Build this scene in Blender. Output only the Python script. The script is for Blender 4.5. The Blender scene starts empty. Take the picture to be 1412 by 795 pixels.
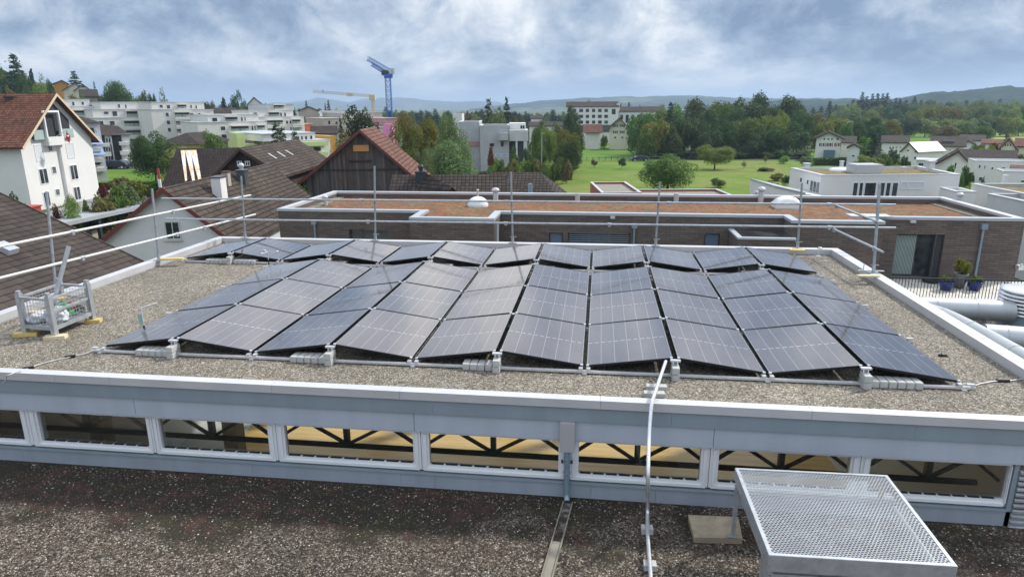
import bpy, bmesh, math, random
from mathutils import Vector, Matrix
random.seed(7)
R_ = math.radians
scn = bpy.context.scene
col = scn.collection

# ------------------------------------------------------------------ camera
FPX = 922.49; PITCH = .264743; ROLL = -.0062723; YAW = -.129199
CAM = Vector((.1198, -8.4304, 3.4400))
def _rot(p, r, y):
    cy, sy = math.cos(y), math.sin(y)
    f = Vector((sy, cy, 0)); r0 = Vector((cy, -sy, 0)); u = Vector((0, 0, 1))
    f2 = f*math.cos(p) - u*math.sin(p); u2 = u*math.cos(p) + f*math.sin(p)
    r3 = r0*math.cos(r) + u2*math.sin(r); u3 = u2*math.cos(r) - r0*math.sin(r)
    return r3, u3, f2
CR, CU, CF = _rot(PITCH, ROLL, YAW)
cd = bpy.data.cameras.new('camera'); cam = bpy.data.objects.new('camera', cd); col.objects.link(cam)
cd.sensor_width = 36; cd.lens = FPX/1412*36; cd.clip_start = .1; cd.clip_end = 30000
cam.matrix_world = Matrix(((CR.x, CU.x, -CF.x, CAM.x), (CR.y, CU.y, -CF.y, CAM.y), (CR.z, CU.z, -CF.z, CAM.z), (0, 0, 0, 1)))
scn.camera = cam
# survey of the photograph: sight line of a point, met with a level, a vertical plane or a distance
def ray(px, py): return CF + CR*((px-706)/FPX) - CU*((py-397.5)/FPX)
def atZ(px, py, z): d = ray(px, py); return CAM + d*((z-CAM.z)/d.z)
def atY(px, py, y): d = ray(px, py); return CAM + d*((y-CAM.y)/d.y)
def atX(px, py, x): d = ray(px, py); return CAM + d*((x-CAM.x)/d.x)
def atD(px, py, D): return CAM + ray(px, py)*D      # D = depth along the camera's level axis, about
def toPx(p):
    d = p-CAM; w = d.dot(CF); return 706+FPX*d.dot(CR)/w, 397.5-FPX*d.dot(CU)/w

# ------------------------------------------------------------------ node helpers
def newmat(name):
    m = bpy.data.materials.new(name); m.use_nodes = True
    nt = m.node_tree; b = nt.nodes['Principled BSDF']
    return m, nt, b
def N(nt, typ, **kw):
    n = nt.nodes.new(typ)
    for k, v in kw.items():
        if k in n.inputs: n.inputs[k].default_value = v
        else: setattr(n, k, v)
    return n
def L(nt, a, b): nt.links.new(a, b)
def ramp(nt, fac, stops, interp='LINEAR'):
    r = nt.nodes.new('ShaderNodeValToRGB'); cr = r.color_ramp; cr.interpolation = interp
    while len(cr.elements) < len(stops): cr.elements.new(.5)
    for e, (p, c) in zip(cr.elements, stops):
        e.position = p; e.color = (c[0], c[1], c[2], 1) if hasattr(c, '__len__') else (c, c, c, 1)
    L(nt, fac, r.inputs[0]); return r.outputs[0]
def math_(nt, op, a, b=None, clamp=False):
    m = nt.nodes.new('ShaderNodeMath'); m.operation = op; m.use_clamp = clamp
    for i, x in enumerate((a, b)):
        if x is None: continue
        if hasattr(x, 'is_linked'): L(nt, x, m.inputs[i])
        else: m.inputs[i].default_value = x
    return m.outputs[0]
def mixc(nt, fac, a, b, mode='MIX'):
    m = nt.nodes.new('ShaderNodeMix'); m.data_type = 'RGBA'; m.blend_type = mode
    for sock, x in ((m.inputs[0], fac), (m.inputs[6], a), (m.inputs[7], b)):
        if hasattr(x, 'is_linked'): L(nt, x, sock)
        elif hasattr(x, '__len__'): sock.default_value = (x[0], x[1], x[2], 1)
        else: sock.default_value = x
    return m.outputs[2]
def coords(nt, kind='Object', scale=None):
    t = nt.nodes.new('ShaderNodeTexCoord'); o = t.outputs[kind]
    if scale:
        mp = nt.nodes.new('ShaderNodeMapping'); mp.inputs['Scale'].default_value = scale
        L(nt, o, mp.inputs[0]); o = mp.outputs[0]
    return o
def noise(nt, vec, scale, detail=4, rough=.55, dist=0):
    n = N(nt, 'ShaderNodeTexNoise', Scale=scale, Detail=detail, Roughness=rough, Distortion=dist); L(nt, vec, n.inputs['Vector']); return n.outputs['Fac']
def bump(nt, b, h, strength=.3, dist=.02):
    bp = N(nt, 'ShaderNodeBump', Strength=strength, Distance=dist); L(nt, h, bp.inputs['Height']); L(nt, bp.outputs[0], b.inputs['Normal'])

def plain(name, c, rough=.6, metal=0., var=.12, vs=1.3, bmp=0., bs=30., spec=None, stretch=None):
    m, nt, b = newmat(name)
    v = coords(nt, 'Object', stretch)
    f = noise(nt, v, vs, 6, .62)
    k = ramp(nt, f, [(.25, 1-var), (.75, 1+var)])
    L(nt, mixc(nt, 1., c, k, 'MULTIPLY'), b.inputs['Base Color'])
    b.inputs['Roughness'].default_value = rough; b.inputs['Metallic'].default_value = metal
    if spec is not None: b.inputs['Specular IOR Level'].default_value = spec
    if bmp: bump(nt, b, noise(nt, v, bs, 3), bmp, .01)
    return m

M = {}
def gravel(name, stones, scale, moss=None, mossy=0.):
    m, nt, b = newmat(name); v = coords(nt, 'Object')
    warp = N(nt, 'ShaderNodeTexNoise', Scale=9., Detail=3.); L(nt, v, warp.inputs['Vector'])
    vv = nt.nodes.new('ShaderNodeVectorMath'); vv.operation = 'MULTIPLY_ADD'
    L(nt, warp.outputs['Color'], vv.inputs[0]); vv.inputs[1].default_value = (.05, .05, .05); L(nt, v, vv.inputs[2])
    vo = N(nt, 'ShaderNodeTexVoronoi', Scale=scale, Randomness=1.); L(nt, vv.outputs[0], vo.inputs['Vector'])
    vo2 = N(nt, 'ShaderNodeTexVoronoi', Scale=scale*.47, Randomness=1.); L(nt, vv.outputs[0], vo2.inputs['Vector'])
    sep = nt.nodes.new('ShaderNodeSeparateColor'); L(nt, vo.outputs['Color'], sep.inputs[0])
    sep2 = nt.nodes.new('ShaderNodeSeparateColor'); L(nt, vo2.outputs['Color'], sep2.inputs[0])
    c1 = ramp(nt, sep.outputs[0], stones, 'LINEAR'); c2 = ramp(nt, sep2.outputs[1], stones)
    c = mixc(nt, .22, c1, c2)
    gap = ramp(nt, vo.outputs['Distance'], [(.28, 1.), (.62, .35)])
    c = mixc(nt, .8, c, gap, 'MULTIPLY')
    big = ramp(nt, noise(nt, v, .55, 7, .65), [(.3, .72), (.7, 1.18)])
    c = mixc(nt, 1., c, big, 'MULTIPLY')
    mid = ramp(nt, noise(nt, v, 4., 5, .7), [(.3, .82), (.7, 1.14)])
    c = mixc(nt, 1., c, mid, 'MULTIPLY')
    if moss:
        # dark damp moss grows in a belt along the foot of the wall and in patches
        sp = nt.nodes.new('ShaderNodeSeparateXYZ'); L(nt, v, sp.inputs[0])
        belt = N(nt, 'ShaderNodeMapRange'); L(nt, sp.outputs[1], belt.inputs[0])
        belt.inputs[1].default_value = -2.9; belt.inputs[2].default_value = -1.2
        side = N(nt, 'ShaderNodeMapRange'); L(nt, sp.outputs[0], side.inputs[0])
        side.inputs[1].default_value = .8; side.inputs[2].default_value = -3.5; side.inputs[3].default_value = .4; side.inputs[4].default_value = 1
        dens = math_(nt, 'MULTIPLY', belt.outputs[0], side.outputs[0])
        nn = math_(nt, 'ADD', noise(nt, v, 1.1, 8, .7), math_(nt, 'MULTIPLY', dens, .6))
        nn = math_(nt, 'ADD', nn, math_(nt, 'MULTIPLY', noise(nt, v, 22., 3, .6), .16))
        mask = ramp(nt, nn, [(.74, 0.), (.86, 1.)])
        mc = ramp(nt, noise(nt, v, 1.9, 5, .6), moss)
        mc = mixc(nt, 1., mc, ramp(nt, noise(nt, v, 60., 2), [(.3, .5), (.7, 1.5)]), 'MULTIPLY')
        peep = math_(nt, 'LESS_THAN', sep.outputs[1], .86)
        c = mixc(nt, math_(nt, 'MULTIPLY', mask, math_(nt, 'ADD', math_(nt, 'MULTIPLY', peep, .45), .55)), c, mc)
    L(nt, c, b.inputs['Base Color']); b.inputs['Roughness'].default_value = .85
    h = ramp(nt, vo.outputs['Distance'], [(0., 1.), (.7, 0.)])
    bump(nt, b, h, .9, .014)
    return m
M['gravel'] = gravel('roof_gravel', [(0., (.09, .07, .048)), (.25, (.215, .172, .115)), (.5, (.35, .29, .205)), (.75, (.43, .38, .3)), (1., (.74, .70, .63))], 52)
M['gravel_dark'] = gravel('old_gravel', [(0., (.010, .007, .004)), (.38, (.055, .038, .024)), (.6, (.155, .112, .074)), (.85, (.31, .24, .17)), (1., (.8, .72, .6))], 62,
                         [(.3, (.014, .009, .006)), (.44, (.024, .014, .007)), (.485, (.03, .027, .007)), (.53, (.018, .011, .006)), (.58, (.06, .026, .014)), (.63, (.035, .02, .01)), (.75, (.016, .014, .007))])

def tiles(name, c, row=.34, colw=.3, var=.25, lichen=None, mort=.02):
    m, nt, b = newmat(name); v = coords(nt, 'UV')
    br = N(nt, 'ShaderNodeTexBrick', Scale=1.); br.offset = 0.; br.offset_frequency = 2
    L(nt, v, br.inputs['Vector']); br.inputs['Brick Width'].default_value = colw; br.inputs['Row Height'].default_value = row
    br.inputs['Mortar Size'].default_value = mort; br.inputs['Mortar Smooth'].default_value = .5; br.inputs['Bias'].default_value = 0
    br.inputs['Color1'].default_value = (c[0]*(1-var), c[1]*(1-var), c[2]*(1-var), 1); br.inputs['Color2'].default_value = (c[0]*(1+var), c[1]*(1+var), c[2]*(1+var), 1)
    sp = nt.nodes.new('ShaderNodeSeparateXYZ'); L(nt, v, sp.inputs[0])
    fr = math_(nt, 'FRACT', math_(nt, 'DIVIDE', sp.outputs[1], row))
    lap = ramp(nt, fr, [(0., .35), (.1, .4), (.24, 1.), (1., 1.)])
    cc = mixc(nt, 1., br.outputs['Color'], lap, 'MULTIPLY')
    big = ramp(nt, noise(nt, coords(nt, 'Object'), .35, 6, .65), [(.3, .75), (.7, 1.25)])
    cc = mixc(nt, 1., cc, big, 'MULTIPLY')
    if lichen: cc = mixc(nt, ramp(nt, noise(nt, coords(nt, 'Object'), 2.2, 6, .7), [(.55, 0.), (.72, .7)]), cc, lichen)
    L(nt, cc, b.inputs['Base Color']); b.inputs['Roughness'].default_value = .85; b.inputs['Specular IOR Level'].default_value = .15
    cx = math_(nt, 'FRACT', math_(nt, 'DIVIDE', sp.outputs[0], colw))
    wave = math_(nt, 'SINE', math_(nt, 'MULTIPLY', cx, 3.1416))
    h = math_(nt, 'ADD', math_(nt, 'MULTIPLY', wave, .5), math_(nt, 'SUBTRACT', 1., fr))
    bump(nt, b, h, .7, .05)
    return m
M['tile_brown'] = tiles('brown_roof_tiles', (.062, .049, .042), .36, .3)
M['tile_near'] = tiles('fine_brown_roof_tiles', (.066, .052, .045), .22, .3, .16, (.11, .09, .06), .003)
M['tile_dark'] = tiles('dark_roof_tiles', (.038, .028, .024), .36, .3)
M['tile_mossy'] = tiles('weathered_roof_tiles', (.076, .058, .047), .36, .3, .3, (.05, .045, .02))
M['tile_orange'] = tiles('orange_roof_tiles', (.15, .066, .044), .33, .26, .3, (.13, .06, .04))
M['tile_red'] = tiles('brick_red_roof_tiles', (.165, .082, .060), .4, .3)

def bricks(name, c):
    m, nt, b = newmat(name); v = coords(nt, 'UV')
    br = N(nt, 'ShaderNodeTexBrick', Scale=1.); L(nt, v, br.inputs['Vector'])
    br.inputs['Brick Width'].default_value = .5; br.inputs['Row Height'].default_value = .115
    br.inputs['Mortar Size'].default_value = .012; br.inputs['Mortar Smooth'].default_value = .3
    br.inputs['Color1'].default_value = (c[0]*.8, c[1]*.8, c[2]*.8, 1); br.inputs['Color2'].default_value = (c[0]*1.22, c[1]*1.2, c[2]*1.18, 1)
    br.inputs['Mortar'].default_value = (c[0]*.5, c[1]*.5, c[2]*.5, 1)
    big = ramp(nt, noise(nt, v, .6, 6, .6), [(.3, .86), (.7, 1.12)])
    L(nt, mixc(nt, 1., br.outputs['Color'], big, 'MULTIPLY'), b.inputs['Base Color']); b.inputs['Roughness'].default_value = .85
    return m
M['brick'] = bricks('grey_brown_brick', (.125, .098, .085))

def planks(name, c, w=.22, along='v'):
    m, nt, b = newmat(name); v = coords(nt, 'UV')
    sp = nt.nodes.new('ShaderNodeSeparateXYZ'); L(nt, v, sp.inputs[0]); ax = sp.outputs[0 if along == 'v' else 1]
    q = math_(nt, 'DIVIDE', ax, w); fl = math_(nt, 'FLOOR', q); fr = math_(nt, 'FRACT', q)
    wn = N(nt, 'ShaderNodeTexWhiteNoise'); wn.noise_dimensions = '1D'; L(nt, fl, wn.inputs['W'])
    t = ramp(nt, wn.outputs['Value'], [(0., (c[0]*.55, c[1]*.55, c[2]*.6)), (.5, c), (1., (c[0]*1.5, c[1]*1.5, c[2]*1.6))])
    gap = ramp(nt, fr, [(0., .3), (.06, 1.), (.94, 1.), (1., .3)])
    mp = N(nt, 'ShaderNodeMapping'); mp.inputs['Scale'].default_value = (6, .5, 1) if along == 'v' else (.5, 6, 1); L(nt, v, mp.inputs[0])
    streak = ramp(nt, noise(nt, mp.outputs[0], 1.4, 6, .7), [(.3, .6), (.7, 1.4)])
    cc = mixc(nt, 1., mixc(nt, 1., t, gap, 'MULTIPLY'), streak, 'MULTIPLY')
    brown = ramp(nt, noise(nt, v, .35, 5, .6), [(.5, 0.), (.68, .75)])
    cc = mixc(nt, brown, cc, mixc(nt, 1., (.11, .05, .03), streak, 'MULTIPLY'))
    L(nt, cc, b.inputs['Base Color']); b.inputs['Roughness'].default_value = .8
    return m
M['barn_wood'] = planks('weathered_barn_boards', (.085, .070, .062), .2)
M['dark_wood'] = planks('dark_brown_boards', (.035, .022, .016), .16)
def floorwood():
    m, nt, b = newmat('tan_wood_floor'); v = coords(nt, 'Object')
    mp = N(nt, 'ShaderNodeMapping'); mp.inputs['Scale'].default_value = (.6, 6, 1); mp.inputs['Rotation'].default_value = (0, 0, R_(52)); L(nt, v, mp.inputs[0])
    c = ramp(nt, noise(nt, mp.outputs[0], 1.2, 5, .6), [(.3, (.62, .38, .13)), (.7, (.82, .56, .24))])
    L(nt, c, b.inputs['Base Color']); b.inputs['Roughness'].default_value = .35
    return m
M['floor_wood'] = floorwood()

def sedum(name, a, b_, c_):
    m, nt, b = newmat(name); v = coords(nt, 'Object')
    n1 = noise(nt, coords(nt, 'Object', (.5, .9, 1)), .75, 9, .72, .6)
    c = ramp(nt, n1, [(.41, b_), (.45, c_), (.485, a), (.51, (a[0]*.62, a[1]*.55, a[2]*.55)), (.535, b_), (.57, a), (.61, c_), (.65, b_)])
    f = ramp(nt, noise(nt, v, 5., 6, .75), [(.36, .5), (.64, 1.5)])
    L(nt, mixc(nt, 1., c, f, 'MULTIPLY'), b.inputs['Base Color']); b.inputs['Roughness'].default_value = .95
    bump(nt, b, noise(nt, v, 16., 4), .8, .06)
    return m
M['sedum'] = sedum('rust_red_sedum', (.25, .085, .032), (.15, .135, .06), (.085, .045, .022))
M['sedum_y'] = sedum('yellow_brown_sedum', (.25, .17, .05), (.09, .10, .03), (.17, .13, .05))

def grassmat(name, stops, s=.05):
    m, nt, b = newmat(name); v = coords(nt, 'Object')
    c = ramp(nt, noise(nt, v, s, 8, .7, .3), stops)
    f = ramp(nt, noise(nt, coords(nt, 'Object', (.35, 1.6, 1)), .9, 6, .75), [(.3, .68), (.7, 1.32)])
    L(nt, mixc(nt, 1., c, f, 'MULTIPLY'), b.inputs['Base Color']); b.inputs['Roughness'].default_value = .95
    b.inputs['Specular IOR Level'].default_value = .15
    bump(nt, b, noise(nt, v, 3., 5), .5, .3)
    return m
M['ground'] = grassmat('rough_green_ground', [(.3, (.055, .075, .03)), (.55, (.085, .10, .045)), (.75, (.12, .12, .07))], .03)
M['meadow'] = grassmat('meadow_grass', [(.3, (.095, .165, .02)), (.46, (.13, .195, .03)), (.56, (.175, .195, .05)), (.62, (.13, .185, .03)), (.75, (.09, .16, .02))], .04)
M['slope'] = grassmat('bright_green_grass', [(.35, (.07, .15, .016)), (.55, (.105, .195, .022)), (.7, (.145, .215, .034))], .06)
M['field'] = grassmat('pale_green_field', [(.3, (.2, .28, .05)), (.7, (.3, .33, .09))], .03)
def hillmat(name, c1, c2, s):
    m, nt, b = newmat(name); v = coords(nt, 'Object')
    vo = N(nt, 'ShaderNodeTexVoronoi', Scale=s); L(nt, v, vo.inputs['Vector'])
    c = ramp(nt, noise(nt, v, s*.12, 6, .65), [(.38, c1), (.52, c1), (.62, c2)])
    c = mixc(nt, 1., c, ramp(nt, vo.outputs['Distance'], [(.1, 1.25), (.7, .5)]), 'MULTIPLY')
    L(nt, c, b.inputs['Base Color']); b.inputs['Roughness'].default_value = 1.; b.inputs['Specular IOR Level'].default_value = 0
    return m
M['hill_near'] = hillmat('wooded_hill', (.02, .04, .018), (.05, .075, .025), .08)
M['hill_far'] = hillmat('distant_hill', (.025, .04, .02), (.12, .15, .07), .02)

def leafmat(name, c, warm=None, v2=.35):
    m, nt, b = newmat(name)
    oi = nt.nodes.new('ShaderNodeObjectInfo'); v = coords(nt, 'Object')
    f = noise(nt, v, 5.5, 3, .6); wn = noise(nt, v, 60., 1, .5)
    k = math_(nt, 'ADD', math_(nt, 'MULTIPLY', f, .6), math_(nt, 'MULTIPLY', wn, .4))
    cc = ramp(nt, k, [(.36, (c[0]*(1-v2), c[1]*(1-v2), c[2]*(1-v2))), (.5, c), (.66, (c[0]*(1+v2*1.6), c[1]*(1+v2*1.4), c[2]*(1+v2)))])
    if warm: cc = mixc(nt, ramp(nt, noise(nt, v, 3., 3), [(.45, 0.), (.62, .85)]), cc, warm)
    hs = N(nt, 'ShaderNodeHueSaturation'); L(nt, cc, hs.inputs['Color'])
    L(nt, math_(nt, 'ADD', math_(nt, 'MULTIPLY', oi.outputs['Random'], .05), .475), hs.inputs['Hue'])
    L(nt, math_(nt, 'ADD', math_(nt, 'MULTIPLY', oi.outputs['Random'], .4), .82), hs.inputs['Value'])
    L(nt, hs.outputs[0], b.inputs['Base Color']); b.inputs['Roughness'].default_value = .6; b.inputs['Specular IOR Level'].default_value = .25
    b.inputs['Transmission Weight'].default_value = 0
    tr = nt.nodes.new('ShaderNodeBsdfTranslucent'); L(nt, hs.outputs[0], tr.inputs[0])
    ms = nt.nodes.new('ShaderNodeMixShader'); ms.inputs[0].default_value = .36
    L(nt, b.outputs[0], ms.inputs[1]); L(nt, tr.outputs[0], ms.inputs[2]); L(nt, ms.outputs[0], nt.nodes['Material Output'].inputs[0])
    return m
M['leaf'] = leafmat('green_leaves', (0.1064, 0.1706, 0.0296))
M['leaf_dark'] = leafmat('dark_green_leaves', (0.0618, 0.104, 0.0247))
M['leaf_light'] = leafmat('light_green_leaves', (0.1802, 0.2681, 0.0469))
M['leaf_yellow'] = leafmat('yellowing_leaves', (0.1459, 0.1869, 0.0272), (.24, .18, .025))
M['leaf_grey'] = leafmat('grey_green_leaves', (0.1459, 0.195, 0.0741))
M['leaf_red'] = leafmat('red_brown_leaves', (0.1201, 0.0488, 0.0247), (.2, .03, .02))
M['leaf_brown'] = leafmat('olive_brown_leaves', (0.1716, 0.1625, 0.0494), (.14, .09, .04))
M['needle'] = leafmat('dark_conifer_needles', (0.0315, 0.0601, 0.026))
M['needle_g'] = leafmat('green_conifer_needles', (0.0501, 0.093, 0.0338))
def stonemat():
    m, nt, b = newmat('loose_stone'); ge = nt.nodes.new('ShaderNodeNewGeometry')
    L(nt, ramp(nt, ge.outputs['Random Per Island'], [(0., (.03, .022, .015)), (.35, (.11, .085, .06)), (.65, (.24, .195, .145)), (.88, (.4, .35, .28)), (1., (.72, .68, .6))]), b.inputs['Base Color']); b.inputs['Roughness'].default_value = .8; return m
M['stone'] = stonemat()
M['bark'] = plain('bark', (.075, .058, .045), .9, 0, .3, 6., .6, 12.)

M['white_wall'] = plain('white_render', (.70, .69, .66), .8, 0, .06, .5)
M['offwhite_wall'] = plain('warm_white_render', (.68, .66, .60), .8, 0, .07, .5)
M['cream_wall'] = plain('cream_render', (.66, .62, .47), .8, 0, .07, .5)
M['grey_wall'] = plain('pale_grey_render', (.52, .53, .52), .85, 0, .1, .8)
M['shade_wall'] = plain('light_grey_render', (.60, .61, .61), .85, 0, .08, .8)
M['concrete'] = plain('grey_concrete', (.42, .43, .44), .85, 0, .14, .7, .2, 20)
M['concrete_dark'] = plain('stained_concrete', (.23, .21, .17), .9, 0, .35, 3., .3, 30)
M['block'] = plain('concrete_block', (.47, .47, .45), .9, 0, .14, 8., .3, 60)
M['paver'] = plain('mossy_paver', (.33, .27, .19), .9, 0, .4, 4., .3, 40)
M['yellow_wall'] = plain('yellow_render', (.62, .5, .18), .8, 0, .08, .6)
M['ochre_wall'] = plain('ochre_render', (.52, .28, .05), .8, 0, .08, .6)
M['lime_wall'] = plain('lime_green_render', (.52, .60, .26), .8, 0, .08, .6)
M['orange_cloth'] = plain('orange_tarpaulin', (.6, .14, .05), .7, 0, .15, 1.)
M['beige_trim'] = plain('beige_verge_board', (.62, .48, .33), .7, 0, .1, 2.)
M['red_trim'] = plain('dark_red_verge_board', (.13, .03, .022), .7, 0, .2, 2.)
M['brown_trim'] = plain('brown_board', (.06, .035, .025), .7, 0, .2, 2.)
M['orange_board'] = plain('orange_board', (.52, .25, .07), .6, 0, .12, 1.)
M['red_paint'] = plain('red_panel', (.45, .05, .045), .5, 0, .1, 2.)
M['pink_panel'] = plain('pink_blind', (.42, .13, .2), .6, 0, .05, 2.)
M['window_frame'] = plain('white_window_frame', (.75, .76, .77), .45, 0, .04, 3.)
M['grey_frame'] = plain('dark_grey_frame', (.07, .075, .08), .4, 0, .1, 3.)
M['blind'] = plain('pale_roller_blind', (.62, .63, .64), .6, 0, .05, 3.)
M['cap'] = plain('pale_sheet_metal_cap', (.58, .575, .58), .42, .25, .1, 2.)
M['fascia_dark'] = plain('blue_grey_fascia', (.25, .30, .335), .5, 0, .1, 1., 0, 30, None, (3., 3., .35))
M['fascia_light'] = plain('light_blue_grey_fascia', (.43, .47, .53), .5, 0, .09, 1., 0, 30, None, (3., 3., .35))
M['plinth'] = plain('grey_blue_plinth_sheet', (.31, .345, .395), .5, 0, .14, 1., 0, 30, None, (3., 3., .5))
M['greige'] = plain('beige_grey_downpipe_box', (.40, .385, .385), .5, 0, .05, 3.)
M['galv'] = plain('galvanised_steel', (.46, .48, .50), .42, .55, .22, 9.)
M['galv_tube'] = plain('galvanised_scaffold_tube', (.36, .39, .41), .45, .5, .25, 7.)
M['white_tube'] = plain('pale_scaffold_tube', (.68, .67, .66), .4, .2, .1, 5.)
M['alu'] = plain('bright_aluminium', (.74, .75, .77), .3, .6, .12, 8.)
M['duct'] = plain('insulated_duct_sheet', (.44, .46, .47), .45, .45, .12, 1.5)
M['zinc'] = plain('blue_grey_zinc', (.25, .32, .38), .45, .4, .15, 4.)
M['coping'] = plain('light_grey_coping', (.43, .455, .49), .45, .2, .08, 1.)
M['coping_white'] = plain('white_coping', (.52, .53, .55), .45, .2, .06, 1.)
M['black'] = plain('black_plastic', (.012, .012, .013), .5, 0, .1, 4.)
M['dark'] = plain('dark_interior', (.03, .032, .035), .8, 0, .2, 2.)  # near-black colour stands in for shade in recesses and openings
M['steel_dark'] = plain('dark_steel', (.035, .042, .045), .55, .2, .2, 5.)
M['wood_yellow'] = plain('yellow_shuttering_board', (.62, .46, .16), .7, 0, .18, 6.)
M['wood_pale'] = plain('pale_timber', (.66, .56, .38), .7, 0, .15, 8.)
M['plastic_green'] = plain('green_plastic_sheet', (.05, .38, .14), .35, 0, .2, 10.)
M['plastic_white'] = plain('translucent_white_sack', (.62, .65, .66), .35, 0, .25, 14., .8, 18.)
M['plastic_red'] = plain('red_plastic', (.38, .04, .04), .4, 0, .2, 10.)
M['mint'] = plain('mint_green_label', (.30, .48, .40), .5, 0, .12, 20.)
M['dome'] = plain('white_acrylic_dome', (.78, .8, .8), .25, 0, .05, 2.)
M['blue_pot'] = plain('glazed_blue_pot', (.012, .025, .17), .15, 0, .15, 4.)
M['grey_pot'] = plain('grey_planter', (.12, .12, .125), .6, 0, .15, 4.)
M['pave_light'] = plain('pale_terrace_slabs', (.60, .56, .49), .8, 0, .1, 1.)
M['asphalt'] = plain('asphalt', (.055, .055, .058), .9, 0, .2, 1.)
M['drive'] = plain('grey_paving', (.25, .25, .25), .9, 0, .15, 1.)
M['crane_blue'] = plain('blue_crane_paint', (.02, .11, .42), .5, 0, .12, 1.)
M['crane_yellow'] = plain('yellow_crane_paint', (.62, .50, .30), .5, 0, .12, 1.)
M['pink_net'] = plain('pink_scaffold_net', (.75, .24, .46), .7, 0, .15, 1.)
M['rose_wall'] = plain('rose_render', (.42, .22, .21), .8, 0, .12, 1.)
M['beige_wall'] = plain('unfinished_beige_wall', (.42, .37, .30), .85, 0, .15, .7)
M['car_white'] = plain('white_car_paint', (.75, .76, .78), .25, 0, .02, 1.)
M['car_blue'] = plain('dark_blue_car_paint', (.02, .03, .07), .25, 0, .05, 1.)
M['rubber'] = plain('black_rubber', (.015, .015, .015), .8, 0, .1, 3.)
M['awning_blue'] = plain('blue_awning_cloth', (.26, .37, .58), .7, 0, .08, 2.)
M['blue_glass'] = plain('blue_grey_shutter', (.10, .15, .21), .4, 0, .08, 1.)
M['teal_glass'] = plain('mint_tinted_balcony_glass', (.36, .45, .42), .2, 0, .15, 1.)
M['white_cloth'] = plain('white_banner_cloth', (.78, .78, .78), .7, 0, .05, 2.)
def banner():
    m, nt, b = newmat('white_and_orange_banner'); v = coords(nt, 'UV')
    n = noise(nt, v, .9, 4, .7, .6); c = ramp(nt, n, [(.1, (.74, .75, .78)), (.5, (.78, .45, .05)), (.54, (.74, .75, .78)), (.58, (.62, .13, .03)), (.61, (.74, .75, .78))], 'CONSTANT')
    L(nt, c, b.inputs['Base Color']); b.inputs['Roughness'].default_value = .7; return m
M['banner'] = banner()
def glassmat(name, c, rough=.06, curtain=False):
    m, nt, b = newmat(name); v = coords(nt, 'Object')
    k = ramp(nt, noise(nt, v, .8, 3, .6), [(.35, (c[0]*.4, c[1]*.4, c[2]*.4)), (.7, (c[0]*2.4, c[1]*2.4, c[2]*2.4))])
    L(nt, k, b.inputs['Base Color']); b.inputs['Roughness'].default_value = rough; b.inputs['IOR'].default_value = 1.5
    b.inputs['Specular IOR Level'].default_value = .6
    return m
M['glass'] = glassmat('dark_window_glass', (.035, .04, .045))
M['glass_grey'] = glassmat('grey_window_glass', (.10, .115, .13))
def clearglass():
    m, nt, b = newmat('clear_window_glass')
    fr = N(nt, 'ShaderNodeFresnel', IOR=1.45); tr = nt.nodes.new('ShaderNodeBsdfTransparent'); tr.inputs[0].default_value = (.86, .9, .88, 1)
    gl = nt.nodes.new('ShaderNodeBsdfGlossy'); gl.inputs['Roughness'].default_value = .02
    ms = nt.nodes.new('ShaderNodeMixShader'); L(nt, math_(nt, 'MULTIPLY', fr.outputs[0], .75), ms.inputs[0]); L(nt, tr.outputs[0], ms.inputs[1]); L(nt, gl.outputs[0], ms.inputs[2])
    L(nt, ms.outputs[0], nt.nodes['Material Output'].inputs[0]); return m
M['clear'] = clearglass()
def pvglass():
    m, nt, b = newmat('solar_cell_glass'); v = coords(nt, 'UV')
    sp = nt.nodes.new('ShaderNodeSeparateXYZ'); L(nt, v, sp.inputs[0])
    def lines(src, n, w):
        f = math_(nt, 'FRACT', math_(nt, 'ADD', math_(nt, 'MULTIPLY', src, n), .5))
        return math_(nt, 'LESS_THAN', math_(nt, 'ABSOLUTE', math_(nt, 'SUBTRACT', f, .5)), w)
    colw = lines(sp.outputs[0], 6, .017); roww = lines(sp.outputs[1], 18, .011)
    midw = math_(nt, 'LESS_THAN', math_(nt, 'ABSOLUTE', math_(nt, 'SUBTRACT', sp.outputs[1], .5)), .0048)
    bus = lines(sp.outputs[0], 60, .07)
    oi = nt.nodes.new('ShaderNodeObjectInfo')
    cell = ramp(nt, oi.outputs['Random'], [(0., (.014, .013, .026)), (.35, (.032, .025, .036)), (.6, (.05, .038, .042)), (1., (.075, .058, .056))])
    cell = mixc(nt, math_(nt, 'MULTIPLY', bus, .18), cell, (.3, .3, .33))
    c = mixc(nt, math_(nt, 'MULTIPLY', roww, .28), cell, (.4, .4, .45))
    c = mixc(nt, math_(nt, 'MULTIPLY', colw, .55), c, (.46, .46, .5))
    dash = math_(nt, 'LESS_THAN', math_(nt, 'FRACT', math_(nt, 'MULTIPLY', sp.outputs[0], 12)), .66)
    c = mixc(nt, math_(nt, 'MULTIPLY', math_(nt, 'MULTIPLY', midw, dash), .65), c, (.6, .6, .63))
    dust = ramp(nt, noise(nt, coords(nt, 'Object'), 1.4, 5, .6), [(.3, .05), (.75, .13)])
    c = mixc(nt, dust, c, (.5, .45, .4))
    L(nt, c, b.inputs['Base Color']); L(nt, ramp(nt, oi.outputs['Random'], [(0., .06), (.5, .2), (1., .1)]), b.inputs['Roughness']); b.inputs['IOR'].default_value = 1.75
    b.inputs['Specular Tint'].default_value = (1., .9, .86, 1)
    b.inputs['Coat Weight'].default_value = .5; b.inputs['Coat Roughness'].default_value = .05; b.inputs['Coat IOR'].default_value = 1.5
    return m
M['pv'] = pvglass()
M['solar_white'] = plain('pale_reflecting_solar_roof', (.46, .44, .43), .5, .1, .06, 1.)
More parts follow.
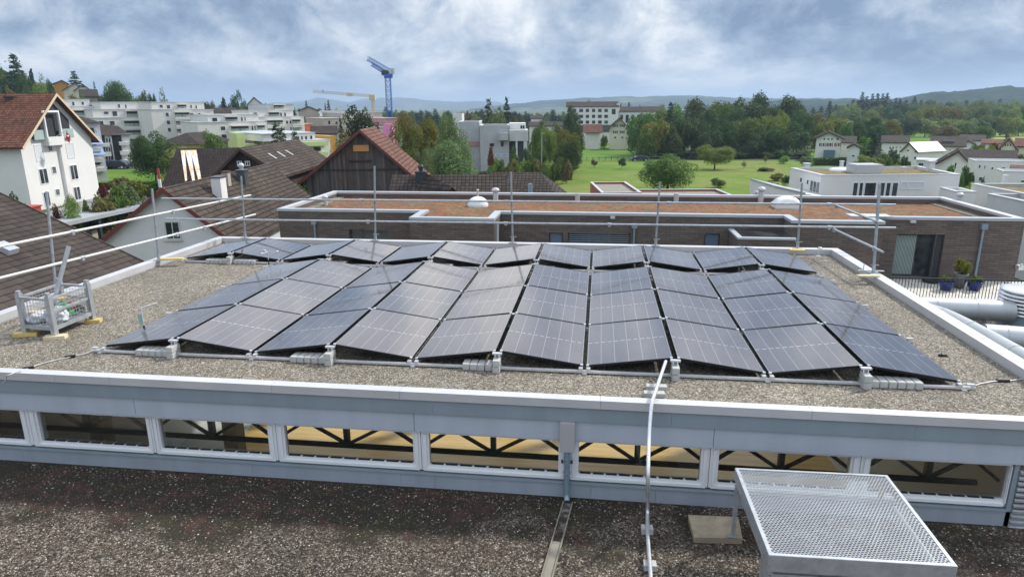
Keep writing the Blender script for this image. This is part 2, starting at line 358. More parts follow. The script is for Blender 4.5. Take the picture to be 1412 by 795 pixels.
M['pv_frame'] = plain('black_anodised_frame', (.012, .012, .014), .4, .4, .1, 4.)
def perforated():
    m, nt, b = newmat('perforated_sheet_metal'); v = coords(nt, 'Object')
    k = ramp(nt, noise(nt, v, 2.5, 4, .6), [(.3, .85), (.7, 1.15)])
    L(nt, mixc(nt, 1., (.37, .39, .41), k, 'MULTIPLY'), b.inputs['Base Color']); b.inputs['Roughness'].default_value = .35; b.inputs['Metallic'].default_value = .5
    return m
M['perf'] = perforated()
# ------------------------------------------------------------------ geometry helpers
class G:
    """collects shapes and links them as ONE mesh object"""
    def __init__(s): s.v = []; s.f = []; s.uv = {}; s.mi = []; s.cur = 0; s.smooth = set()
    def add(s, vs, fs, smooth=False):
        o = len(s.v); s.v += [tuple(p) for p in vs]
        for f in fs:
            if smooth: s.smooth.add(len(s.f))
            s.f.append([i+o for i in f]); s.mi.append(s.cur)
        return s
    def quad(s, *p, uv=None):
        s.add(p, [list(range(len(p)))])
        if uv: s.uv[len(s.f)-1] = uv
        return s
    def box(s, a, b):
        x0, x1 = sorted((a[0], b[0])); y0, y1 = sorted((a[1], b[1])); z0, z1 = sorted((a[2], b[2]))
        v = [(x0, y0, z0), (x1, y0, z0), (x1, y1, z0), (x0, y1, z0), (x0, y0, z1), (x1, y0, z1), (x1, y1, z1), (x0, y1, z1)]
        return s.add(v, [[0, 3, 2, 1], [4, 5, 6, 7], [0, 1, 5, 4], [1, 2, 6, 5], [2, 3, 7, 6], [3, 0, 4, 7]])
    def prism(s, poly, axis, a, b):
        """extrude a 2-d outline along axis between a and b"""
        def p3(p, t): return {'x': (t, p[0], p[1]), 'y': (p[0], t, p[1]), 'z': (p[0], p[1], t)}[axis]
        n = len(poly); v = [p3(p, a) for p in poly]+[p3(p, b) for p in poly]
        return s.add(v, [list(range(n)), list(range(2*n-1, n-1, -1))]+[[i, i+n, (i+1) % n+n, (i+1) % n] for i in range(n)])
    def slab(s, pts, t):
        """a roof plane: polygon with thickness t straight down"""
        n = len(pts); v = [tuple(p) for p in pts]+[(p[0], p[1], p[2]-t) for p in pts]
        return s.add(v, [list(range(n)), list(range(2*n-1, n-1, -1))]+[[i, i+n, (i+1) % n+n, (i+1) % n] for i in range(n)])
    def cyl(s, p0, p1, r, n=10, r1=None, caps=True):
        p0 = Vector(p0); p1 = Vector(p1); d = (p1-p0).normalized(); r1 = r if r1 is None else r1
        a = d.orthogonal().normalized(); b = d.cross(a)
        v = []
        for p, rr in ((p0, r), (p1, r1)):
            for i in range(n):
                t = 2*math.pi*i/n; v.append(p+(a*math.cos(t)+b*math.sin(t))*rr)
        s.add(v, [[i, (i+1) % n, (i+1) % n+n, i+n] for i in range(n)], True)
        if caps: s.add(v, [list(range(n-1, -1, -1)), list(range(n, 2*n))])
        return s
    def tube(s, pts, r, n=10):
        pts = [Vector(p) for p in pts]; v = []; prev = None
        for i, p in enumerate(pts):
            d = (pts[min(i+1, len(pts)-1)]-pts[max(i-1, 0)]).normalized()
            a = d.orthogonal().normalized() if prev is None else (prev-d*prev.dot(d)).normalized()
            prev = a; b = d.cross(a)
            for k in range(n):
                t = 2*math.pi*k/n; v.append(p+(a*math.cos(t)+b*math.sin(t))*r)
        m = len(pts)
        s.add(v, [[j*n+k, j*n+(k+1) % n, (j+1)*n+(k+1) % n, (j+1)*n+k] for j in range(m-1) for k in range(n)], True)
        s.add(v, [list(range(n-1, -1, -1)), [(m-1)*n+k for k in range(n)]]); return s
    def lathe(s, prof, n=20, c=(0, 0, 0)):
        v = []
        for r, z in prof:
            for k in range(n):
                t = 2*math.pi*k/n; v.append((c[0]+r*math.cos(t), c[1]+r*math.sin(t), c[2]+z))
        m = len(prof)
        return s.add(v, [[j*n+k, j*n+(k+1) % n, (j+1)*n+(k+1) % n, (j+1)*n+k] for j in range(m-1) for k in range(n)], True)
    def bar(s, p0, p1, w, h=None):
        """square bar between two points"""
        p0 = Vector(p0); p1 = Vector(p1); h = h or w; d = (p1-p0).normalized()
        a = Vector((0, 0, 1)).cross(d); a = a.normalized() if a.length > 1e-3 else Vector((1, 0, 0)); b = d.cross(a)
        v = [p+a*sx*w/2+b*sy*h/2 for p in (p0, p1) for sx, sy in ((-1, -1), (1, -1), (1, 1), (-1, 1))]
        return s.add(v, [[3, 2, 1, 0], [4, 5, 6, 7]]+[[i, (i+1) % 4, (i+1) % 4+4, i+4] for i in range(4)])
    def mesh(s, name):
        me = bpy.data.meshes.new(name); me.from_pydata(s.v, [], s.f)
        ul = me.uv_layers.new(name='uv')
        Zv = Vector((0, 0, 1))
        for p in me.polygons:
            p.use_smooth = p.index in s.smooth; p.material_index = s.mi[p.index]
            if p.index in s.uv:
                for li, q in zip(p.loop_indices, s.uv[p.index]): ul.data[li].uv = q
                continue
            n = p.normal
            if abs(n.z) > .999: u = Vector((1, 0, 0)); w = Vector((0, 1, 0))
            else: u = Zv.cross(n).normalized(); w = n.cross(u)
            for li in p.loop_indices:
                c = me.vertices[me.loops[li].vertex_index].co; ul.data[li].uv = (c.dot(u), c.dot(w))
        return me
    def build(s, name, m, parent=None, loc=None, rot=None, label=None):
        me = s.mesh(name)
        for x in (m if isinstance(m, (list, tuple)) else [m]): me.materials.append(M[x] if isinstance(x, str) else x)
        # consistent outward normals for closed pieces
        bm = bmesh.new(); bm.from_mesh(me); bmesh.ops.recalc_face_normals(bm, faces=bm.faces) if not s.uv else None; bm.to_mesh(me); bm.free()
        o = bpy.data.objects.new(name, me); col.objects.link(o)
        if parent: o.parent = parent
        if loc is not None: o.location = loc
        if rot is not None: o.rotation_euler = rot
        if label: o['label'] = label
        return o
def tag(o, label=None, cat=None, group=None, kind=None):
    if label: o['label'] = label
    if cat: o['category'] = cat
    if group: o['group'] = group
    if kind: o['kind'] = kind
    return o
def thing(name, label, cat, loc=(0, 0, 0), rz=0, group=None):
    o = bpy.data.objects.new(name, None); col.objects.link(o); o.location = loc; o.rotation_euler = (0, 0, rz)
    o.empty_display_size = .2
    return tag(o, label, cat, group)
def copy_tree(o, parent=None):
    c = o.copy(); col.objects.link(c); c.parent = parent
    for ch in list(o.children): copy_tree(ch, c)
    return c

# ------------------------------------------------------------------ terrain
def ground_z(x, y, flat=True):
    """height of the ground; a hill climbs to the left beyond the terraced flats"""
    d = Vector((x-CAM.x, y-CAM.y)); F2 = Vector((CF.x, CF.y)).normalized(); R2 = Vector((F2.y, -F2.x))
    a = d.dot(F2); s = d.dot(R2)
    z = -9.2 - 1.6*max(0., min(1., (a-120)/200))
    if a > 150:
        t = s/a                                    # left of about -0.55: the hill
        k = max(0., min(1., (-.40-t)/.30)); k = k*k*(3-2*k)
        z += k*max(0., min(30., (a-185)*.17))
    if a > 66 and s < 0:                           # the left quarter lies a storey higher
        k = max(0., min(1., (-.31-s/a)/.06)); k *= max(0., min(1., (a-66)/8)); k = k*k*(3-2*k); z = z+(max(z, -6.45)-z)*k
    if flat and -95 < x < -51.2 and 36 < y < 78: z = -6.45
    return z
gp = []
xs = [-9000, -5000, -2600, -1400, -800, -600, -500, -400, -320, -260]+[x*8 for x in range(-26, 27)]+[260, 320, 400, 500, 600]+[800, 1400, 2600, 5000, 9000]
ys = [-200, -100, -50, -25]+[y*8 for y in range(0, 50)]+[425, 450, 500, 550]+[650, 750, 900, 1200, 1800, 3000, 6000, 11000]
g = G(); nx = len(xs)
g.add([(x, y, ground_z(x, y, False)) for y in ys for x in xs], [[j*nx+i, j*nx+i+1, (j+1)*nx+i+1, (j+1)*nx+i] for j in range(len(ys)-1) for i in range(nx-1)], True)
o = g.build('ground', 'ground'); tag(o, 'rough green ground between the houses and gardens', kind='structure')

G().box((-95, 36, -9.6), (-51.25, 78, -6.45)).build('ground', 'ground')['kind'] = 'structure'; bpy.data.objects['ground.001']['label'] = 'raised grassy garden level behind the carport'
def sheet(name, pix, m, lift=.03, label=None, kind='structure', sub=1):
    """a flat patch that follows the ground; corners surveyed from the photo"""
    P = []
    for px, py in pix:
        p = atZ(px, py, -9.5)
        for _ in range(8): p = atZ(px, py, ground_z(p.x, p.y)+lift)
        P.append(p)
    # subdivide a quad so that it follows the terrain
    n = 24; g = G(); A, B, C, D = P
    vs = []
    for j in range(n+1):
        for i in range(n+1):
            q = (A.lerp(B, i/n)).lerp(D.lerp(C, i/n), j/n); vs.append((q.x, q.y, ground_z(q.x, q.y)+lift))
    g.add(vs, [[j*(n+1)+i, j*(n+1)+i+1, (j+1)*(n+1)+i+1, (j+1)*(n+1)+i] for j in range(n) for i in range(n)], True)
    o = g.build(name, m); tag(o, label, kind=kind); return o
def onground(px, py):
    p = atZ(px, py, -9.5)
    for _ in range(8): p = atZ(px, py, ground_z(p.x, p.y))
    return p

# ------------------------------------------------------------------ building frames
CAMAZ = math.pi/2-YAW      # heading of the camera, measured from +X
class Fr:
    """upright frame: u runs along the front, v into the building, z up"""
    def __init__(s, p, th, zb):
        s.p = Vector((p.x, p.y, zb)); s.th = th
        s.u = Vector((math.cos(th), math.sin(th), 0)); s.v = Vector((-math.sin(th), math.cos(th), 0)); s.z = Vector((0, 0, 1))
    def uz(s, px, py, v=0.):
        d = ray(px, py); o = s.p+s.v*v; t = (o-CAM).dot(s.v)/d.dot(s.v); q = CAM+d*t-s.p
        return q.dot(s.u), q.z
    def side(s, px, py, u):
        """a point of the side wall standing at u: gives (v, z)"""
        d = ray(px, py); o = s.p+s.u*u; t = (o-CAM).dot(s.u)/d.dot(s.u); q = CAM+d*t-s.p
        return q.dot(s.v), q.z
    def top(s, px, py, z):
        d = ray(px, py); t = (s.p.z+z-CAM.z)/d.z; q = CAM+d*t-s.p
        return q.dot(s.u), q.dot(s.v)
def frame(px, py, D, az=0., zb=None):
    if az is None: az = -math.degrees(math.atan((px-706)/FPX))
    """front-left foot of a building seen at (px,py), D metres away; az = turn of the front from facing the camera"""
    p = atD(px, py, D); gz = ground_z(p.x, p.y)
    return Fr(p, YAW*-1*-1*0-YAW*0+(CAMAZ-math.pi/2)+R_(az), gz if zb is None else zb)

def window(root, face, u0, z0, u1, z1, w, frm='window_frame', pane='glass', bars=1, name='window', depth=.05, ft=.07):
    """a window on wall 'f' (front), 'l' or 'r': frame with its pane; coordinates in the wall's plane"""
    def P(u, z, out):
        return {'f': (u, -out, z), 'l': (-out, u, z), 'r': (w+out, u, z), 'b': (u, w+out, z)}[face]
    if u1 < u0: u0, u1 = u1, u0
    if z1 < z0: z0, z1 = z1, z0
    if u1-u0 < .05 or z1-z0 < .05: return None
    f = G(); t = min(ft, (u1-u0)*.16, (z1-z0)*.16)
    def bx(a, b, c, d): f.box(P(a, c, -.02), P(b, d, depth))
    bx(u0, u1, z0, z0+t); bx(u0, u1, z1-t, z1); bx(u0, u0+t, z0+t, z1-t); bx(u1-t, u1, z0+t, z1-t)
    for k in range(bars):
        m = u0+(u1-u0)*(k+1)/(bars+1); bx(m-t*.4, m+t*.4, z0+t, z1-t)
    fo = f.build(name, frm, root)
    G().box(P(u0+t*.9, z0+t*.9, -.015), P(u1-t*.9, z1-t*.9, depth*.35)).build('pane', pane, fo)
    return fo
def win_px(root, fr, x0, y0, x1, y1, v=0., w=0., face='f', **k):
    if face == 'f':
        a = fr.uz(x0, (y0+y1)/2, v); b = fr.uz(x1, (y0+y1)/2, v); m = (x0+x1)/2
        z1 = fr.uz(m, y0, v)[1]; z0 = fr.uz(m, y1, v)[1]
        if v:
            h = bpy.data.objects.new('tmp', None)
        o = window(root, 'f', a[0], z0, b[0], z1, w, **k)
        if v:
            bpy.data.objects.remove(h)
            if o: o.location.y += v
        return o
    U = 0 if face == 'l' else w
    a = fr.side(x0, (y0+y1)/2, U); b = fr.side(x1, (y0+y1)/2, U); m = (x0+x1)/2
    return window(root, face, a[0], fr.side(m, y1, U)[1], b[0], fr.side(m, y0, U)[1], w, **k)

def gable_house(fr, name, label, w, d, he, hr, ridge='v', wallm='white_wall', roofm='tile_brown', over=.45, trim='brown_trim', ridge_at=.5, cat='house', group=None, t=.18, base=-.5):
    """walls + pitched roof. ridge 'v': gable faces front; ridge 'u': eave faces front"""
    root = thing(name, label, cat, fr.p, fr.th, group)
    wl = G()
    if ridge == 'v':
        m = w*ridge_at
        wl.prism([(0, base), (w, base), (w, he), (m, hr), (0, he)], 'y', 0, d)
        wl.build('wall', wallm, root)
        sl = (hr-he)/m; sr = (hr-he)/(w-m)
        rl = G().slab([(-over, -over, he-over*sl+t), (m, -over, hr+t), (m, d+over, hr+t), (-over, d+over, he-over*sl+t)], t)
        rl.slab([(m, -over, hr+t), (w+over, -over, he-over*sr+t), (w+over, d+over, he-over*sr+t), (m, d+over, hr+t)], t)
        ro = rl.build('roof', roofm, root)
        tr = G()
        for y in (-over-.03,):
            tr.prism([(-over, he-over*sl+t+.01), (-over, he-over*sl-.12), (m, hr-.12), (m, hr+t+.01)], 'y', y, y+.03)
            tr.build('verge_board', trim, root); tr = G()
            tr.prism([(w+over, he-over*sr+t+.01), (m, hr+t+.01), (m, hr-.12), (w+over, he-over*sr-.12)], 'y', y, y+.03)
            tr.build('verge_board', trim, root)
    else:
        m = d*ridge_at
        wl.prism([(0, base), (d, base), (d, he), (m, hr), (0, he)], 'x', 0, w)
        wl.build('wall', wallm, root)
        sl = (hr-he)/m; sr = (hr-he)/(d-m)
        rl = G().slab([(-over, -over, he-over*sl+t), (w+over, -over, he-over*sl+t), (w+over, m, hr+t), (-over, m, hr+t)], t)
        rl.slab([(-over, m, hr+t), (w+over, m, hr+t), (w+over, d+over, he-over*sr+t), (-over, d+over, he-over*sr+t)], t)
        ro = rl.build('roof', roofm, root)
    root['_roof'] = ro.name
    return root, ro
def hip_house(fr, name, label, w, d, he, hr, wallm='yellow_wall', roofm='tile_brown', over=.5, cat='house', group=None, inset=None, base=-.5, inset2=None):
    root = thing(name, label, cat, fr.p, fr.th, group)
    G().box((0, 0, base), (w, d, he)).build('wall', wallm, root)
    i = inset if inset is not None else min(w, d)/2
    a, b, c, e = (-over, -over, he), (w+over, -over, he), (w+over, d+over, he), (-over, d+over, he)
    if w >= d or inset2: r0, r1 = (i, d/2, hr), (w-(inset2 or i), d/2, hr); fs = [[0, 1, 5, 4], [1, 2, 5], [2, 3, 4, 5], [3, 0, 4], [3, 2, 1, 0]]
    else: r0, r1 = (w/2, i, hr), (w/2, d-i, hr); fs = [[0, 1, 4], [1, 2, 5, 4], [2, 3, 5], [3, 0, 4, 5], [3, 2, 1, 0]]
    g = G().add([a, b, c, e, r0, r1], fs); ro = g.build('roof', roofm, root)
    return root, ro
def flat_block(root, x0, y0, z0, x1, y1, z1, wallm, cap='coping_white', par=.3, ct=.06, name='wall', roofm=None):
    """a flat-roofed block with a parapet"""
    p = .22
    G().box((x0, y0, z0), (x1, y1, z1-par)).build(name, wallm, root)
    g = G()
    g.box((x0, y0, z1-par), (x1, y0+p, z1)); g.box((x0, y1-p, z1-par), (x1, y1, z1)); g.box((x0, y0+p, z1-par), (x0+p, y1-p, z1)); g.box((x1-p, y0+p, z1-par), (x1, y1-p, z1))
    g.build('parapet', wallm, root)
    c = G(); e = .05
    c.box((x0-e, y0-e, z1), (x1+e, y0+p+e, z1+ct)); c.box((x0-e, y1-p-e, z1), (x1+e, y1+e, z1+ct)); c.box((x0-e, y0+p+e, z1), (x0+p+e, y1-p-e, z1+ct)); c.box((x1-p-e, y0+p+e, z1), (x1+e, y1-p-e, z1+ct))
    c.build('coping', cap, root)
    if roofm: G().box((x0+p, y0+p, z1-par+.003), (x1-p, y1-p, z1-par+.08)).build('roof', roofm, root)

# ------------------------------------------------------------------ plants
def crown_mesh(name, n, leaf, lobes, seed, flat=.75, hollow=.0, droop=0., shape='round'):
    """leaf-sized faces spread over uneven lobes that fill a unit volume (x,y in -.5..+.5, z 0..1)"""
    r = random.Random(seed); L_ = []
    for i in range(lobes):
        while True:
            p = Vector((r.uniform(-1, 1), r.uniform(-1, 1), r.uniform(-1, 1)))
            if p.length < 1 and (p.length > .25): break
        if shape == 'round': p.z = p.z*.8-.08
        if shape == 'column': p = Vector((p.x*.35, p.y*.35, p.z))
        if shape == 'egg': p = Vector((p.x*(.7-.3*p.z), p.y*(.7-.3*p.z), p.z*.85))
        rad = r.uniform(.16, .37)*(1.1-.3*max(0, p.z))
        k = (1-rad*.9)
        L_.append((Vector((p.x*k*.5, p.y*k*.5, .5+p.z*k*.5)), rad*.5))
    L_.append((Vector((0, 0, .45)), .24)) if shape == 'round' else None
    vs = []; fs = []
    tot = sum(b*b for a, b in L_)
    for c, rad in L_:
        m = int(n*rad*rad/tot)
        for i in range(m):
            d = Vector((r.gauss(0, 1), r.gauss(0, 1), r.gauss(0, 1))).normalized()
            if d.z < -.3 and r.random() < .5: d.z = -d.z
            rr = rad*(1-abs(r.gauss(0, .16))+ (r.random()**6)*.3)
            p = c+Vector((d.x*rr, d.y*rr, d.z*rr*1.0))
            if droop: p.z -= droop*(p.x*p.x+p.y*p.y)*r.random()
            nn = (d*1.1+Vector((r.uniform(-1, 1), r.uniform(-1, 1), r.uniform(-.3, 1.)))*.8).normalized()
            a = nn.orthogonal().normalized(); a = (Matrix.Rotation(r.uniform(0, 6.28), 3, nn) @ a); b = nn.cross(a)
            s = leaf*r.uniform(.55, 1.25); k = len(vs)
            vs += [p-a*s*.5, p-b*s*.34+nn*s*.1, p+a*s*.5, p+b*s*.34+nn*s*.1]; fs.append([k, k+1, k+2, k+3])
    me = bpy.data.meshes.new(name); me.from_pydata([tuple(v) for v in vs], [], fs)
    zs = [v[2] for v in vs]; lo, hi = min(zs), max(zs)
    k = []
    for ax in (0, 1):
        q = sorted(v[ax] for v in vs); k.append((q[int(len(q)*.002)], q[int(len(q)*.998)]))
    for v in me.vertices: v.co.z = (v.co.z-lo)/(hi-lo); v.co.x = (v.co.x-k[0][0])/(k[0][1]-k[0][0])-.5; v.co.y = (v.co.y-k[1][0])/(k[1][1]-k[1][0])-.5
    return me
def conifer_mesh(name, n, leaf, seed, wide=.5, ragged=.3, top=0.):
    r = random.Random(seed); vs = []; fs = []; tiers = 17
    for t in range(tiers):
        z = (t+.35)/tiers; R0 = wide*(1-z)**.8*(1-.1*(t % 2))+.015
        arms = max(5, int(13*(1-z)+4))
        for k in range(arms):
            z = (t+.35+r.uniform(-.75, .6))/tiers; z = max(.005, min(.97, z)); R0 = wide*(1-z)**.85+.012
            an = 6.283*k/arms+r.uniform(-.25, .25)+t; Rk = R0*r.uniform(1-ragged, 1.08); m = max(3, int(n/(tiers*11)*(Rk/wide*1.5+.35)))
            for i in range(m):
                q = r.random()**.6; rr = Rk*q; sp = .055*(1.2-q)+.01
                p = Vector((math.cos(an)*rr+r.gauss(0, sp*.7), math.sin(an)*rr+r.gauss(0, sp*.7), z+.045-q*.055-.02*r.random()+(q**3)*.02))
                nn = Vector((r.uniform(-.6, .6), r.uniform(-.6, .6), 1)).normalized(); a = Vector((math.cos(an+r.uniform(-.7, .7)), math.sin(an+r.uniform(-.7, .7)), -.35)).normalized(); b = nn.cross(a).normalized()
                s = leaf*r.uniform(.6, 1.3); k2 = len(vs)
                vs += [p-a*s*.6, p-b*s*.24, p+a*s*.6, p+b*s*.24]; fs.append([k2, k2+1, k2+2, k2+3])
    me = bpy.data.meshes.new(name); me.from_pydata([tuple(v) for v in vs], [], fs); return me
def trunk_mesh(name, seed, conifer=False, h=.5, r0=.03):
    """unit trunk with limbs; scaled with the crown (crown base about z=.12)"""
    r = random.Random(seed); g = G()
    if conifer:
        g.cyl((0, 0, -.02), (0, 0, .95), r0*.7, 7, .003)
    else:
        pts = [Vector((0, 0, -.03)), Vector((r.uniform(-.01, .01), r.uniform(-.01, .01), .16)), Vector((r.uniform(-.03, .03), r.uniform(-.03, .03), .42)), Vector((r.uniform(-.04, .04), r.uniform(-.04, .04), .78))]
        rr = [r0, r0*.78, r0*.5, r0*.12]
        for i in range(3): g.cyl(pts[i], pts[i+1], rr[i], 8, rr[i+1], False)
        for k in range(7):
            a = 6.283*k/7+r.uniform(-.4, .4); z = r.uniform(.18, .5); b = pts[1].lerp(pts[2], (z-.16)/.3)
            e = b+Vector((math.cos(a)*r.uniform(.2, .34), math.sin(a)*r.uniform(.2, .34), r.uniform(.1, .3)))
            g.cyl(b, e, r0*.36, 6, r0*.08, False)
    return g.mesh(name)
BROAD = [crown_mesh('crown', 5200, .046, 20, 100+i) for i in range(5)]
FINE = [crown_mesh('crown', 15000, .027, 30, 200+i) for i in range(2)]
DROOP = [crown_mesh('crown', 15000, .026, 26, 300+i, droop=.5) for i in range(1)]
SMALL = [crown_mesh('crown', 1500, .085, 12, 400+i) for i in range(4)]
COLUMN = [crown_mesh('crown', 1300, .085, 12, 500, shape='column')]
EGG = [crown_mesh('crown', 5000, .035, 24, 510, shape='egg')]
LOOSE = [crown_mesh('crown', 900, .06, 14, 520+i) for i in range(2)]
CONIF = [conifer_mesh('crown', 5200, .055, 600+i, .5, .35) for i in range(3)]
PINE = [crown_mesh('crown', 2300, .05, 9, 620+i, droop=.2) for i in range(1)]
TRK = [trunk_mesh('trunk', 700+i) for i in range(3)]; TRKC = [trunk_mesh('trunk', 710, True)]
for me in TRK+TRKC: me.materials.append(M['bark'])
KIND = {'broad': (BROAD, TRK, .10), 'fine': (FINE, TRK, .12), 'droop': (DROOP, TRK, .04), 'small': (SMALL, TRK, .03), 'column': (COLUMN, TRK, .0),
        'egg': (EGG, TRK, .0), 'conifer': (CONIF, TRKC, .03), 'loose': (LOOSE, TRK, .1), 'pine': (PINE, TRKC, .35), 'bush': (SMALL, TRK, -.02), 'stem': (FINE, TRK, .22)}
_crown_cache = {}
def plant(kind, x, y, z, w, h, leaf, label, name='tree', cat='tree', group=None, low=None, dw=None):
    crowns, trunks, lo = KIND[kind]; lo = lo if low is None else low
    root = thing(name, label, cat, (x, y, z), random.uniform(0, 6.28), group)
    i = random.randrange(len(crowns)); key = (kind, i, leaf)
    if key not in _crown_cache:
        me = crowns[i].copy(); me.materials.clear(); me.materials.append(M[leaf]); _crown_cache[key] = me
    c = bpy.data.objects.new('crown', _crown_cache[key]); col.objects.link(c); c.parent = root
    c.location = (0, 0, lo*h); c.scale = (w, w*(dw or random.uniform(.85, 1.1)), h*(1-lo))
    t = bpy.data.objects.new('trunk', trunks[i % len(trunks)]); col.objects.link(t); t.parent = root; t.scale = (max(w*.8, h*.35), max(w*.8, h*.35), h)
    return root
def plant_px(kind, x0, x1, ytop, D, leaf, label, ybase=None, **k):
    """a plant whose crown spans x0..x1 and whose top stands at ytop, D metres away (or rooted where ybase meets the ground)"""
    xm = (x0+x1)/2
    if D is None:
        b = onground(xm, ybase); D = (b-CAM).dot(CF)
    p = atD(xm, ytop, D); zb = ground_z(p.x, p.y)
    if ybase is not None:
        q = atD(xm, ybase, D); zb = q.z
        p = Vector(((p.x+q.x)/2, (p.y+q.y)/2, p.z))
    w = (x1-x0)/FPX*D; h = p.z-zb
    if kind == 'conifer': w *= 1.95
    return plant(kind, p.x, p.y, zb, w, max(h, .3), leaf, label, **k)
# ------------------------------------------------------------------ the hall whose roof carries the panels
XL, XR, YF, YB = -9.9, 5.78, -1.04, 8.08
ZW1, ZW0, ZR = -.45, -1.01, -1.25           # window head, sill, lower roof
hall = thing('flat_roofed_hall', 'hall with pale blue-grey fascia, clerestory windows and gravel flat roof under the solar panels', 'building')
G().box((XL+.16, YF+.06, -.06), (XR-.16, YB-.16, 0.)).build('gravel_roof', 'gravel', hall)
g = G()                                       # walls round an open interior
g.box((XL+.12, YF+.12, -9.3), (XL+.3, YB-.3, -.07)); g.box((XR-.3, YF+.12, -9.3), (XR-.12, YB-.3, -.07))
for x0, x1 in ((XL+.12, -8.9), (-5.9, -5.5), (-2.2, -1.8), (1.6, 2.0), (4.9, XR-.12)): g.box((x0, YB-.3, -9.3), (x1, YB-.12, -.07))
for x0, x1 in ((-8.9, -5.9), (-5.5, -2.2), (-1.8, 1.6), (2.0, 4.9)): g.box((x0, YB-.3, -.27), (x1, YB-.12, -.07)); g.box((x0, YB-.3, -9.3), (x1, YB-.12, -4.28))  # unseen rear openings, shaped to let daylight reach the floor
g.build('wall', 'shade_wall', hall)
G().box((XL+.3, YF+.16, -.26), (XR-.3, YB-.3, -.07)).build('ceiling', 'white_wall', hall)
G().box((XL+.3, YF+.3, -4.5), (XR-.3, YB-.3, -4.3)).build('floor', 'floor_wood', hall)
G().box((XL+.3, YF+.14, -9.3), (XR-.3, YF+.30, ZW0-.11)).build('lower_wall', 'offwhite_wall', hall)
def xw(px, py=620): return atY(px, py, YF).x
xe = xw(1398, 650)
# parapet cap, in lengths with joints
joints = [XL-.05]+[atZ(px, 545, .12).x for px in (12, 100, 355, 545, 828, 1107)]+[XR+.05]
for a, b in zip(joints[:-1], joints[1:]):
    G().box((a+.002, YF-.085, .055), (b-.002, YF+.06, .105)).box((a+.002, YF-.085, .0), (b-.002, YF-.07, .0545)).build('parapet_cap', 'cap', hall)
for xa, xb in ((XL-.05, XL+.16), (XR-.16, XR+.05)):
    yy = [YF+.165, 1.2, 4.3, YB-.165] if xa > 0 else [YF+.165, 1.9, 4.9, YB-.165]
    for a, b in zip(yy[:-1], yy[1:]): G().box((xa, a+.002, .02), (xb, b-.002, .14)).build('parapet_cap', 'cap', hall)
for a, b in ((XL-.05, -4.), (-3.995, 1.), (1.005, XR+.05)): G().box((a, YB-.16, .02), (b, YB+.05, .135)).build('parapet_cap', 'cap', hall)
G().box((XL-.03, YF+.16, -.1), (XL+.16, YB-.16, .018)).box((XR-.16, YF+.16, -.1), (XR+.03, YB-.16, .018)).box((XL, YB-.16, -.1), (XR, YB+.03, .018)).box((XL+.02, YF+.02, -.1), (XR-.02, YF+.055, .05)).build('parapet_kerb', 'coping', hall)
# eaves bands
xs_ = [XL]+[xw(p, 565) for p in (598, 926, 1263)]+[XR]
for a, b in zip(xs_[:-1], xs_[1:]): G().box((a+.001, YF-.06, -.19), (b-.001, YF+.015, .0)).build('upper_fascia', 'fascia_dark', hall)
xs_ = [XL]+[xw(p, 585) for p in (192, 572, 985)]+[XR]
for a, b in zip(xs_[:-1], xs_[1:]):
    G().box((a+.003, YF-.03, ZW1), (b-.003, YF+.11, -.192)).build('lower_fascia', 'fascia_light', hall)
xs_ = [XL]+[xw(p, 665) for p in (40, 82, 350, 553, 600, 815, 905)]+[XR]
for a, b in zip(xs_[:-1], xs_[1:]): G().box((a+.0015, YF-.0, ZR-.1), (b-.0015, YF+.12, ZW0-.055)).build('plinth_sheet', 'plinth', hall)
G().box((XL, YF-.015, ZW0-.053), (xe, YF+.13, ZW0-.03)).build('sill_flashing', 'fascia_dark', hall)
# clerestory windows
mull = [(-60, -38), (35, 58), (205, 222), (370, 393), (569, 591), (770, 798), (968, 993), (1177, 1205), (1392, 1400)]
mx = [(xw(a), xw(b)) for a, b in mull]
mx[-1] = (xw(1392, 660), xe)
for (a0, a1), (b0, b1) in zip(mx[:-1], mx[1:]):
    x0 = (a0+a1)/2; x1 = (b0+b1)/2 if b1 < xe-.01 else xe
    wf = G(); y0 = YF+.03; y1 = YF+.11
    wf.box((x0+.004, y0, ZW0), (x1-.004, y1, ZW0+.075)); wf.box((x0+.03, y0-.022, ZW0-.0), (x1-.03, y0-.001, ZW0+.035))
    wf.box((x0+.004, y0, ZW1-.05), (x1-.004, y1, ZW1-.002))
    hw = (a1-a0)/2
    for s, xx, hh in ((1, x0, hw), (-1, x1, (b1-b0)/2 if x1 != xe else b1-b0)):
        c0, c1 = sorted((xx+s*.004, xx+s*hh)); wf.box((c0, y0, ZW0+.075), (c1, y1, ZW1-.05))
        c0, c1 = sorted((xx+s*hh*.35, xx+s*hh*.72)); wf.box((c0, y0-.02, ZW0+.04), (c1, y0-.001, ZW1-.05))
    f = wf.build('clerestory_window', 'window_frame', hall)
    G().box((x0+hw*.9, y0+.045, ZW0+.07), (x1-(b1-b0)/2*.9, y0+.055, ZW1-.045)).build('pane', 'clear', f)
    k = G()
    for q in range(9): k.box((x0+hw+.02+q*(x1-x0-2*hw)/9, y0+.012, ZW0+.0755), (x0+hw+.02+(q+.82)*(x1-x0-2*hw)/9, y0+.044, ZW0+.084))
    k.build('glazing_seal', 'black', f)
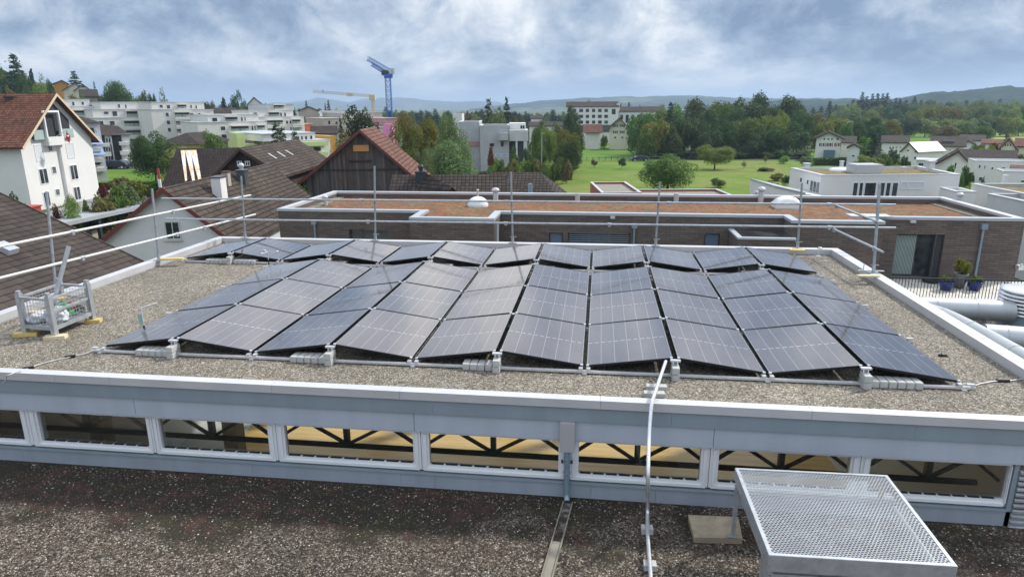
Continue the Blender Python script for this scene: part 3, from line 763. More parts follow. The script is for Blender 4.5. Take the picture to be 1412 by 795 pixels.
# roof truss close behind the glass
tr = G(); yt = YF+.62
zc = atY(487, 614, yt).z
tr.box((XL+.32, yt-.025, zc-.03), (xe, yt+.025, zc+.03)); tr.box((XL+.32, yt-.04, atY(428, 582, yt).z), (xe, yt+.04, atY(428, 582, yt).z+.09))
zn = atY(428, 582, yt).z
for (a0, a1), (b0, b1) in zip(mx[:-1], mx[1:]):
    xl = atY((toPx(Vector(((a0+a1)/2, YF, -.7)))[0]), 600, yt).x; xr = atY((toPx(Vector(((b0+b1)/2, YF, -.7)))[0]), 600, yt).x
    xm = (xl+xr)/2; q = (xr-xl)/4
    tr.box((xm-.035, yt-.04, zc+.051), (xm+.035, yt+.04, zn-.001))
    for s in (-1, 1):
        tr.bar((xm+s*.04, yt, zc+.04), (xm+s*q*1.1, yt, zn+.02), .04, .04)
        tr.bar((xm+s*(2*q-.02), yt+.01, zc+.04), (xm+s*q*1.1, yt+.01, zn+.02), .04, .04)
tr.build('roof_truss', 'steel_dark', hall)
for xx in (-8.6, -6.1): G().box((xx, yt+1.6, -4.3), (xx+.25, yt+1.85, -.27)).build('column', 'beige_wall', hall)
G().box((XL+.31, YF+.31, -4.299), (-8.4, YB-.31, -4.27)).build('floor_covering', 'grey_wall', hall)
# rainwater outlet box and downpipe
dx0, dx1 = xw(773, 585), xw(793, 585); dxc = (dx0+dx1)/2
b = G().box((dx0, YF-.12, ZW1-.12), (dx1, YF-.031, -.195)); b.build('rainwater_box', 'greige', hall)
dp = G(); dp.cyl((dxc, YF-.075, ZW1-.121), (dxc, YF-.075, -.86), .036, 14); dp.cyl((dxc, YF-.075, -.86), (dxc, YF-.075, -.875), .045, 14)
dp.tube([(dxc, YF-.075, -.875), (dxc, YF-.075, -1.15), (dxc+.005, YF-.085, -1.19), (dxc+.01, YF-.13, -1.225)], .036, 14)
dpo = dp.build('downpipe', 'zinc', hall)
for z in (-.74, -.68): G().cyl((dxc, YF-.075, z), (dxc, YF-.075, z+.02), .044, 14).build('pipe_clip', 'zinc', dpo)
for s in (-1, 1): G().box((dxc+s*.045, YF-.09, -.735), (dxc+s*.07, YF-.06, -.70)).build('pipe_bracket', 'steel_dark', dpo)
# corner return and corrugated wall on the right
G().box((xe+.004, YF-.0, ZR-.05), (xe+.055, YF+.14, ZW1-.004)).build('corner_post', 'fascia_dark', hall)
c = G(); z = ZR-.04
while z < ZW1-.07:
    c.prism([(YF+.0, z), (YF-.025, z+.015), (YF-.025, z+.04), (YF+.0, z+.055), (YF+.06, z+.055), (YF+.06, z)], 'x', xe+.06, XR-.02); z += .07
c.build('corrugated_cladding', 'galv', hall)

# ------------------------------------------------------------------ the lower roof in front and the one beside
low = thing('lower_building', 'lower building with old dark mossy gravel roof in front of the hall', 'building')
G().box((-16, -14, ZR-.25), (XR+9, YF-.002, ZR)).build('gravel_roof', 'gravel_dark', low)
G().box((-15.9, -13.9, -9.3), (XR+8.9, YF-.05, ZR-.26)).build('wall', 'shade_wall', low)
side = thing('plant_roof_building', 'low building beside the hall with dark gravel roof carrying ventilation ducts', 'building')
G().box((XR+.2, YF+.02, -1.95), (16, 9.6, -1.75)).build('gravel_roof', 'gravel_dark', side)
G().box((XR+.2, YF+.05, -9.3), (15.9, 9.5, -1.96)).build('wall', 'shade_wall', side)
G().box((XR+.2, 9.602, -2.1), (16.1, 9.85, -1.55)).build('parapet', 'shade_wall', side); G().box((XR+.15, 9.58, -1.548), (16.15, 9.9, -1.49)).build('coping', 'coping', side)

def stones(name, label, n, region, z, smin, smax, seed):
    r = random.Random(seed); vs, fs = [], []
    for i in range(n):
        x, y = region(r); s = r.uniform(smin, smax); a = r.uniform(0, 3.1); sx, sy, sz = s*r.uniform(.7, 1.3), s*r.uniform(.6, 1.), s*r.uniform(.4, .7); k = len(vs); ca, sa = math.cos(a), math.sin(a)
        for (u, v, w) in ((1, 0, 0), (.3, 1, .1), (-.9, .4, 0), (-.6, -.8, .1), (.5, -.9, 0), (.1, .1, 1), (-.25, -.15, .85)):
            u *= sx*r.uniform(.8, 1.2); v *= sy*r.uniform(.8, 1.2); vs.append((x+u*ca-v*sa, y+u*sa+v*ca, z+w*sz-.002))
        fs += [[k, k+1, k+5], [k+1, k+2, k+5], [k+2, k+6, k+5], [k+2, k+3, k+6], [k+3, k+4, k+6], [k+4, k+5, k+6], [k+4, k, k+5]]
    g = G(); g.add(vs, fs); o = g.build(name, 'stone'); tag(o, label, kind='stuff')
def rg_low(r):
    y = YF-.05-(r.random()**1.3)*3.4; return r.uniform(-7.5, 6.5), y
def rg_up(r):
    f = r.random()
    if f < .55: return r.uniform(XL+.3, XR-.25), r.uniform(YF+.1, -.06)
    if f < .8: return r.uniform(2*PIT_+.1, XR-.2), r.uniform(YF+.1, 7.6)
    return r.uniform(XL+.3, -3*PIT_-.15), r.uniform(YF+.1, 5.4)
PIT_ = 2.34942
stones('loose_gravel', 'loose stones lying on the dark lower gravel roof', 15000, rg_low, ZR, .006, .015, 1)
stones('loose_gravel', 'loose stones lying on the pale upper gravel roof', 15000, rg_up, 0., .006, .014, 2)
# drainage strip running from the downpipe towards the viewer
p0 = atZ(783, 694, ZR); p1 = atZ(750, 812, ZR); d = (p1-p0).normalized(); nrm = Vector((-d.y, d.x, 0))
def strip(a, b, w, z0, z1, m, name, par):
    g = G(); A = p0.lerp(p1, a); B = p0.lerp(p1, b)
    v = [A-nrm*w, A+nrm*w, B+nrm*w, B-nrm*w]; g.slab([(q.x, q.y, z1) for q in v], z1-z0); return g.build(name, m, par)
ds = thing('drainage_channel', 'flat metal drainage strip crossing the dark gravel below the downpipe', 'gutter')
strip(.0, .5, .05, ZR-.02, ZR+.012, 'concrete_dark', 'dirty_end', ds); strip(.502, 1.35, .05, ZR-.02, ZR+.016, 'concrete_dark', 'metal_strip', ds)
for s in (-1, 1):
    g = G(); A = p0+nrm*s*.056; B = p0.lerp(p1, 1.35)+nrm*s*.056
    g.bar((A.x, A.y, ZR+.012), (B.x, B.y, ZR+.018), .012, .04); g.build('edge_flange', 'concrete_dark', ds)
m_, nt_, b_ = newmat('dirty_wet_strip'); v_ = coords(nt_, 'Object')
L(nt_, ramp(nt_, noise(nt_, v_, 7., 6, .7), [(.35, (.015, .012, .01)), (.5, (.05, .035, .025)), (.6, (.2, .19, .17)), (.75, (.35, .34, .33))]), b_.inputs['Base Color']); b_.inputs['Roughness'].default_value = .3
ds.children[0].data.materials[0] = m_
q = atZ(780, 715, ZR+.02)

# ------------------------------------------------------------------ solar panels
PIT = 2.34942; ZV = .10; ZP = .2612; PL = 1.722; LF = 5.21; GAPY = .50
tilt = math.atan2(ZP-ZV, PIT/2-.03); PW = 1.134
def make_panel():
    t = thing('solar_panel', 'x', 'solar panel', group='solar panels of the tilted roof array')
    f = G(); b = .011; h = .032
    f.box((0, 0, -h), (PW, b, 0)); f.box((0, PL-b, -h), (PW, PL, 0)); f.box((0, b, -h), (b, PL-b, 0)); f.box((PW-b, b, -h), (PW, PL-b, 0))
    f.build('frame', 'pv_frame', t)
    g = G(); g.quad((b, b, -.003), (PW-b, b, -.003), (PW-b, PL-b, -.003), (b, PL-b, -.003), uv=[(0, 0), (1, 0), (1, 1), (0, 1)])
    g.quad((b, b, -.009), (b, PL-b, -.009), (PW-b, PL-b, -.009), (PW-b, b, -.009), uv=[(0, 0), (0, 0.01), (0.01, 0.01), (0.01, 0)]); g.build('glass', 'pv', t)
    for x in (.0, PW-.035):
        for y in (-.012, PL-.014): G().box((x, y, -.01), (x+.035, y+.026, .009)).build('end_clamp', 'alu', t)
    for x in (b, PW-b-.004): G().box((x, b, -.0028), (x+.004, PL-b, -.0012)).build('edge_strip', 'alu', t)
    return t
pan0 = make_panel(); used = [False]
ordn = ['first', 'second', 'third', 'fourth', 'fifth', 'sixth', 'seventh', 'eighth', 'ninth', 'tenth', 'eleventh', 'twelfth']
def place_panel(x, y, z, ry, label):
    p = pan0 if not used[0] else copy_tree(pan0); used[0] = True
    p.location = (x, y, z+random.uniform(-.002, .002)); p.rotation_euler = (random.uniform(-.002, .002), ry+random.uniform(-.004, .004), random.uniform(-.001, .001)); p['label'] = label
Lrow = ['front', 'middle', 'back']
for blk, (i0, i1, ys_) in enumerate(((-3, 2, [0, PL+.022, 2*(PL+.022)]), (-4, 2, [LF+GAPY]))):
    for i in range(i0, i1):
        for s in (0, 1):
            n = (i-i0)*2+s
            for r, y in enumerate(ys_):
                where = ('%s panel in the %s column from the left of the large block' % (Lrow[r], ordn[n])) if blk == 0 else ('%s panel from the left in the single far row' % ordn[n])
                if s == 0: place_panel(i*PIT+.022, y, ZV, -tilt, 'solar '+where)
                else: place_panel((i+1)*PIT-.022-PW*math.cos(tilt), y, ZP, tilt, 'solar '+where)
# mounting rails across the roof, feet at valleys and brackets at peaks
for blk, (i0, i1, ys_) in enumerate(((-3, 2, [-.05, PL+.01, 2*PL+.035, LF+.04]), (-4, 2, [LF+GAPY-.05, LF+GAPY+PL+.03]))):
    for r, y in enumerate(ys_):
        t = thing('mounting_rail', 'aluminium mounting rail %s' % (['along the front edge of the large panel block', 'under the joint of front and middle panels', 'under the joint of middle and back panels', 'behind the large panel block at the gap'][r] if blk == 0 else ['in front of the far panel row', 'behind the far panel row'][r]), 'rail', group='aluminium rails carrying the solar panels')
        g = G(); g.box((i0*PIT-.08, y-.022, .015), (i1*PIT+.08, y+.022, .045)); g.box((i0*PIT-.08, y-.008, .045), (i1*PIT+.08, y+.008, .052)); g.build('rail_profile', 'alu', t)
        for i in range(i0, i1+1):
            k = G()
            for s in (-1, 1):
                if (i == i0 and s < 0) or (i == i1 and s > 0): continue
                k.box((i*PIT+s*.05-.025, y-.03, .0455), (i*PIT+s*.05+.025, y+.035, .085))
            k.box((i*PIT-.03, y-.05, .0), (i*PIT+.03, y+.05, .014)); k.build('low_foot', 'alu', t)
        for i in range(i0, i1):
            xc = (i+.5)*PIT; k = G(); k.box((xc-.035, y-.02, .046), (xc-.02, y+.03, ZP-.036)); k.box((xc+.02, y-.02, .046), (xc+.035, y+.03, ZP-.036))
            k.box((xc-.065, y-.03, ZP-.035), (xc+.065, y+.02, ZP-.012)); k.build('ridge_bracket', 'alu', t)
# side feet that show as white blobs on the outer edges
for x, lab in ((-3*PIT-.13, 'left edge of the large panel block'), (2*PIT+.1, 'right edge of the large panel block')):
    for k, y in enumerate((0., PL+.01, 2*PL+.03, LF)):
        t = tag(G().box((x-.06, y-.03, .0), (x+.06, y+.03, .03)).box((x-.04, y-.022, .03), (x+.05, y+.022, .065)).build('rail_end_foot', 'alu'), 'short bright foot %s on the %s' % (['nearest the viewer', 'second', 'third', 'farthest'][k], lab), 'foot', 'rail end feet on the gravel')
# ballast blocks
blk0 = None
def ballast(x, y, z, label, rz=0.):
    global blk0
    if blk0 is None:
        bm = bmesh.new(); bmesh.ops.create_cube(bm, size=1); bmesh.ops.scale(bm, vec=(.096, .2, .088), verts=bm.verts); bmesh.ops.bevel(bm, geom=bm.edges[:], offset=.006, segments=2, affect='EDGES')
        me = bpy.data.meshes.new('ballast_block'); bm.to_mesh(me); bm.free(); me.materials.append(M['block']); blk0 = me
    o = bpy.data.objects.new('ballast_block', blk0); col.objects.link(o); o.location = (x, y, z+.044); o.rotation_euler = (0, 0, rz+random.uniform(-.04, .04))
    tag(o, label, 'concrete block', 'grey concrete ballast blocks')
fy = .04
for i, n, sd, nm in ((-3, 5, -1, 'of the leftmost ridge'), (-2, 5, -1, 'of the second ridge'), (-1, 4, -1, 'of the third ridge'), (0, 0, -1, 'of the conduit ridge'), (1, 6, 1, 'of the rightmost ridge')):
    xc = (i+.5)*PIT
    for k in range(2): ballast(xc, fy-.13, .0+k*.092, '%s grey ballast block of the stacked pair at the front %s' % (['lower', 'upper'][k], nm))
    for k in range(n): ballast(xc+sd*(.115+k*.1035), fy-.06, .004, 'flat grey ballast block, %s outward from the pair %s, front edge' % (ordn[k], nm))
yr = LF+GAPY
for i, nl, nr, nm in ((-4, 5, 5, 'first ridge'), (-3, 1, 3, 'second ridge'), (-2, 0, 4, 'third ridge'), (-1, 0, 3, 'fourth ridge'), (0, 0, 2, 'fifth ridge'), (1, 3, 0, 'last ridge')):
    xc = (i+.5)*PIT
    for k in range(2): ballast(xc, yr-.09, .0+k*.092, '%s grey block of the pair under the far row, %s' % (['lower', 'upper'][k], nm))
    for k in range(nl): ballast(xc-.13-k*.105, yr-.02, .004, 'grey block, %s left of the pair under the far row, %s' % (ordn[k], nm))
    for k in range(nr): ballast(xc+.13+k*.105, yr-.02, .004, 'grey block, %s right of the pair under the far row, %s' % (ordn[k], nm))

# ------------------------------------------------------------------ scaffold guard rail
def post(pt, pb, label, plate=True, rail_z=(), r=.024):
    t = thing('guard_post', label, 'post', pb, group='scaffold posts round the roof')
    a = Vector((0, 0, 0)); b_ = Vector(pt)-Vector(pb); u = b_.normalized()
    G().cyl(a, b_, r, 12).build('tube', 'galv_tube', t)
    if plate:
        G().box((-.1, -.07, .0), (.1, .07, .012)).build('base_plate', 'galv', t); G().cyl((0, 0, .012), u*.16, .034, 10).build('socket', 'galv', t)
        w = G(); w.bar(u*.16+Vector((-.06, 0, 0)), u*.16+Vector((.1, 0, .0)), .016); w.build('locking_bolt', 'galv', t)
    for z in rail_z:
        q = u*z; k = G(); k.box(q+Vector((-.04, -.055, -.035)), q+Vector((.04, .03, .035))); k.cyl(q+Vector((0, -.055, 0)), q+Vector((0, -.085, 0)), .012, 6); k.build('coupler', 'galv', t)
    return t
def tube(a, b, label, m='white_tube', r=.024, coup=()):
    t = thing('scaffold_tube', label, 'tube', a, group='scaffold tubes of the guard rail')
    d = Vector(b)-Vector(a); G().cyl((0, 0, 0), d, r, 12).build('pipe', m, t)
    for c in coup:
        q = d*c; k = G(); u = d.normalized(); k.cyl(q-u*.05, q+u*.05, .036, 8); k.box(q+Vector((-.03, -.03, -.06)), q+Vector((.03, .03, .02))); k.build('coupler', 'galv', t)
    return t
XP = -9.72
def lp(px, py, x=XP): return atX(px, py, x)
posts = [((64, 264), (81, 424), 'X', XP, 'galvanised post behind the wire basket on the left edge'),
         ((209.5, 260), (219, 357), 'X', XP, 'galvanised post in front of the white gable on the left edge'),
         ((332.5, 243), (338, 327), 'Y', YB-.12, 'galvanised post at the far left roof corner'),
         ((516.4, 229), (517.6, 331), 'Y', YB-.1, 'galvanised post on the far edge in front of the barn'),
         ((704.5, 237), (707, 335), 'Y', YB-.1, 'galvanised post on the middle of the far edge'),
         ((910, 251), (904, 337), 'Y', YB-.1, 'leaning galvanised post on the far edge right of the middle'),
         ((1106, 252), (1099.5, 344), 'Y', YB-.1, 'galvanised post on the far edge by the white dome skylight'),
         ((1213, 254), (1204, 378), 'X', XR-.07, 'thick galvanised post on the right roof edge')]
for a, b, ax, v, lab in posts:
    f = atX if ax == 'X' else atY
    T = f(a[0], a[1], v); B = f(b[0], b[1], v)
    if ax == 'Y':
        B = Vector((f(b[0], b[1], v).x, v, .14)); 
    else: B = Vector((v, f(b[0], b[1], v).y, .14))
    post(T, B, lab, True, (), .03 if ax == 'X' and v > 0 else .024)
tube(atX(-60, 352, XP+.03), atX(345.5, 269, XP+.03), 'upper pale tube rising along the left roof edge', coup=(.26, .6, .93))
tube(atX(-60, 398, XP+.03), atX(352, 295.5, XP+.03), 'lower pale tube rising along the left roof edge', coup=(.28, .6, .72))
yy = YB-.16
tube(atY(223, 273.5, yy), atY(1252*.0+1235, 282.2, yy), 'upper tube running across the whole far roof edge', 'galv', coup=(.3, .505, .72, .92))
tube(atY(229, 301.5, yy), atY(1235, 314, yy), 'lower tube running across the whole far roof edge', 'galv', coup=(.305, .5, .64, .92))
a = atY(1152.5, 283, yy); b = atX(1213.5, 307, XR-.09); tube(a, b, 'upper short slanting tube at the right corner', 'galv', coup=(.02, .93))
a = atY(1149, 315.5, yy); b = atX(1218, 347.5, XR-.09); tube(a, b, 'lower short slanting tube at the right corner', 'galv', coup=(.02, .85))
def board(px, py, z, sx, sy, sz, rz, m, label):
    p = atZ(px, py, z); o = G().box((-sx/2, -sy/2, 0), (sx/2, sy/2, sz)).build('wooden_pad', m, None, (p.x, p.y, z), (0, 0, rz)); tag(o, label, 'wooden board', 'wooden pads under scaffold and basket'); return o
board(238, 357.5, .145, .5, .14, .03, .2, 'wood_yellow', 'yellow board at the foot of the post by the white gable')
board(1099, 345, .145, .34, .16, .025, 0, 'wood_yellow', 'yellow board under the far edge post near the dome skylight')
board(1196, 381, .145, .42, .12, .03, .1, 'wood_pale', 'pale board under the post on the right roof edge')
p = atZ(1185, 381, .1)
o = thing('post_bracket', 'flat steel bracket holding the right edge post', 'bracket', (XR-.07, atX(1204, 378, XR-.07).y, .14))
G().box((-.3, -.03, .035), (.2, .03, .05)).build('bracket_arm', 'galv', o); G().cyl((-.2, 0, .05), (-.2, 0, .19), .008, 8).build('spindle', 'galv', o)
# ------------------------------------------------------------------ wire basket on the left
c1 = atZ(36, 457, .06); c2 = atZ(76, 461, .06); c3 = atZ(128, 439, .06)
c4 = c1+c3-c2
bx = thing('wire_basket', 'galvanised wire mesh storage basket full of bags at the left roof edge', 'basket', (c2.x, c2.y, .06))
o2 = Vector((c2.x, c2.y, .06)); cs = [Vector((q.x, q.y, .06))-o2 for q in (c2, c3, c4, c1)]
tops = []
for q, (tx, ty) in zip(cs, ((58, 403), (119, 384), (80, 388), (18, 401))):
    g = G(); h = .62
    g.bar(q, q+Vector((0, 0, h)), .075, .075); g.bar(q+Vector((0, 0, h)), q+Vector((0, 0, h+.05)), .055, .055); g.build('corner_post', 'galv', bx); tops.append(q+Vector((0, 0, h)))
for z, w in ((.1, .06), (.36, .035), (.56, .035)):
    g = G()
    for i in range(4):
        if z == .36 and i in (2, 3): continue
        g.bar(cs[i]+Vector((0, 0, z)), cs[(i+1) % 4]+Vector((0, 0, z)), w, w)
    g.build('frame_bar', 'galv', bx)
g = G()
for i in (0, 1, 2, 3):
    a, b = cs[i], cs[(i+1) % 4]; n = int((b-a).length/.06)
    for k in range(1, n): q = a.lerp(b, k/n); g.bar(q+Vector((0, 0, .1)), q+Vector((0, 0, .55)), .005)
    for k in range(1, 8): g.bar(a+Vector((0, 0, .1+k*.056)), b+Vector((0, 0, .1+k*.056)), .005)
g.build('wire_mesh', 'galv', bx)
g = G(); g.slab([tuple(q+Vector((0, 0, .11))) for q in cs], .03); g.build('bottom_tray', 'galv', bx)
def lump(name, p, sx, sy, sz, m, label, cat, seed, rz=0):
    bm = bmesh.new(); bmesh.ops.create_icosphere(bm, subdivisions=4, radius=1); r = random.Random(seed)
    from mathutils import noise as mn
    for v in bm.verts:
        n = mn.noise(v.co*1.7+Vector((seed, 0, 0)))*.35+mn.noise(v.co*5+Vector((0, seed, 0)))*.12
        v.co *= 1+n
        if v.co.z < -.45: v.co.z = -.45
    bmesh.ops.scale(bm, vec=(sx, sy, sz), verts=bm.verts); me = bpy.data.meshes.new(name); bm.to_mesh(me); bm.free(); me.materials.append(M[m])
    for f in me.polygons: f.use_smooth = True
    o = bpy.data.objects.new(name, me); col.objects.link(o); o.location = p; o.rotation_euler = (0, 0, rz); tag(o, label, cat); return o
ctr = o2+(cs[0]+cs[2])/2
def inb(a, b, z=.2): q = cs[0]+(cs[1]-cs[0])*a+(cs[3]-cs[0])*b; return o2+q+Vector((0, 0, z))
lump('plastic_sack', inb(.3, .3, .22), .2, .15, .14, 'plastic_white', 'crumpled white sack lying in the wire basket near its front corner post', 'sack', 3)
lump('plastic_sack', inb(.22, .75, .19), .17, .13, .1, 'plastic_white', 'flat greyish plastic sack in the left part of the wire basket', 'sack', 11, 1.)
lump('plastic_sheet', inb(.52, .3, .24), .12, .06, .13, 'plastic_green', 'green and white plastic packaging in the middle of the wire basket', 'packaging', 5, .4)
lump('red_bag', inb(.74, .4, .24), .11, .07, .09, 'plastic_red', 'dark red bag near the right end of the wire basket', 'bag', 7)
lump('grey_bag', inb(.85, .35, .2), .13, .1, .08, 'grey_pot', 'dark grey bag at the right end of the wire basket', 'bag', 9)
for k, (a, b, z, rz) in enumerate(((.3, .85, .3, .5), (.7, .75, .42, .9))):
    o = G().box((-.15, -.05, 0), (.15, .05, .03)).build('wood_offcut', 'wood_yellow' if k else 'wood_pale', None, inb(a, b, z-.05), (.05, .04, rz)); tag(o, ['pale timber offcut lying on the left sack in the basket', 'yellow timber offcut at the back of the basket'][k], 'timber')
for k in range(4): pass
pt = atX(113/1*1., 340, -9.); A = inb(.1, .35, .12)
Bm = A+Vector((.02, .35, 1.0)); tgt = atD(95, 339, (A-CAM).dot(CF)+.12)
o = G().bar((0, 0, 0), tgt-A, .06, .04).build('steel_profile', 'galv', None, A); tag(o, 'long galvanised steel profile leaning upright out of the wire basket', 'steel profile')
for q, m, lab, w in ((cs[0], 'wood_pale', 'pale timber pad under the near corner of the wire basket', .3), (cs[3], 'wood_yellow', 'flat yellow board under the left corner of the wire basket', .34), (cs[1], 'wood_yellow', 'small yellow board under the right corner of the wire basket', .24)):
    o = G().box((-w/2, -.07, 0), (w/2, .07, .055)).build('wooden_pad', m, None, (o2.x+q.x+.02, o2.y+q.y-.02, .002), (0, 0, .35)); tag(o, lab, 'wooden board', 'wooden pads under scaffold and basket')

# ------------------------------------------------------------------ small instruments on the roof
def instrument(px, py, pxt, pyt, label, arm=None, sleeve=True, mint=False, zb=.0, rotor=False, r=.011):
    B = atZ(px, py, zb); D = (B-CAM).dot(CF); T = atD(pxt, pyt, D); h = T.z-zb
    t = thing('wind_gauge', label, 'wind gauge', (B.x, B.y, zb))
    G().box((-.05, -.04, 0), (.05, .04, .02)).build('foot', 'alu', t)
    if sleeve: G().cyl((0, 0, .02), (0, 0, .14), .016, 10).build('sleeve', 'black', t)
    G().cyl((0, 0, .14 if sleeve else .02), (0, 0, h), r, 10).build('mast', 'alu', t)
    if mint: G().box((-.075, -.006, .16), (-.014, .006, .33)).build('label_plate', 'mint', t)
    if arm:
        e = Vector((arm[0], arm[1], arm[2])); g = G(); g.cyl((0, 0, h), Vector((0, 0, h))+e, .006, 8); g.cyl(Vector((0, 0, h))+e*.3, Vector((0, 0, h))+e*.62, .013, 8); g.cyl(Vector((0, 0, h))+e*.7, Vector((0, 0, h))+e*.98, .016, 8); g.build('cross_arm', 'cap', t)
    if rotor:
        g = G()
        for k in range(3):
            a = 2.09*k+.3; e = Vector((math.cos(a)*.2, math.sin(a)*.2, h)); g.cyl((0, 0, h), e, .006, 6); g.lathe([(0, -.02), (.03, -.015), (.035, .01), (.0, .02)], 10, e)
        g.build('cup_rotor', 'cap', t)
    return t
instrument(200, 460, 196.5, 421, 'slim roof instrument with mint green plate, black sleeve and slanting white arm', arm=(.16, .18, .03), mint=True)
instrument(371, 366, 371.5, 346, 'small white cup instrument in front of the far panel row on the left', rotor=True)
instrument(1018.5, 376, 1019, 361, 'small grey rod instrument in the gap before the far right panels', sleeve=False, r=.02)
t = instrument(1128, 353.5, 1134, 344, 'short white T-shaped vent standing outside the right roof edge', sleeve=False, zb=.14, r=.012)
g = G(); g.lathe([(0, 0), (.05, .0), (.06, .015), (.03, .035), (0, .04)], 12, (0, 0, .0)); g.build('cap_disc', 'cap', t, (0.02, 0, .18))

# cables with connectors
def cable(pts, r, m, label):
    P = [atZ(x, y, z) for x, y, z in pts]; Q = []
    for i in range(len(P)-1):
        for k in range(6):
            f = k/6; q = P[i].lerp(P[i+1], f); q.x += math.sin((i+f)*7.)*.008; q.y += math.cos((i+f)*5.)*.008; Q.append(q)
    Q.append(P[-1]); o = Q[0]; t = thing('cable', label, 'cable', o); G().tube([q-o for q in Q], r, 7).build('wire', m, t); return t, P
t, P = cable([(142, 479, .05), (118, 487, .015), (96, 492, .015), (60, 500, .015), (38, 508, .015), (22, 513, .16), (10, 517, .16), (4, 530, .0)], .007, 'cap', 'thin white cable leading from the left panel corner to the roof edge')
for k in (2, 4):
    G().cyl(P[k]-Vector((.06, .02, 0))-P[0], P[k]+Vector((.06, .03, 0.01))-P[0], .022, 8).build('connector', 'black', t)
t, P = cable([(1328, 529, .05), (1345, 531, .015), (1362, 526, .015), (1384, 525, .015), (1425, 521, .015)], .007, 'cap', 'thin pale cable on the gravel right of the last panel')
G().cyl(P[3]-Vector((.08, 0, 0))-P[0], P[3]+Vector((.07, .01, 0))-P[0], .028, 8).build('connector', 'black', t)
o = lump('black_clump', atZ(1300, 490, .01), .06, .03, .03, 'black', 'small black lump of cable ties on the gravel by the right parapet', 'cable end', 21)
o = lump('black_clump', atZ(1352, 477, .01), .03, .02, .02, 'black', 'tiny black scrap on the gravel near the right parapet', 'scrap', 22)

# ------------------------------------------------------------------ conduit down to the lower roof
pts = [atZ(918, 498, .22), atZ(908, 527, .19), atZ(900.5, 549, .175), atZ(898.5, 556, .165)]
f0 = pts[-1]; b0 = atY(895, 600, f0.y-.22); b1 = atY(893.5, 660, f0.y-.62); b2 = atZ(893, 700, ZR+.13); b3 = atZ(893, 735, ZR+.1); b4 = atZ(897, 790, ZR+.09); b5 = atZ(899, 830, ZR+.09)
raw = pts+[b0, b1, b2, b3, b4, b5]
def smooth(P, n=6):
    out = []
    for i in range(len(P)-1):
        a = P[max(i-1, 0)]; b = P[i]; c = P[i+1]; d = P[min(i+2, len(P)-1)]
        for k in range(n):
            t = k/n; out.append(.5*((2*b)+(c-a)*t+(2*a-5*b+4*c-d)*t*t+(3*b-a-3*c+d)*t*t*t))
    return out+[P[-1]]
sp = smooth(raw); o0 = sp[0]
t = thing('conduit_pipe', 'shiny bent aluminium conduit running from the panels over the eaves down to the dark gravel', 'pipe', o0)
G().tube([q-o0 for q in sp], .022, 12).build('pipe', 'alu', t)
j = sp[int(len(sp)*.62)]-o0; u = (sp[int(len(sp)*.62)+1]-sp[int(len(sp)*.62)]).normalized(); G().cyl(j-u*.05, j+u*.05, .0255, 12).build('sleeve', 'alu', t)
for px, py, z, lab in ((905, 536, 0., 'flat concrete block under the conduit farther from the eaves'), (902, 545.5, 0., 'flat concrete block under the conduit close to the eaves'), (892, 733, ZR, 'grey concrete block under the conduit farther back on the dark gravel'), (896, 783, ZR, 'grey concrete block under the conduit nearest the viewer')):
    p = atZ(px, py, z); hh = .05 if z == 0 else .065
    w = .25 if z == 0 else .13
    o = G().box((-w/2, -.05, 0), (w/2, .05, hh)).build('support_block', 'block', None, (p.x, p.y, z+.002), (0, 0, .03)); tag(o, lab, 'concrete block', 'support blocks under the conduit')

# ------------------------------------------------------------------ perforated cover on the lower roof
F0 = atZ(1010, 738, ZR+.08); zt = atY(1015, 646, F0.y).z
TL = atZ(1014, 645, zt); TR = atZ(1223, 655, zt); W = TR-TL
best = None
for i in range(400):
    D = 2.+i*.01; BL = atD(1061, 765, D); q = toPx(BL+W)
    e = (q[0]-1320)**2+(q[1]-780)**2
    if best is None or e < best[0]: best = (e, BL)
BL = best[1]; print('cover', TL, TR, BL, best[0])
ex = W.normalized(); ey = (BL-TL); ey -= ex*ey.dot(ex); LH = ey.length; ey = ey.normalized(); ez = ex.cross(ey); ez = -ez if ez.z < 0 else ez; WD = W.length
cv = thing('perforated_cover', 'sloping perforated sheet metal cover on the dark gravel at lower right', 'cover', TL)
mw = Matrix(((ex.x, -ey.x, ez.x, 0), (ex.y, -ey.y, ez.y, 0), (ex.z, -ey.z, ez.z, 0), (0, 0, 0, 1)))
def cvb(g, name, m):
    g.v = [tuple(mw @ Vector(p)) for p in g.v]; return g.build(name, m, cv)
nx_, ny_ = 46, 54; g = G(); bw = .03
cw = (WD-2*bw)/nx_; ch = (LH-2*bw)/ny_
# two skewed sets of strips that cross leave a staggered field of lozenge holes
vs, fs = [], []
for j in range(ny_):
    for i in range(nx_+ (j % 2)):
        x0 = bw+(i-(.5 if j % 2 else 0))*cw; x1 = x0+cw; x0c, x1c = max(x0, bw), min(x1, WD-bw); y0 = -bw-j*ch; y1 = y0-ch
        k = len(vs); vs += [(x0c, y0, 0), (x1c, y0, 0), (x1c, y1, 0), (x0c, y1, 0)]
        if x1c-x0c < cw*.9: fs.append([k, k+1, k+2, k+3]); continue
        cx, cy = (x0+x1)/2, (y0+y1)/2; hx, hy = cw*.40, ch*.36; m = []
        for a in range(8): t = math.pi/8+a*math.pi/4; m.append((cx+hx*1.05*math.cos(t), cy-hy*1.1*math.sin(t), 0))
        vs += m; a = k+4   # outer: 0 tl(y0) 1 tr 2 br 3 bl ; inner from right going to -y
        fs += [[k+1, k+2, a+1, a+0], [k+2, a+2, a+1], [k+2, k+3, a+3, a+2], [k+3, a+4, a+3], [k+3, k+0, a+5, a+4], [k+0, a+6, a+5], [k+0, k+1, a+7, a+6], [k+1, a+0, a+7]]
g.add(vs, fs); cvb(g, 'perforated_sheet', 'perf')
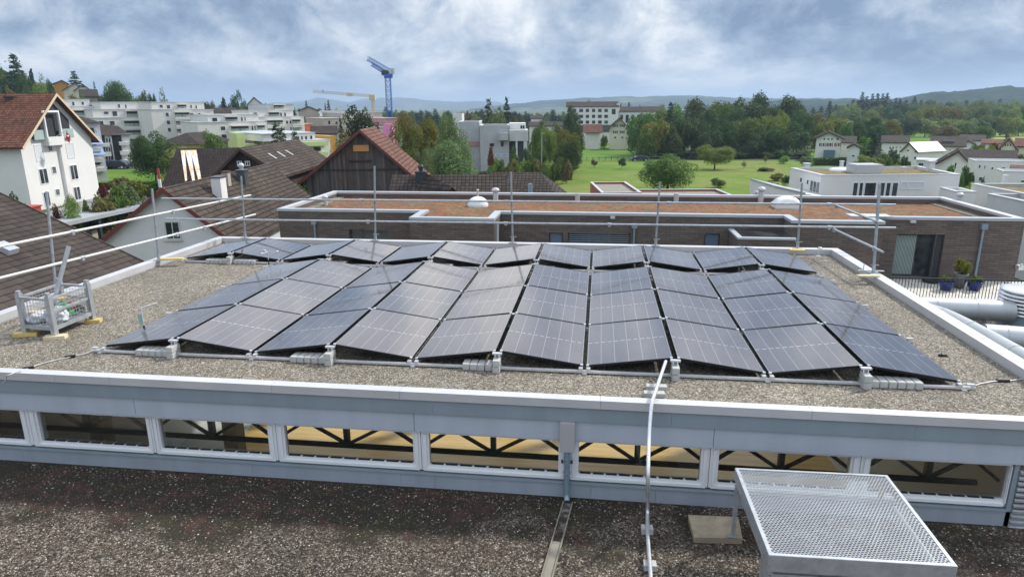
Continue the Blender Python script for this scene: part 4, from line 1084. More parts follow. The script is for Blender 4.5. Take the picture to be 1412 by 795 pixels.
g = G(); 
for a, b_ in (((0, 0, -.06), (WD, -bw, .006)), ((0, -LH+bw, -.06), (WD, -LH, .006)), ((0, -bw, -.06), (bw, -LH+bw, .006)), ((WD-bw, -bw, -.06), (WD, -LH+bw, .006))): g.box(a, b_)
cvb(g, 'rim_frame', 'galv')
g = G(); g.box((-.004, -LH-.004, -.16), (WD+.004, -LH-.0, .004)); g.box((-.004, -LH, -.13), (-.0, 0, .004)); g.box((WD, -LH, -.13), (WD+.004, 0, .004)); cvb(g, 'side_sheet', 'galv')
for x in (.02, WD-.06): cvb(G().box((x, -LH+.03, -.22), (x+.04, -.3, -.165)), 'support_rail', 'galv')
# dark slab below the cover, added so the holes look unlit
cen = TL+ex*WD*.5+ey*LH*.55
leg = G(); leg.box((-.02, -.02, ZR+.09-TL.z), (.02, .02, -.03)); leg.box((-.06, -.03, ZR+.085-TL.z), (.03, .03, ZR+.092-TL.z)); leg.build('leg', 'galv', cv, (.03, -.03, 0))
leg = G(); leg.box((-.02, -.02, ZR+.09-TL.z), (.02, .02, -.03)); leg.build('leg', 'galv', cv, (ex*WD+Vector((-.04, -.03, 0))))
fl = G(); fl.box((.12, -.25, ZR-TL.z), (WD-.1, -LH*.93, -.62)); 
hb = thing('air_intake_box', 'grey sheet metal intake box standing under the perforated cover', 'air intake', (TL.x, TL.y, 0))
zb = BL.z-.2
P00 = TL+ex*.05+ey*LH*.72; P10 = TL+ex*(WD-.05)+ey*LH*.72; P01 = TL+ex*.05+ey*LH*.97; P11 = TL+ex*(WD-.05)+ey*LH*.97
g = G(); o_ = Vector((TL.x, TL.y, 0))
ring = [Vector((q.x, q.y, 0))-o_ for q in (P00, P10, P11, P01)]; zt_ = BL.z-.19
g.add([(q.x, q.y, ZR) for q in ring]+[(q.x, q.y, zt_) for q in ring], [[0, 1, 5, 4], [1, 2, 6, 5], [2, 3, 7, 6], [3, 0, 4, 7]])
g.build('casing', 'galv', hb)
g = G(); g.slab([(q.x, q.y, zt_-.01) for q in ring], .02); g.build('dark_opening', 'dark', hb)  # near-black slab stands for shade inside the casing
a, b_, c_, d_ = atZ(949, 709, ZR+.07), atZ(1018, 712, ZR+.07), atZ(1024, 742, ZR+.07), atZ(957, 740, ZR+.07)
o = G().slab([tuple(q-a+Vector((0, 0, 0))) for q in (a, b_, c_, d_)], .07).build('paving_slab', 'paver', None, a); tag(o, 'square stained concrete slab under the leg of the perforated cover', 'slab')

# ------------------------------------------------------------------ ventilation ducts beside the hall
zd = -1.1
def duct(pxs, r, label, z=zd, bands=()):
    P = [atZ(x, y, z) for x, y in pxs]; o = P[0]; t = thing('ventilation_duct', label, 'duct', o, group='silver ducts beside the hall')
    S = smooth(P, 5); G().tube([q-o for q in S], r, 28).build('casing', 'duct', t)
    for k in bands:
        i = int(k*(len(S)-2)); u = (S[i+1]-S[i]).normalized(); G().cyl(S[i]-o-u*.02, S[i]-o+u*.02, r+.006, 28).build('joint_band', 'duct', t)
    for i in range(2, len(S)-1, max(2, len(S)//3)):
        q = S[i]-o; G().box((q.x-.05, q.y-.2, -1.75-z), (q.x+.05, q.y+.2, -r*.8)).build('cradle', 'galv', t)
    return t
duct([(1180, 421), (1260, 423), (1330, 426), (1395, 429)], .24, 'thick silver duct running straight to the louvred stack', bands=(.55, .8))
duct([(1258, 423), (1300, 435), (1350, 460), (1400, 488), (1450, 517)], .17, 'thinner silver duct bending towards the viewer along the parapet', z=-.95, bands=(.3, .52, .8))
duct([(1356, 463), (1395, 466), (1440, 470)], .25, 'short thick silver duct at the right picture edge', bands=(.5,))
s0 = atZ(1407, 462, -1.75); D = (s0-CAM).dot(CF); ztop = atD(1405, 394, D).z; rr = 34/FPX*D*.9
t = thing('louvred_stack', 'round galvanised exhaust stack with dark louvre rings', 'chimney', s0)
G().cyl((0, 0, 0), (0, 0, (ztop+1.75)*.52), rr, 32).build('base_drum', 'zinc', t)
H_ = ztop+1.75
for k in range(6):
    z = H_*(.53+.075*k); G().lathe([(rr*.96, z), (rr*1.1, z-.02), (rr*1.1, z+.0), (rr*.8, z+.045), (rr*.8, z+.05)], 32).build('louvre_ring', 'alu', t)
G().cyl((0, 0, H_*.5), (0, 0, H_*.99), rr*.78, 28).build('dark_core', 'dark', t); G().lathe([(0, H_+.05), (rr*.9, H_+.02), (rr*1.08, H_-.01), (rr*1.08, H_-.04), (0, H_-.04)], 32).build('lid', 'alu', t)
# ------------------------------------------------------------------ brown brick building with the sedum roof
BZ = -2.1; BG = -9.3; YW = 27.75
bb = thing('brick_building', 'long flat grey-brown brick building with rust-red sedum roof and pale coping behind the hall', 'building')
bx_l, bx_r, by_b = -18.1, 21.35, 36.2
p1x0, p1x1, p1y = -9.65, -5.2, 25.4; p2x0, p2x1, p2y = 9.75, 14.1, 26.2
wz = BZ-.14
def wallx(x0, x1, y, z0, z1, holes, name='wall', t=.35):
    """a front wall with real openings: holes = (x0,x1,z0,z1)"""
    g = G(); hs = sorted(holes); x = x0
    for a, b, c, d in hs:
        if a > x: g.box((x, y, z0), (a, y+t, z1))
        g.box((a, y, z0), (b, y+t, c)); g.box((a, y, d), (b, y+t, z1)); x = b
    if x < x1: g.box((x, y, z0), (x1, y+t, z1))
    return g.build(name, 'brick', bb)
def rz(px0, py0, px1, py1, y=YW):
    m = (py0+py1)/2; return (atY(px0, m, y).x, atY(px1, m, y).x, atY((px0+px1)/2, py1, y).z, atY((px0+px1)/2, py0, y).z)
H1 = rz(482, 317, 536, 345); H2 = rz(757, 321, 776, 350); H3 = rz(783, 321, 869, 352); H4 = rz(971, 322, 992, 350); H5 = rz(1236, 323, 1300, 381)
H5 = (H5[0]-.1, H5[1]-.05, -5.25, H5[3])
wallx(bx_l, p1x0, YW, BG, wz, [H1]); wallx(p1x1, p2x0, YW, BG, wz, [H2, H3, H4]); wallx(p2x1, bx_r, YW, BG, wz, [H5])
wallx(p1x0, p1x1, p1y, BG, wz, []); wallx(p2x0, p2x1, p2y, BG, wz, [])
g = G(); g.box((p1x0, p1y+.35, BG), (p1x0+.35, YW, wz)); g.box((p1x1-.35, p1y+.35, BG), (p1x1, YW, wz)); g.box((p2x0, p2y+.35, BG), (p2x0+.35, YW, wz)); g.box((p2x1-.35, p2y+.35, BG), (p2x1, YW, wz))
g.box((bx_l, YW+.35, BG), (bx_l+.35, by_b, wz)); g.box((bx_r-.35, YW+.35, BG), (bx_r, by_b, wz)); g.box((bx_l+.35, by_b-.35, BG), (bx_r-.35, by_b, wz)); g.build('wall', 'brick', bb)
g = G(); zr = BZ-.42
g.box((bx_l+.35, YW+.35, zr-.3), (bx_r-.35, by_b-.35, zr)); g.box((p1x0+.35, p1y+.35, zr-.3), (p1x1-.35, YW+.349, zr)); g.box((p2x0+.35, p2y+.35, zr-.3), (p2x1-.35, YW+.349, zr))
nu = 90; hs = {}
so = g.build('roof', 'sedum', bb)
c = G(); w = .32
def cop(x0, y0, x1, y1): c.box((x0-.04, y0-.04, wz), (x1+.04, y1+.04, BZ))
cop(bx_l, YW, p1x0-.09, YW+w); cop(p1x0, p1y, p1x1, p1y+w); cop(p1x0, p1y+w+.09, p1x0+w, YW+w); cop(p1x1-w, p1y+w+.09, p1x1, YW+w); cop(p1x1+.09, YW, p2x0-.09, YW+w)
cop(p2x0, p2y, p2x1, p2y+w); cop(p2x0, p2y+w+.09, p2x0+w, YW+w); cop(p2x1-w, p2y+w+.09, p2x1, YW+w); cop(p2x1+.09, YW, bx_r, YW+w)
c.build('front_coping', 'coping', bb)
c = G(); cop(bx_l, YW+w+.09, bx_l+w, by_b-w-.09); cop(bx_l, by_b-w, bx_r, by_b); cop(bx_r-w, YW+w+.09, bx_r, by_b-w-.09); c.build('rear_coping', 'coping_white', bb)
for xa, xb in ((bx_l+.351, bx_l+.9), (bx_r-.9, bx_r-.351)): G().box((xa, YW+.351, zr+.001), (xb, by_b-.351, zr+.05)).build('gravel_margin', 'gravel', bb)
def bwin(h, name, kids, y=YW, deep=.22, frm='grey_frame'):
    a, b, c0, d = h; f = G(); t = .06
    f.box((a+.002, y+deep, c0+.002), (b-.002, y+deep+.07, c0+t)); f.box((a+.002, y+deep, d-t), (b-.002, y+deep+.07, d-.002)); f.box((a+.002, y+deep, c0+t), (a+t, y+deep+.07, d-t)); f.box((b-t, y+deep, c0+t), (b-.002, y+deep+.07, d-t))
    for k in kids: x = a+(b-a)*k; f.box((x-t*.7, y+deep-.01, c0+t), (x+t*.7, y+deep+.07, d-t))
    o = f.build(name, frm, bb); G().box((a+t, y+deep+.02, c0+t), (b-t, y+deep+.035, d-t)).build('pane', 'glass', o); return o
bwin(H1, 'window', (.3, .62)); o = bwin(H2, 'window', ()); G().box((H2[0]+.06, YW+.15, H2[2]+.05), (H2[1]-.06, YW+.2, H2[3]-.05)).build('shutter', 'blue_glass', o)
o = bwin(H4, 'window', ()); G().box((H4[0]+.06, YW+.15, H4[2]+.05), (H4[1]-.06, YW+.2, H4[3]-.05)).build('shutter', 'blue_glass', o)
o = bwin(H3, 'slatted_window', (.34, .66)); g = G(); z = H3[2]+.08
while z < H3[3]-.05: g.box((H3[0]+.07, YW+.12, z), (H3[1]-.07, YW+.16, z+.035)); z += .11
g.build('slats', 'zinc', o)
o = bwin(H5, 'terrace_door', (.06, .47), deep=.3); g = G(); n = 14
for k in range(n):                      # curtain folds beside the glass
    x = H5[0]+.1+k*.07; g.box((x, YW+.27, H5[2]+.1), (x+.04, YW+.29, H5[3]-.1))
g.build('curtain', 'teal_glass', o)
g = G(); g.box((H5[1]-.42, YW+.04, H5[2]), (H5[1]-.36, YW+.29, H5[3]-.01))
z = H5[2]+.05
while z < H5[3]-.1: g.box((H5[1]-.35, YW+.12, z), (H5[1]-.01, YW+.16, z+.06)); z += .1
g.build('door_shutter', 'grey_frame', o)
# downpipes
for (px, py0, py1, lab) in ((433, 304, 345, 'l'), (875, 309, 345, 'm'), (1357, 310, 377, 'r')):
    a = atY(px, py0, YW-.08); g = G(); g.box((a.x-.14, YW-.2, a.z-.22), (a.x+.14, YW-.003, a.z+.05)); g.build('hopper', 'zinc', bb); G().cyl((a.x, YW-.09, a.z-.221), (a.x, YW-.09, -5.2 if px > 1000 else BG), .06, 10).build('downpipe', 'zinc', bb)
G().cyl((p1x1+.12, p1y+.3, BZ-.25), (p1x1+.12, p1y+.3, BG), .07, 10).build('downpipe', 'coping', bb)
# raised flap above the wall beside the second bay; sloping glazed light well in the recess
a = atZ(1155, 290, BZ+.05); G().box((a.x, YW-.35, BZ+.012), (a.x+2.0, YW+.5, BZ+.07)).build('roof_flap', 'coping_white', bb)
lw = G(); x0, x1 = atY(1012, 325, 26.4).x, atY(1090, 327, 25.7).x
zw = atY(1055, 330, 25.3).z
lw.box((x0, 25.2, BG), (p2x0-.002, YW-.003, zw)); lwo = lw.build('light_well_wall', 'brick', bb)
g = G(); g.box((x0-.06, 25.14, zw+.001), (p2x0-.003, 25.4, zw+.1)); g.box((x0-.06, 25.4, zw+.001), (x0+.2, YW-.003, zw+.1)); g.build('well_coping', 'coping', lwo)
G().box((x0+.2, 25.4, zw+.002), (p2x0-.003, YW-.004, zw+.07)).build('well_glass', 'glass', lwo)
# spot lamps under the coping
for px, py in ((845, 296), (1260, 297)):
    a = atY(px, py, YW-.1); G().box((a.x-.12, YW-.2, wz-.14), (a.x+.12, YW-.003, wz-.02)).build('wall_lamp', 'coping_white', bb)
# fittings on the sedum roof: domes, vent pipes
def dome(px, py, r, label, square=False):
    p = atZ(px, py, zr); t = thing('dome_skylight', label, 'skylight', (p.x, p.y, zr-.02), group='domes on the sedum roof')
    if square:
        G().box((-r, -r*.8, 0), (r, r*.8, .3)).build('upstand', 'dome', t)
        bm = bmesh.new(); bmesh.ops.create_grid(bm, x_segments=14, y_segments=14, size=1)
        for v in bm.verts: v.co.z = .3+.42*((1-v.co.x**2)*(1-v.co.y**2))**.45; v.co.x *= r*.95; v.co.y *= r*.76
        me = bpy.data.meshes.new('dome'); bm.to_mesh(me); bm.free(); me.materials.append(M['dome']); [setattr(f, 'use_smooth', True) for f in me.polygons]
        d = bpy.data.objects.new('dome', me); col.objects.link(d); d.parent = t
    else:
        G().cyl((0, 0, 0), (0, 0, .16), r*1.05, 24).build('upstand', 'dome', t); G().lathe([(r*math.cos(a*math.pi/16), .16+r*.75*math.sin(a*math.pi/16)) for a in range(0, 9)], 24).build('dome', 'dome', t)
dome(659, 284, .62, 'round white dome skylight on the left part of the sedum roof'); dome(1084, 286, .75, 'square white pyramid-like dome skylight on the right part of the sedum roof', True)
def roofvent(px, py, h, r, label, z=None, cap=True, grp='vent pipes on the sedum roof'):
    z = zr if z is None else z; p = atZ(px, py, z); t = thing('vent_pipe', label, 'vent pipe', (p.x, p.y, z-.02), group=grp)
    G().cyl((0, 0, 0), (0, 0, h), r, 14).build('pipe', 'coping_white', t)
    if cap: G().lathe([(0, h+r*1.3), (r*.9, h+r*1.1), (r*1.5, h+r*.6), (r*1.5, h-r*.1), (r, h-r*.5)], 14).build('cap', 'coping_white', t)
for px, py, h, r, lab in ((449, 283, .5, .13, 'pale vent pipe at the far left corner of the sedum roof'), (659, 279, .8, .06, 'thin pipe with ball cap behind the round dome'), (683.5, 278, .72, .17, 'stout vent pipe with side elbow right of the round dome'), (796, 279, .6, .15, 'plain vent pipe left of the roof middle'), (932, 279, .6, .15, 'plain vent pipe right of the roof middle'),
                          (1043, 277, .55, .11, 'small vent pipe left of its taller neighbour near the square dome'), (1048.5, 279, .8, .17, 'tall capped vent pipe left of the square dome'), (1321, 285, .7, .14, 'vent pipe with disc cap on the right gravel margin')):
    roofvent(px, py, h, r, lab, cap=px not in (796, 932))
# terrace with railing
tz = -5.3; ty0 = 23.6
te = thing('roof_terrace', 'paved terrace with pale slabs in front of the brick building at the right', 'terrace')
G().box((p2x0+1.2, ty0, tz-.2), (30, YW-.004, tz-.045)).build('slab', 'concrete', te)
g = G(); y = ty0+.3
ix = 0
while y < YW-.4:
    x = p2x0+1.4
    while x < 29.: g.box((x, y, tz-.044), (x+.58, y+.58, tz)); x += .6
    y += .6
g.build('paving', 'pave_light', te)
G().box((p2x0+1.1, ty0-.35, BG), (30, ty0-.004, tz-.05)).build('edge_wall', 'concrete', te); G().box((p2x0+1.05, ty0-.4, tz-.049), (30, ty0+.1, tz+.03)).build('edge_coping', 'coping', te)
rl = thing('terrace_railing', 'dark metal bar railing along the terrace edge at the right', 'railing', (p2x0+1.3, ty0-.1, tz+.03))
LR = 30-p2x0-1.4
G().box((0, -.03, 1.0), (LR, .03, 1.04)).build('top_rail', 'steel_dark', rl); G().box((0, -.02, .08), (LR, .02, .11)).build('bottom_rail', 'steel_dark', rl)
g = G(); x = 0
while x < LR: g.box((x, -.012, .11), (x+.022, .012, 1.0)); x += .14
g.build('bars', 'steel_dark', rl)
g = G(); x = .01
while x < LR: g.box((x, -.028, -.02), (x+.05, .028, .08)); x += 2.1
g.build('rail_post', 'steel_dark', rl)
def potted(px, py, r, h, potm, label, leafy='leaf', ph=.4, pw=1.05, kind='bush', dm=0):
    p = atZ(px, py, tz); t = thing('potted_plant', label, 'potted plant', (p.x, p.y, tz+.002))
    G().lathe([(0, 0), (r*.62, 0), (r*.9, h*.45), (r, h*.8), (r*1.05, h), (r*.9, h), (r*.85, h*.85), (0, h*.85)], 20).build('pot', potm, t)
    c = bpy.data.objects.new('foliage', SMALL[dm].copy()); c.data.materials.append(M[leafy]); col.objects.link(c); c.parent = t; c.location = (0, 0, h*.8); c.scale = (r*2*pw, r*2*pw, ph)
potted(1304, 400, .33, .46, 'blue_pot', 'glazed blue pot with low green plant, left of the grey planter', dm=0)
potted(1343, 400, .33, .46, 'blue_pot', 'glazed blue pot with low green plant, right of the grey planter', dm=1)
potted(1322, 397, .3, .75, 'grey_pot', 'tall grey planter with sparse yellow-green shrub between the two blue pots', 'leaf_yellow', .95, 1.2, dm=2)
p = atZ(1283, 389, tz); o = G().lathe([(0, 0), (.3, 0), (.42, .12), (.44, .2), (.36, .2), (.34, .12), (0, .1)], 20).build('low_bowl', 'black', None, (p.x, p.y, tz+.002)); tag(o, 'low black bowl on the pale terrace slabs by the glass door', 'bowl')
p = atY(1408, 369, YW-.3); t = thing('wall_lantern', 'small silver box fixed to the brick wall at the right picture edge', 'lamp', (p.x, YW-.3, p.z)); G().box((-.12, -.02, -.12), (.12, .296, .1)).build('housing', 'alu', t); G().cyl((0, 0, .1), (0, 0, .2), .06, 10).build('cap', 'alu', t)

# ------------------------------------------------------------------ near left: big brown roof, white gable house
xe_, ze_ = -13., -.86; xr_, zr_ = -19.5, -.86+(19.5-13)*.46; yf = 9.1
nb = thing('brown_roofed_house', 'house with big dark brown tiled roof close by at the left edge', 'house')
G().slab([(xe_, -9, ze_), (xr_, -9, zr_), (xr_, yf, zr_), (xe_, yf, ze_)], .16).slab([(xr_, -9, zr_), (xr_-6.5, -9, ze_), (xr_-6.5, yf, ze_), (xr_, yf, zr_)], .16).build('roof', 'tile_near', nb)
G().prism([(xe_-.5, -9.5), (xe_-.5, ze_-.1), (xr_, zr_-.4), (xr_-6, ze_-.1), (xr_-6, -9.5)], 'y', -8.6, yf-.4).build('wall', 'white_wall', nb)
G().box((xe_+.003, -9, ze_-.17), (xe_+.14, yf, ze_-.03)).build('gutter', 'zinc', nb)
G().prism([(xe_, ze_-.17), (xe_, ze_+.03), (xr_, zr_+.03), (xr_, zr_-.17)], 'y', yf+.003, yf+.04).build('verge_board', 'brown_trim', nb)
def onroof(px, py):
    d = ray(px, py); n = Vector((ze_-zr_, 0, 0)); # plane through the eave rising to the left
    nn = Vector((.46, 0, 1)); t = (Vector((xe_, 0, ze_))-CAM).dot(nn)/d.dot(nn); return CAM+d*t
p = onroof(8, 345); rv = G().box((-.22, -.16, -.06), (.22, .16, .14)).box((-.3, -.24, -.1), (.4, .24, -.02)).build('roof_vent', 'coping', nb, p, (0, .43, 0))
G().box((-13.1+.3, -12, -9.3), (-11.4, 12.5, -2.1)).build('lean_to', 'shade_wall', nb); G().box((-12.85, -12, -2.098), (-11.2, 12.6, -1.95)).build('lean_to_roof', 'coping', nb)
p = atD(31, 295, 34); t = thing('red_vent_box', 'bright red box-shaped stack behind the ridge of the brown roof', 'stack', p)
G().box((-.9, -.4, -1.4), (.75, .4, .35)).build('casing', 'red_paint', t); G().box((-.95, -.45, .351), (.8, .45, .42)).build('lid', 'red_paint', t)

fr = frame(140, 345, 41, 0, -9.3)
A = atD(140, 345, 41); th = math.atan2(26.4-25.6, 6.8)+.0
fr = Fr(A, .13, -9.3); u0, z0 = fr.uz(140, 345); u1, z1 = fr.uz(325, 328); ua, za = fr.uz(228, 262)
fr.p = fr.p+fr.u*u0; W_ = u1-u0; he = (z0+z1)/2
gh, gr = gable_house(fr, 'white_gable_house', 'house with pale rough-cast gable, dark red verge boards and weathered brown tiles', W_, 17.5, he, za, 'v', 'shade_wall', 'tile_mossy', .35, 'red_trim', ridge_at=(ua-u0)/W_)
win_px(gh, fr, 228, 305, 249, 330, frm='grey_wall', pane='glass', bars=1, name='window')
a_ = fr.uz(228, 330); b_ = fr.uz(250, 331)
g = G(); g.box((a_[0]-.08, -.12, a_[1]-.09), (b_[0]+.08, -.003, a_[1]-.02)); g.build('window_sill', 'grey_wall', gh)
def chimney(root, fr, px, pyt, D, w, d, zbot, m='grey_wall', top='grey_frame', cowl=None, name='chimney'):
    p = atD(px, pyt, D)-fr.p; u = p.dot(fr.u); v = p.dot(fr.v); z = p.z
    o = G().box((u-w/2, v-d/2, zbot), (u+w/2, v+d/2, z-.08)).build(name, m, root); G().box((u-w/2-.06, v-d/2-.06, z-.079), (u+w/2+.06, v+d/2+.06, z)).build('chimney_cap', top, o)
    if cowl: G().lathe([(0, z+.5), (.12, z+.48), (.22, z+.36), (.22, z+.25), (.14, z+.12), (.14, z)], 12, (u, v, 0)).build('cowl', cowl, o)
    return o
mg = ua-u0; srg = (za-he)/(W_-mg)
def on_slope(px, py):
    D = 36.
    while D < 75:
        q = atD(px, py, D)-fr.p; u, v = q.dot(fr.u), q.dot(fr.v)
        if v > 0 and q.z <= za-abs(u-mg)*srg+.18: return D
        D += .1
    return 50.
for px, yt, yb_, w, d, m, tp, cw in ((300.5, 243, 272, .62, .9, 'white_wall', 'grey_frame', None), (311, 236, 254, .42, .5, 'beige_wall', 'brown_trim', None), (333, 234, 252, .62, .62, 'grey_frame', 'grey_frame', 'coping_white')):
    D = on_slope(px, yb_); zt_ = (atD(px, yb_, D)-fr.p).z; chimney(gh, fr, px, yt, D, w, d, zt_-.7, m, tp, cw)
# carport along the garden
cp = thing('carport', 'long open carport with pale flat roof and dark posts holding bicycles', 'carport')
X0, X1 = -51.2, -47.2; y0, y1 = 40, 62.5; zc_ = -6.3
a1 = atX(60, 302, X0); 
G().box((X0, y0, zc_-.35), (X1, y1, zc_)).build('roof', 'coping', cp)
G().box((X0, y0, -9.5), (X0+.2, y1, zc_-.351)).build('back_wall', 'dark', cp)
y = y0+1.2
while y < y1: G().box((X1-.45, y, -9.5), (X1-.15, y+.3, zc_-.352)).build('post', 'steel_dark', cp); y += 4.2
sheet('driveway', [(40, 345), (230, 345), (260, 262), (150, 262)], 'drive', .02, 'grey paved driveway in front of the carport')
def bicycle(p, rz, label):
    t = thing('bicycle', label, 'bicycle', p, rz, 'bicycles under the carport')
    for x in (-.52, .52):
        g = G(); g.tube([(x+.33*math.cos(a*math.pi/8), 0, .34+.33*math.sin(a*math.pi/8)) for a in range(17)], .022, 6)
        for a in range(6): g.cyl((x, 0, .34), (x+.32*math.cos(a*1.047), 0, .34+.32*math.sin(a*1.047)), .004, 4)
        g.build('wheel', 'rubber', t)
    g = G()
    for a, b in (((-.52, 0, .34), (-.08, 0, .3)), ((-.08, 0, .3), (-.22, 0, .82)), ((-.22, 0, .78), (.38, 0, .8)), ((-.08, 0, .3), (.38, 0, .75)), ((.52, 0, .34), (.34, 0, .95)), ((-.52, 0, .34), (-.22, 0, .74))): g.cyl(a, b, .02, 6)
    g.build('frame', 'grey_frame', t); G().cyl((.34, -.28, .98), (.34, .28, .98), .015, 6).build('handlebar', 'steel_dark', t); G().box((-.36, -.07, .82), (-.1, .07, .88)).build('saddle', 'black', t)
for k in range(4): bicycle((-49.+.1*k, 46.6+k*.75, -9.2), .1+.1*k, ['silver bicycle nearest the front post of the carport', 'second bicycle in the row under the carport', 'third bicycle in the row under the carport', 'farthest bicycle in the row under the carport'][k])
for k, (y, m, w, h, lab) in enumerate(((50.6, 'beige_wall', 1.2, 1.3, 'brown wooden garden cupboard'), (52.6, 'orange_board', 1.0, .9, 'orange-brown crate'), (54.2, 'white_wall', .9, .7, 'pale garden box'), (56.5, 'ochre_wall', 1., 1.2, 'ochre cabinet'))):
    t = thing('storage_box', lab+' standing under the carport', 'box', (-49, y, -9.2)); G().box((-.4, -w/2, 0), (.4, w/2, h)).build('body', m, t); G().box((-.44, -w/2-.04, h+.002), (.44, w/2+.04, h+.05)).build('lid', 'brown_trim', t)

# ------------------------------------------------------------------ white house with orange roof, far left
D1 = 66.
A = atD(33, 240, D1); fr = Fr(A, CAMAZ+R_(.5), -9.4)
# gable plane: u runs away from the viewer; fit its corners
uL, zL = fr.uz(27, 198); uR, zR = fr.uz(125, 190); uA, zA = fr.uz(69, 131)
fr.p = fr.p+fr.u*uL; WH = uR-uL; zE = (zL+zR)/2
print('orange house', WH, zE, zA)
oh, orf = gable_house(fr, 'white_apartment_house', 'tall white rendered house with orange tiled roof, open gable balcony and red-white flag', WH, 18, zE, zA, 'v', 'white_wall', 'tile_orange', .7, 'beige_trim', ridge_at=(uA-uL)/WH)
def ow(x0, y0, x1, y1, **k): return win_px(oh, fr, x0, y0, x1, y1, **k)
for r_ in ((48, 199, 60, 222), (91.5, 197, 102, 218)):
    f = ow(*r_, pane='blind', bars=0)
for r_ in ((54, 232, 66, 254), (96.5, 227, 107, 248), (60, 264, 69, 285), (101.5, 257, 111, 276)): ow(*r_, bars=1)
for r_ in ((65.5, 198, 72, 209), (71, 229, 77.5, 240), (76, 260, 82.5, 270)): ow(*r_, bars=0, pane='glass_grey')
# gable balcony recess: its shade is a flat dark panel on the wall
a = fr.uz(43, 190); b = fr.uz(58.5, 190); c_ = fr.uz(79, 190); d_ = fr.uz(98, 190)
zt0 = fr.uz(70, 190)[1]; ztop_ = fr.uz(68, 155)[1]
mm = uA-uL; rzl = lambda u: zE+(zA-zE)*(u/mm if u < mm else (WH-u)/(WH-mm))-.75
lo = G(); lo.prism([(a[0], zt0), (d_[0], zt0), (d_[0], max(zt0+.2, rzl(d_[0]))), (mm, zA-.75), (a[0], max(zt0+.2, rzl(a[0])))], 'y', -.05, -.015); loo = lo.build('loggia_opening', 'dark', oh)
for (u0, u1) in ((a[0], b[0]), (c_[0], d_[0])): G().box((u0, -.35, zt0-.1), (u1, -.25, zt0+.85)).build('balcony_panel', 'teal_glass', oh)
G().box((b[0]-.1, -.65, zt0-.75), (c_[0]+.1, -.003, zt0+.1)).build('balcony', 'white_wall', oh)
g = G(); g.box((b[0]-.1, -.6, zt0+.1), (b[0]+.08, -.42, ztop_)); g.box((c_[0]-.08, -.6, zt0+.1), (c_[0]+.1, -.42, ztop_)); g.box((b[0]-.1, -.6, ztop_), (c_[0]+.1, -.42, ztop_+.2)); g.build('balcony_frame', 'window_frame', oh)
pe = fr.uz(80, 250)[0]; G().box((c_[0]-.35, -.35, -.3), (c_[0]+.25, -.003, zt0-.76)).build('pilaster', 'white_wall', oh)
chimney(oh, fr, 16, 133, 69.5, .9, .9, zE+2.2, 'brown_trim', 'steel_dark')
fp = fr.p+fr.u*(b[0]+.4)-fr.v*1.2; fl = thing('flag', 'red and white flag hanging slack from the gable balcony', 'flag', (fp.x, fp.y, fr.p.z+zt0+.2))
g = G(); g.cyl((0, 0, 0), fr.v*-1.3+Vector((0, 0, .6)), .03, 6); g.build('pole', 'alu', fl)
e = fr.v*-1.1+Vector((0, 0, .5)); g = G(); g.slab([tuple(e+Vector((0, 0, 0))), tuple(e+fr.u*.5-Vector((0, 0, .5))), tuple(e+fr.u*.2-Vector((0, 0, 1.2))), tuple(e-fr.u*.3-Vector((0, 0, .8)))], .05); g.build('cloth', 'red_paint', fl)
g = G(); g.box(tuple(e+Vector((-.12, -.12, -.55))), tuple(e+Vector((.12, .12, -.42)))); g.build('white_cross', 'white_cloth', fl)

# ------------------------------------------------------------------ house with banners, brown barn, barn with orange board
fr = frame(215, 262, 72, 13, -9.4)
uL, zb_ = fr.uz(228, 262); 
fr.p = fr.p+fr.u*uL; u1 = fr.uz(345, 262)[0]; he = fr.uz(260, 258)[1]; 
q = fr.uz(250, 204); 
zr1 = (fr.uz(290, 204, 6.)[1])
hb_, ro = hip_house(fr, 'dark_tiled_house', 'house with very dark tiled hip roof and three tall banners lying on it', fr.uz(395, 250)[0], 12, he, zr1, 'offwhite_wall', 'tile_dark', .4, inset=.3)
# banners hang down the roof
slope = (zr1-he)/(6.+.4)
for k, (xt, xb, yb, w0, lab) in enumerate(((252.5, 257, 252, .4, 'narrow white and orange banner, leftmost on the dark roof'), (259.5, 267, 250, .55, 'middle white and orange banner on the dark roof'), (267, 275.5, 248.5, .6, 'widest white and orange banner, rightmost on the dark roof'))):
    ut = fr.uz(xt, 207, 5.9)[0]; ub = fr.uz(xb, yb, .6)[0]; P = []
    def rp(u, v): return fr.p+fr.u*u+fr.v*v+Vector((0, 0, he+(v+.4)*slope+.06))
    o0 = rp(ut, 5.8); t = thing('banner', lab, 'banner', o0, group='banners on the dark roof')
    pts = [rp(ut-w0/2, 5.6), rp(ut+w0*.6, 5.6), rp(ub+w0*.25, .7), rp(ub-w0*.2, .5)]
    G().slab([tuple(p-o0) for p in pts], .03).build('cloth', 'banner', t)
fr = frame(300, 235, 58, 0, -9.4)
uL, zL = fr.uz(300, 234); uA, zA = fr.uz(333, 206); uR, zR = fr.uz(388, 245); fr.p = fr.p+fr.u*uL
fr.th += 0; 
bn, ro = gable_house(fr, 'brown_timber_house', 'dark brown boarded house with weathered tile roof, three small roof windows and lit gable window', uR-uL, 15, (zL+zR)/2, zA, 'v', 'dark_wood', 'tile_mossy', .5, 'brown_trim', ridge_at=(uA-uL)/(uR-uL))
win_px(bn, fr, 327, 222, 334, 229, bars=1); win_px(bn, fr, 338, 222, 345, 229, bars=1)
W = uR-uL; m = (uA-uL); he_, hr_ = (zL+zR)/2, zA; sr = (hr_-he_)/(W-m)
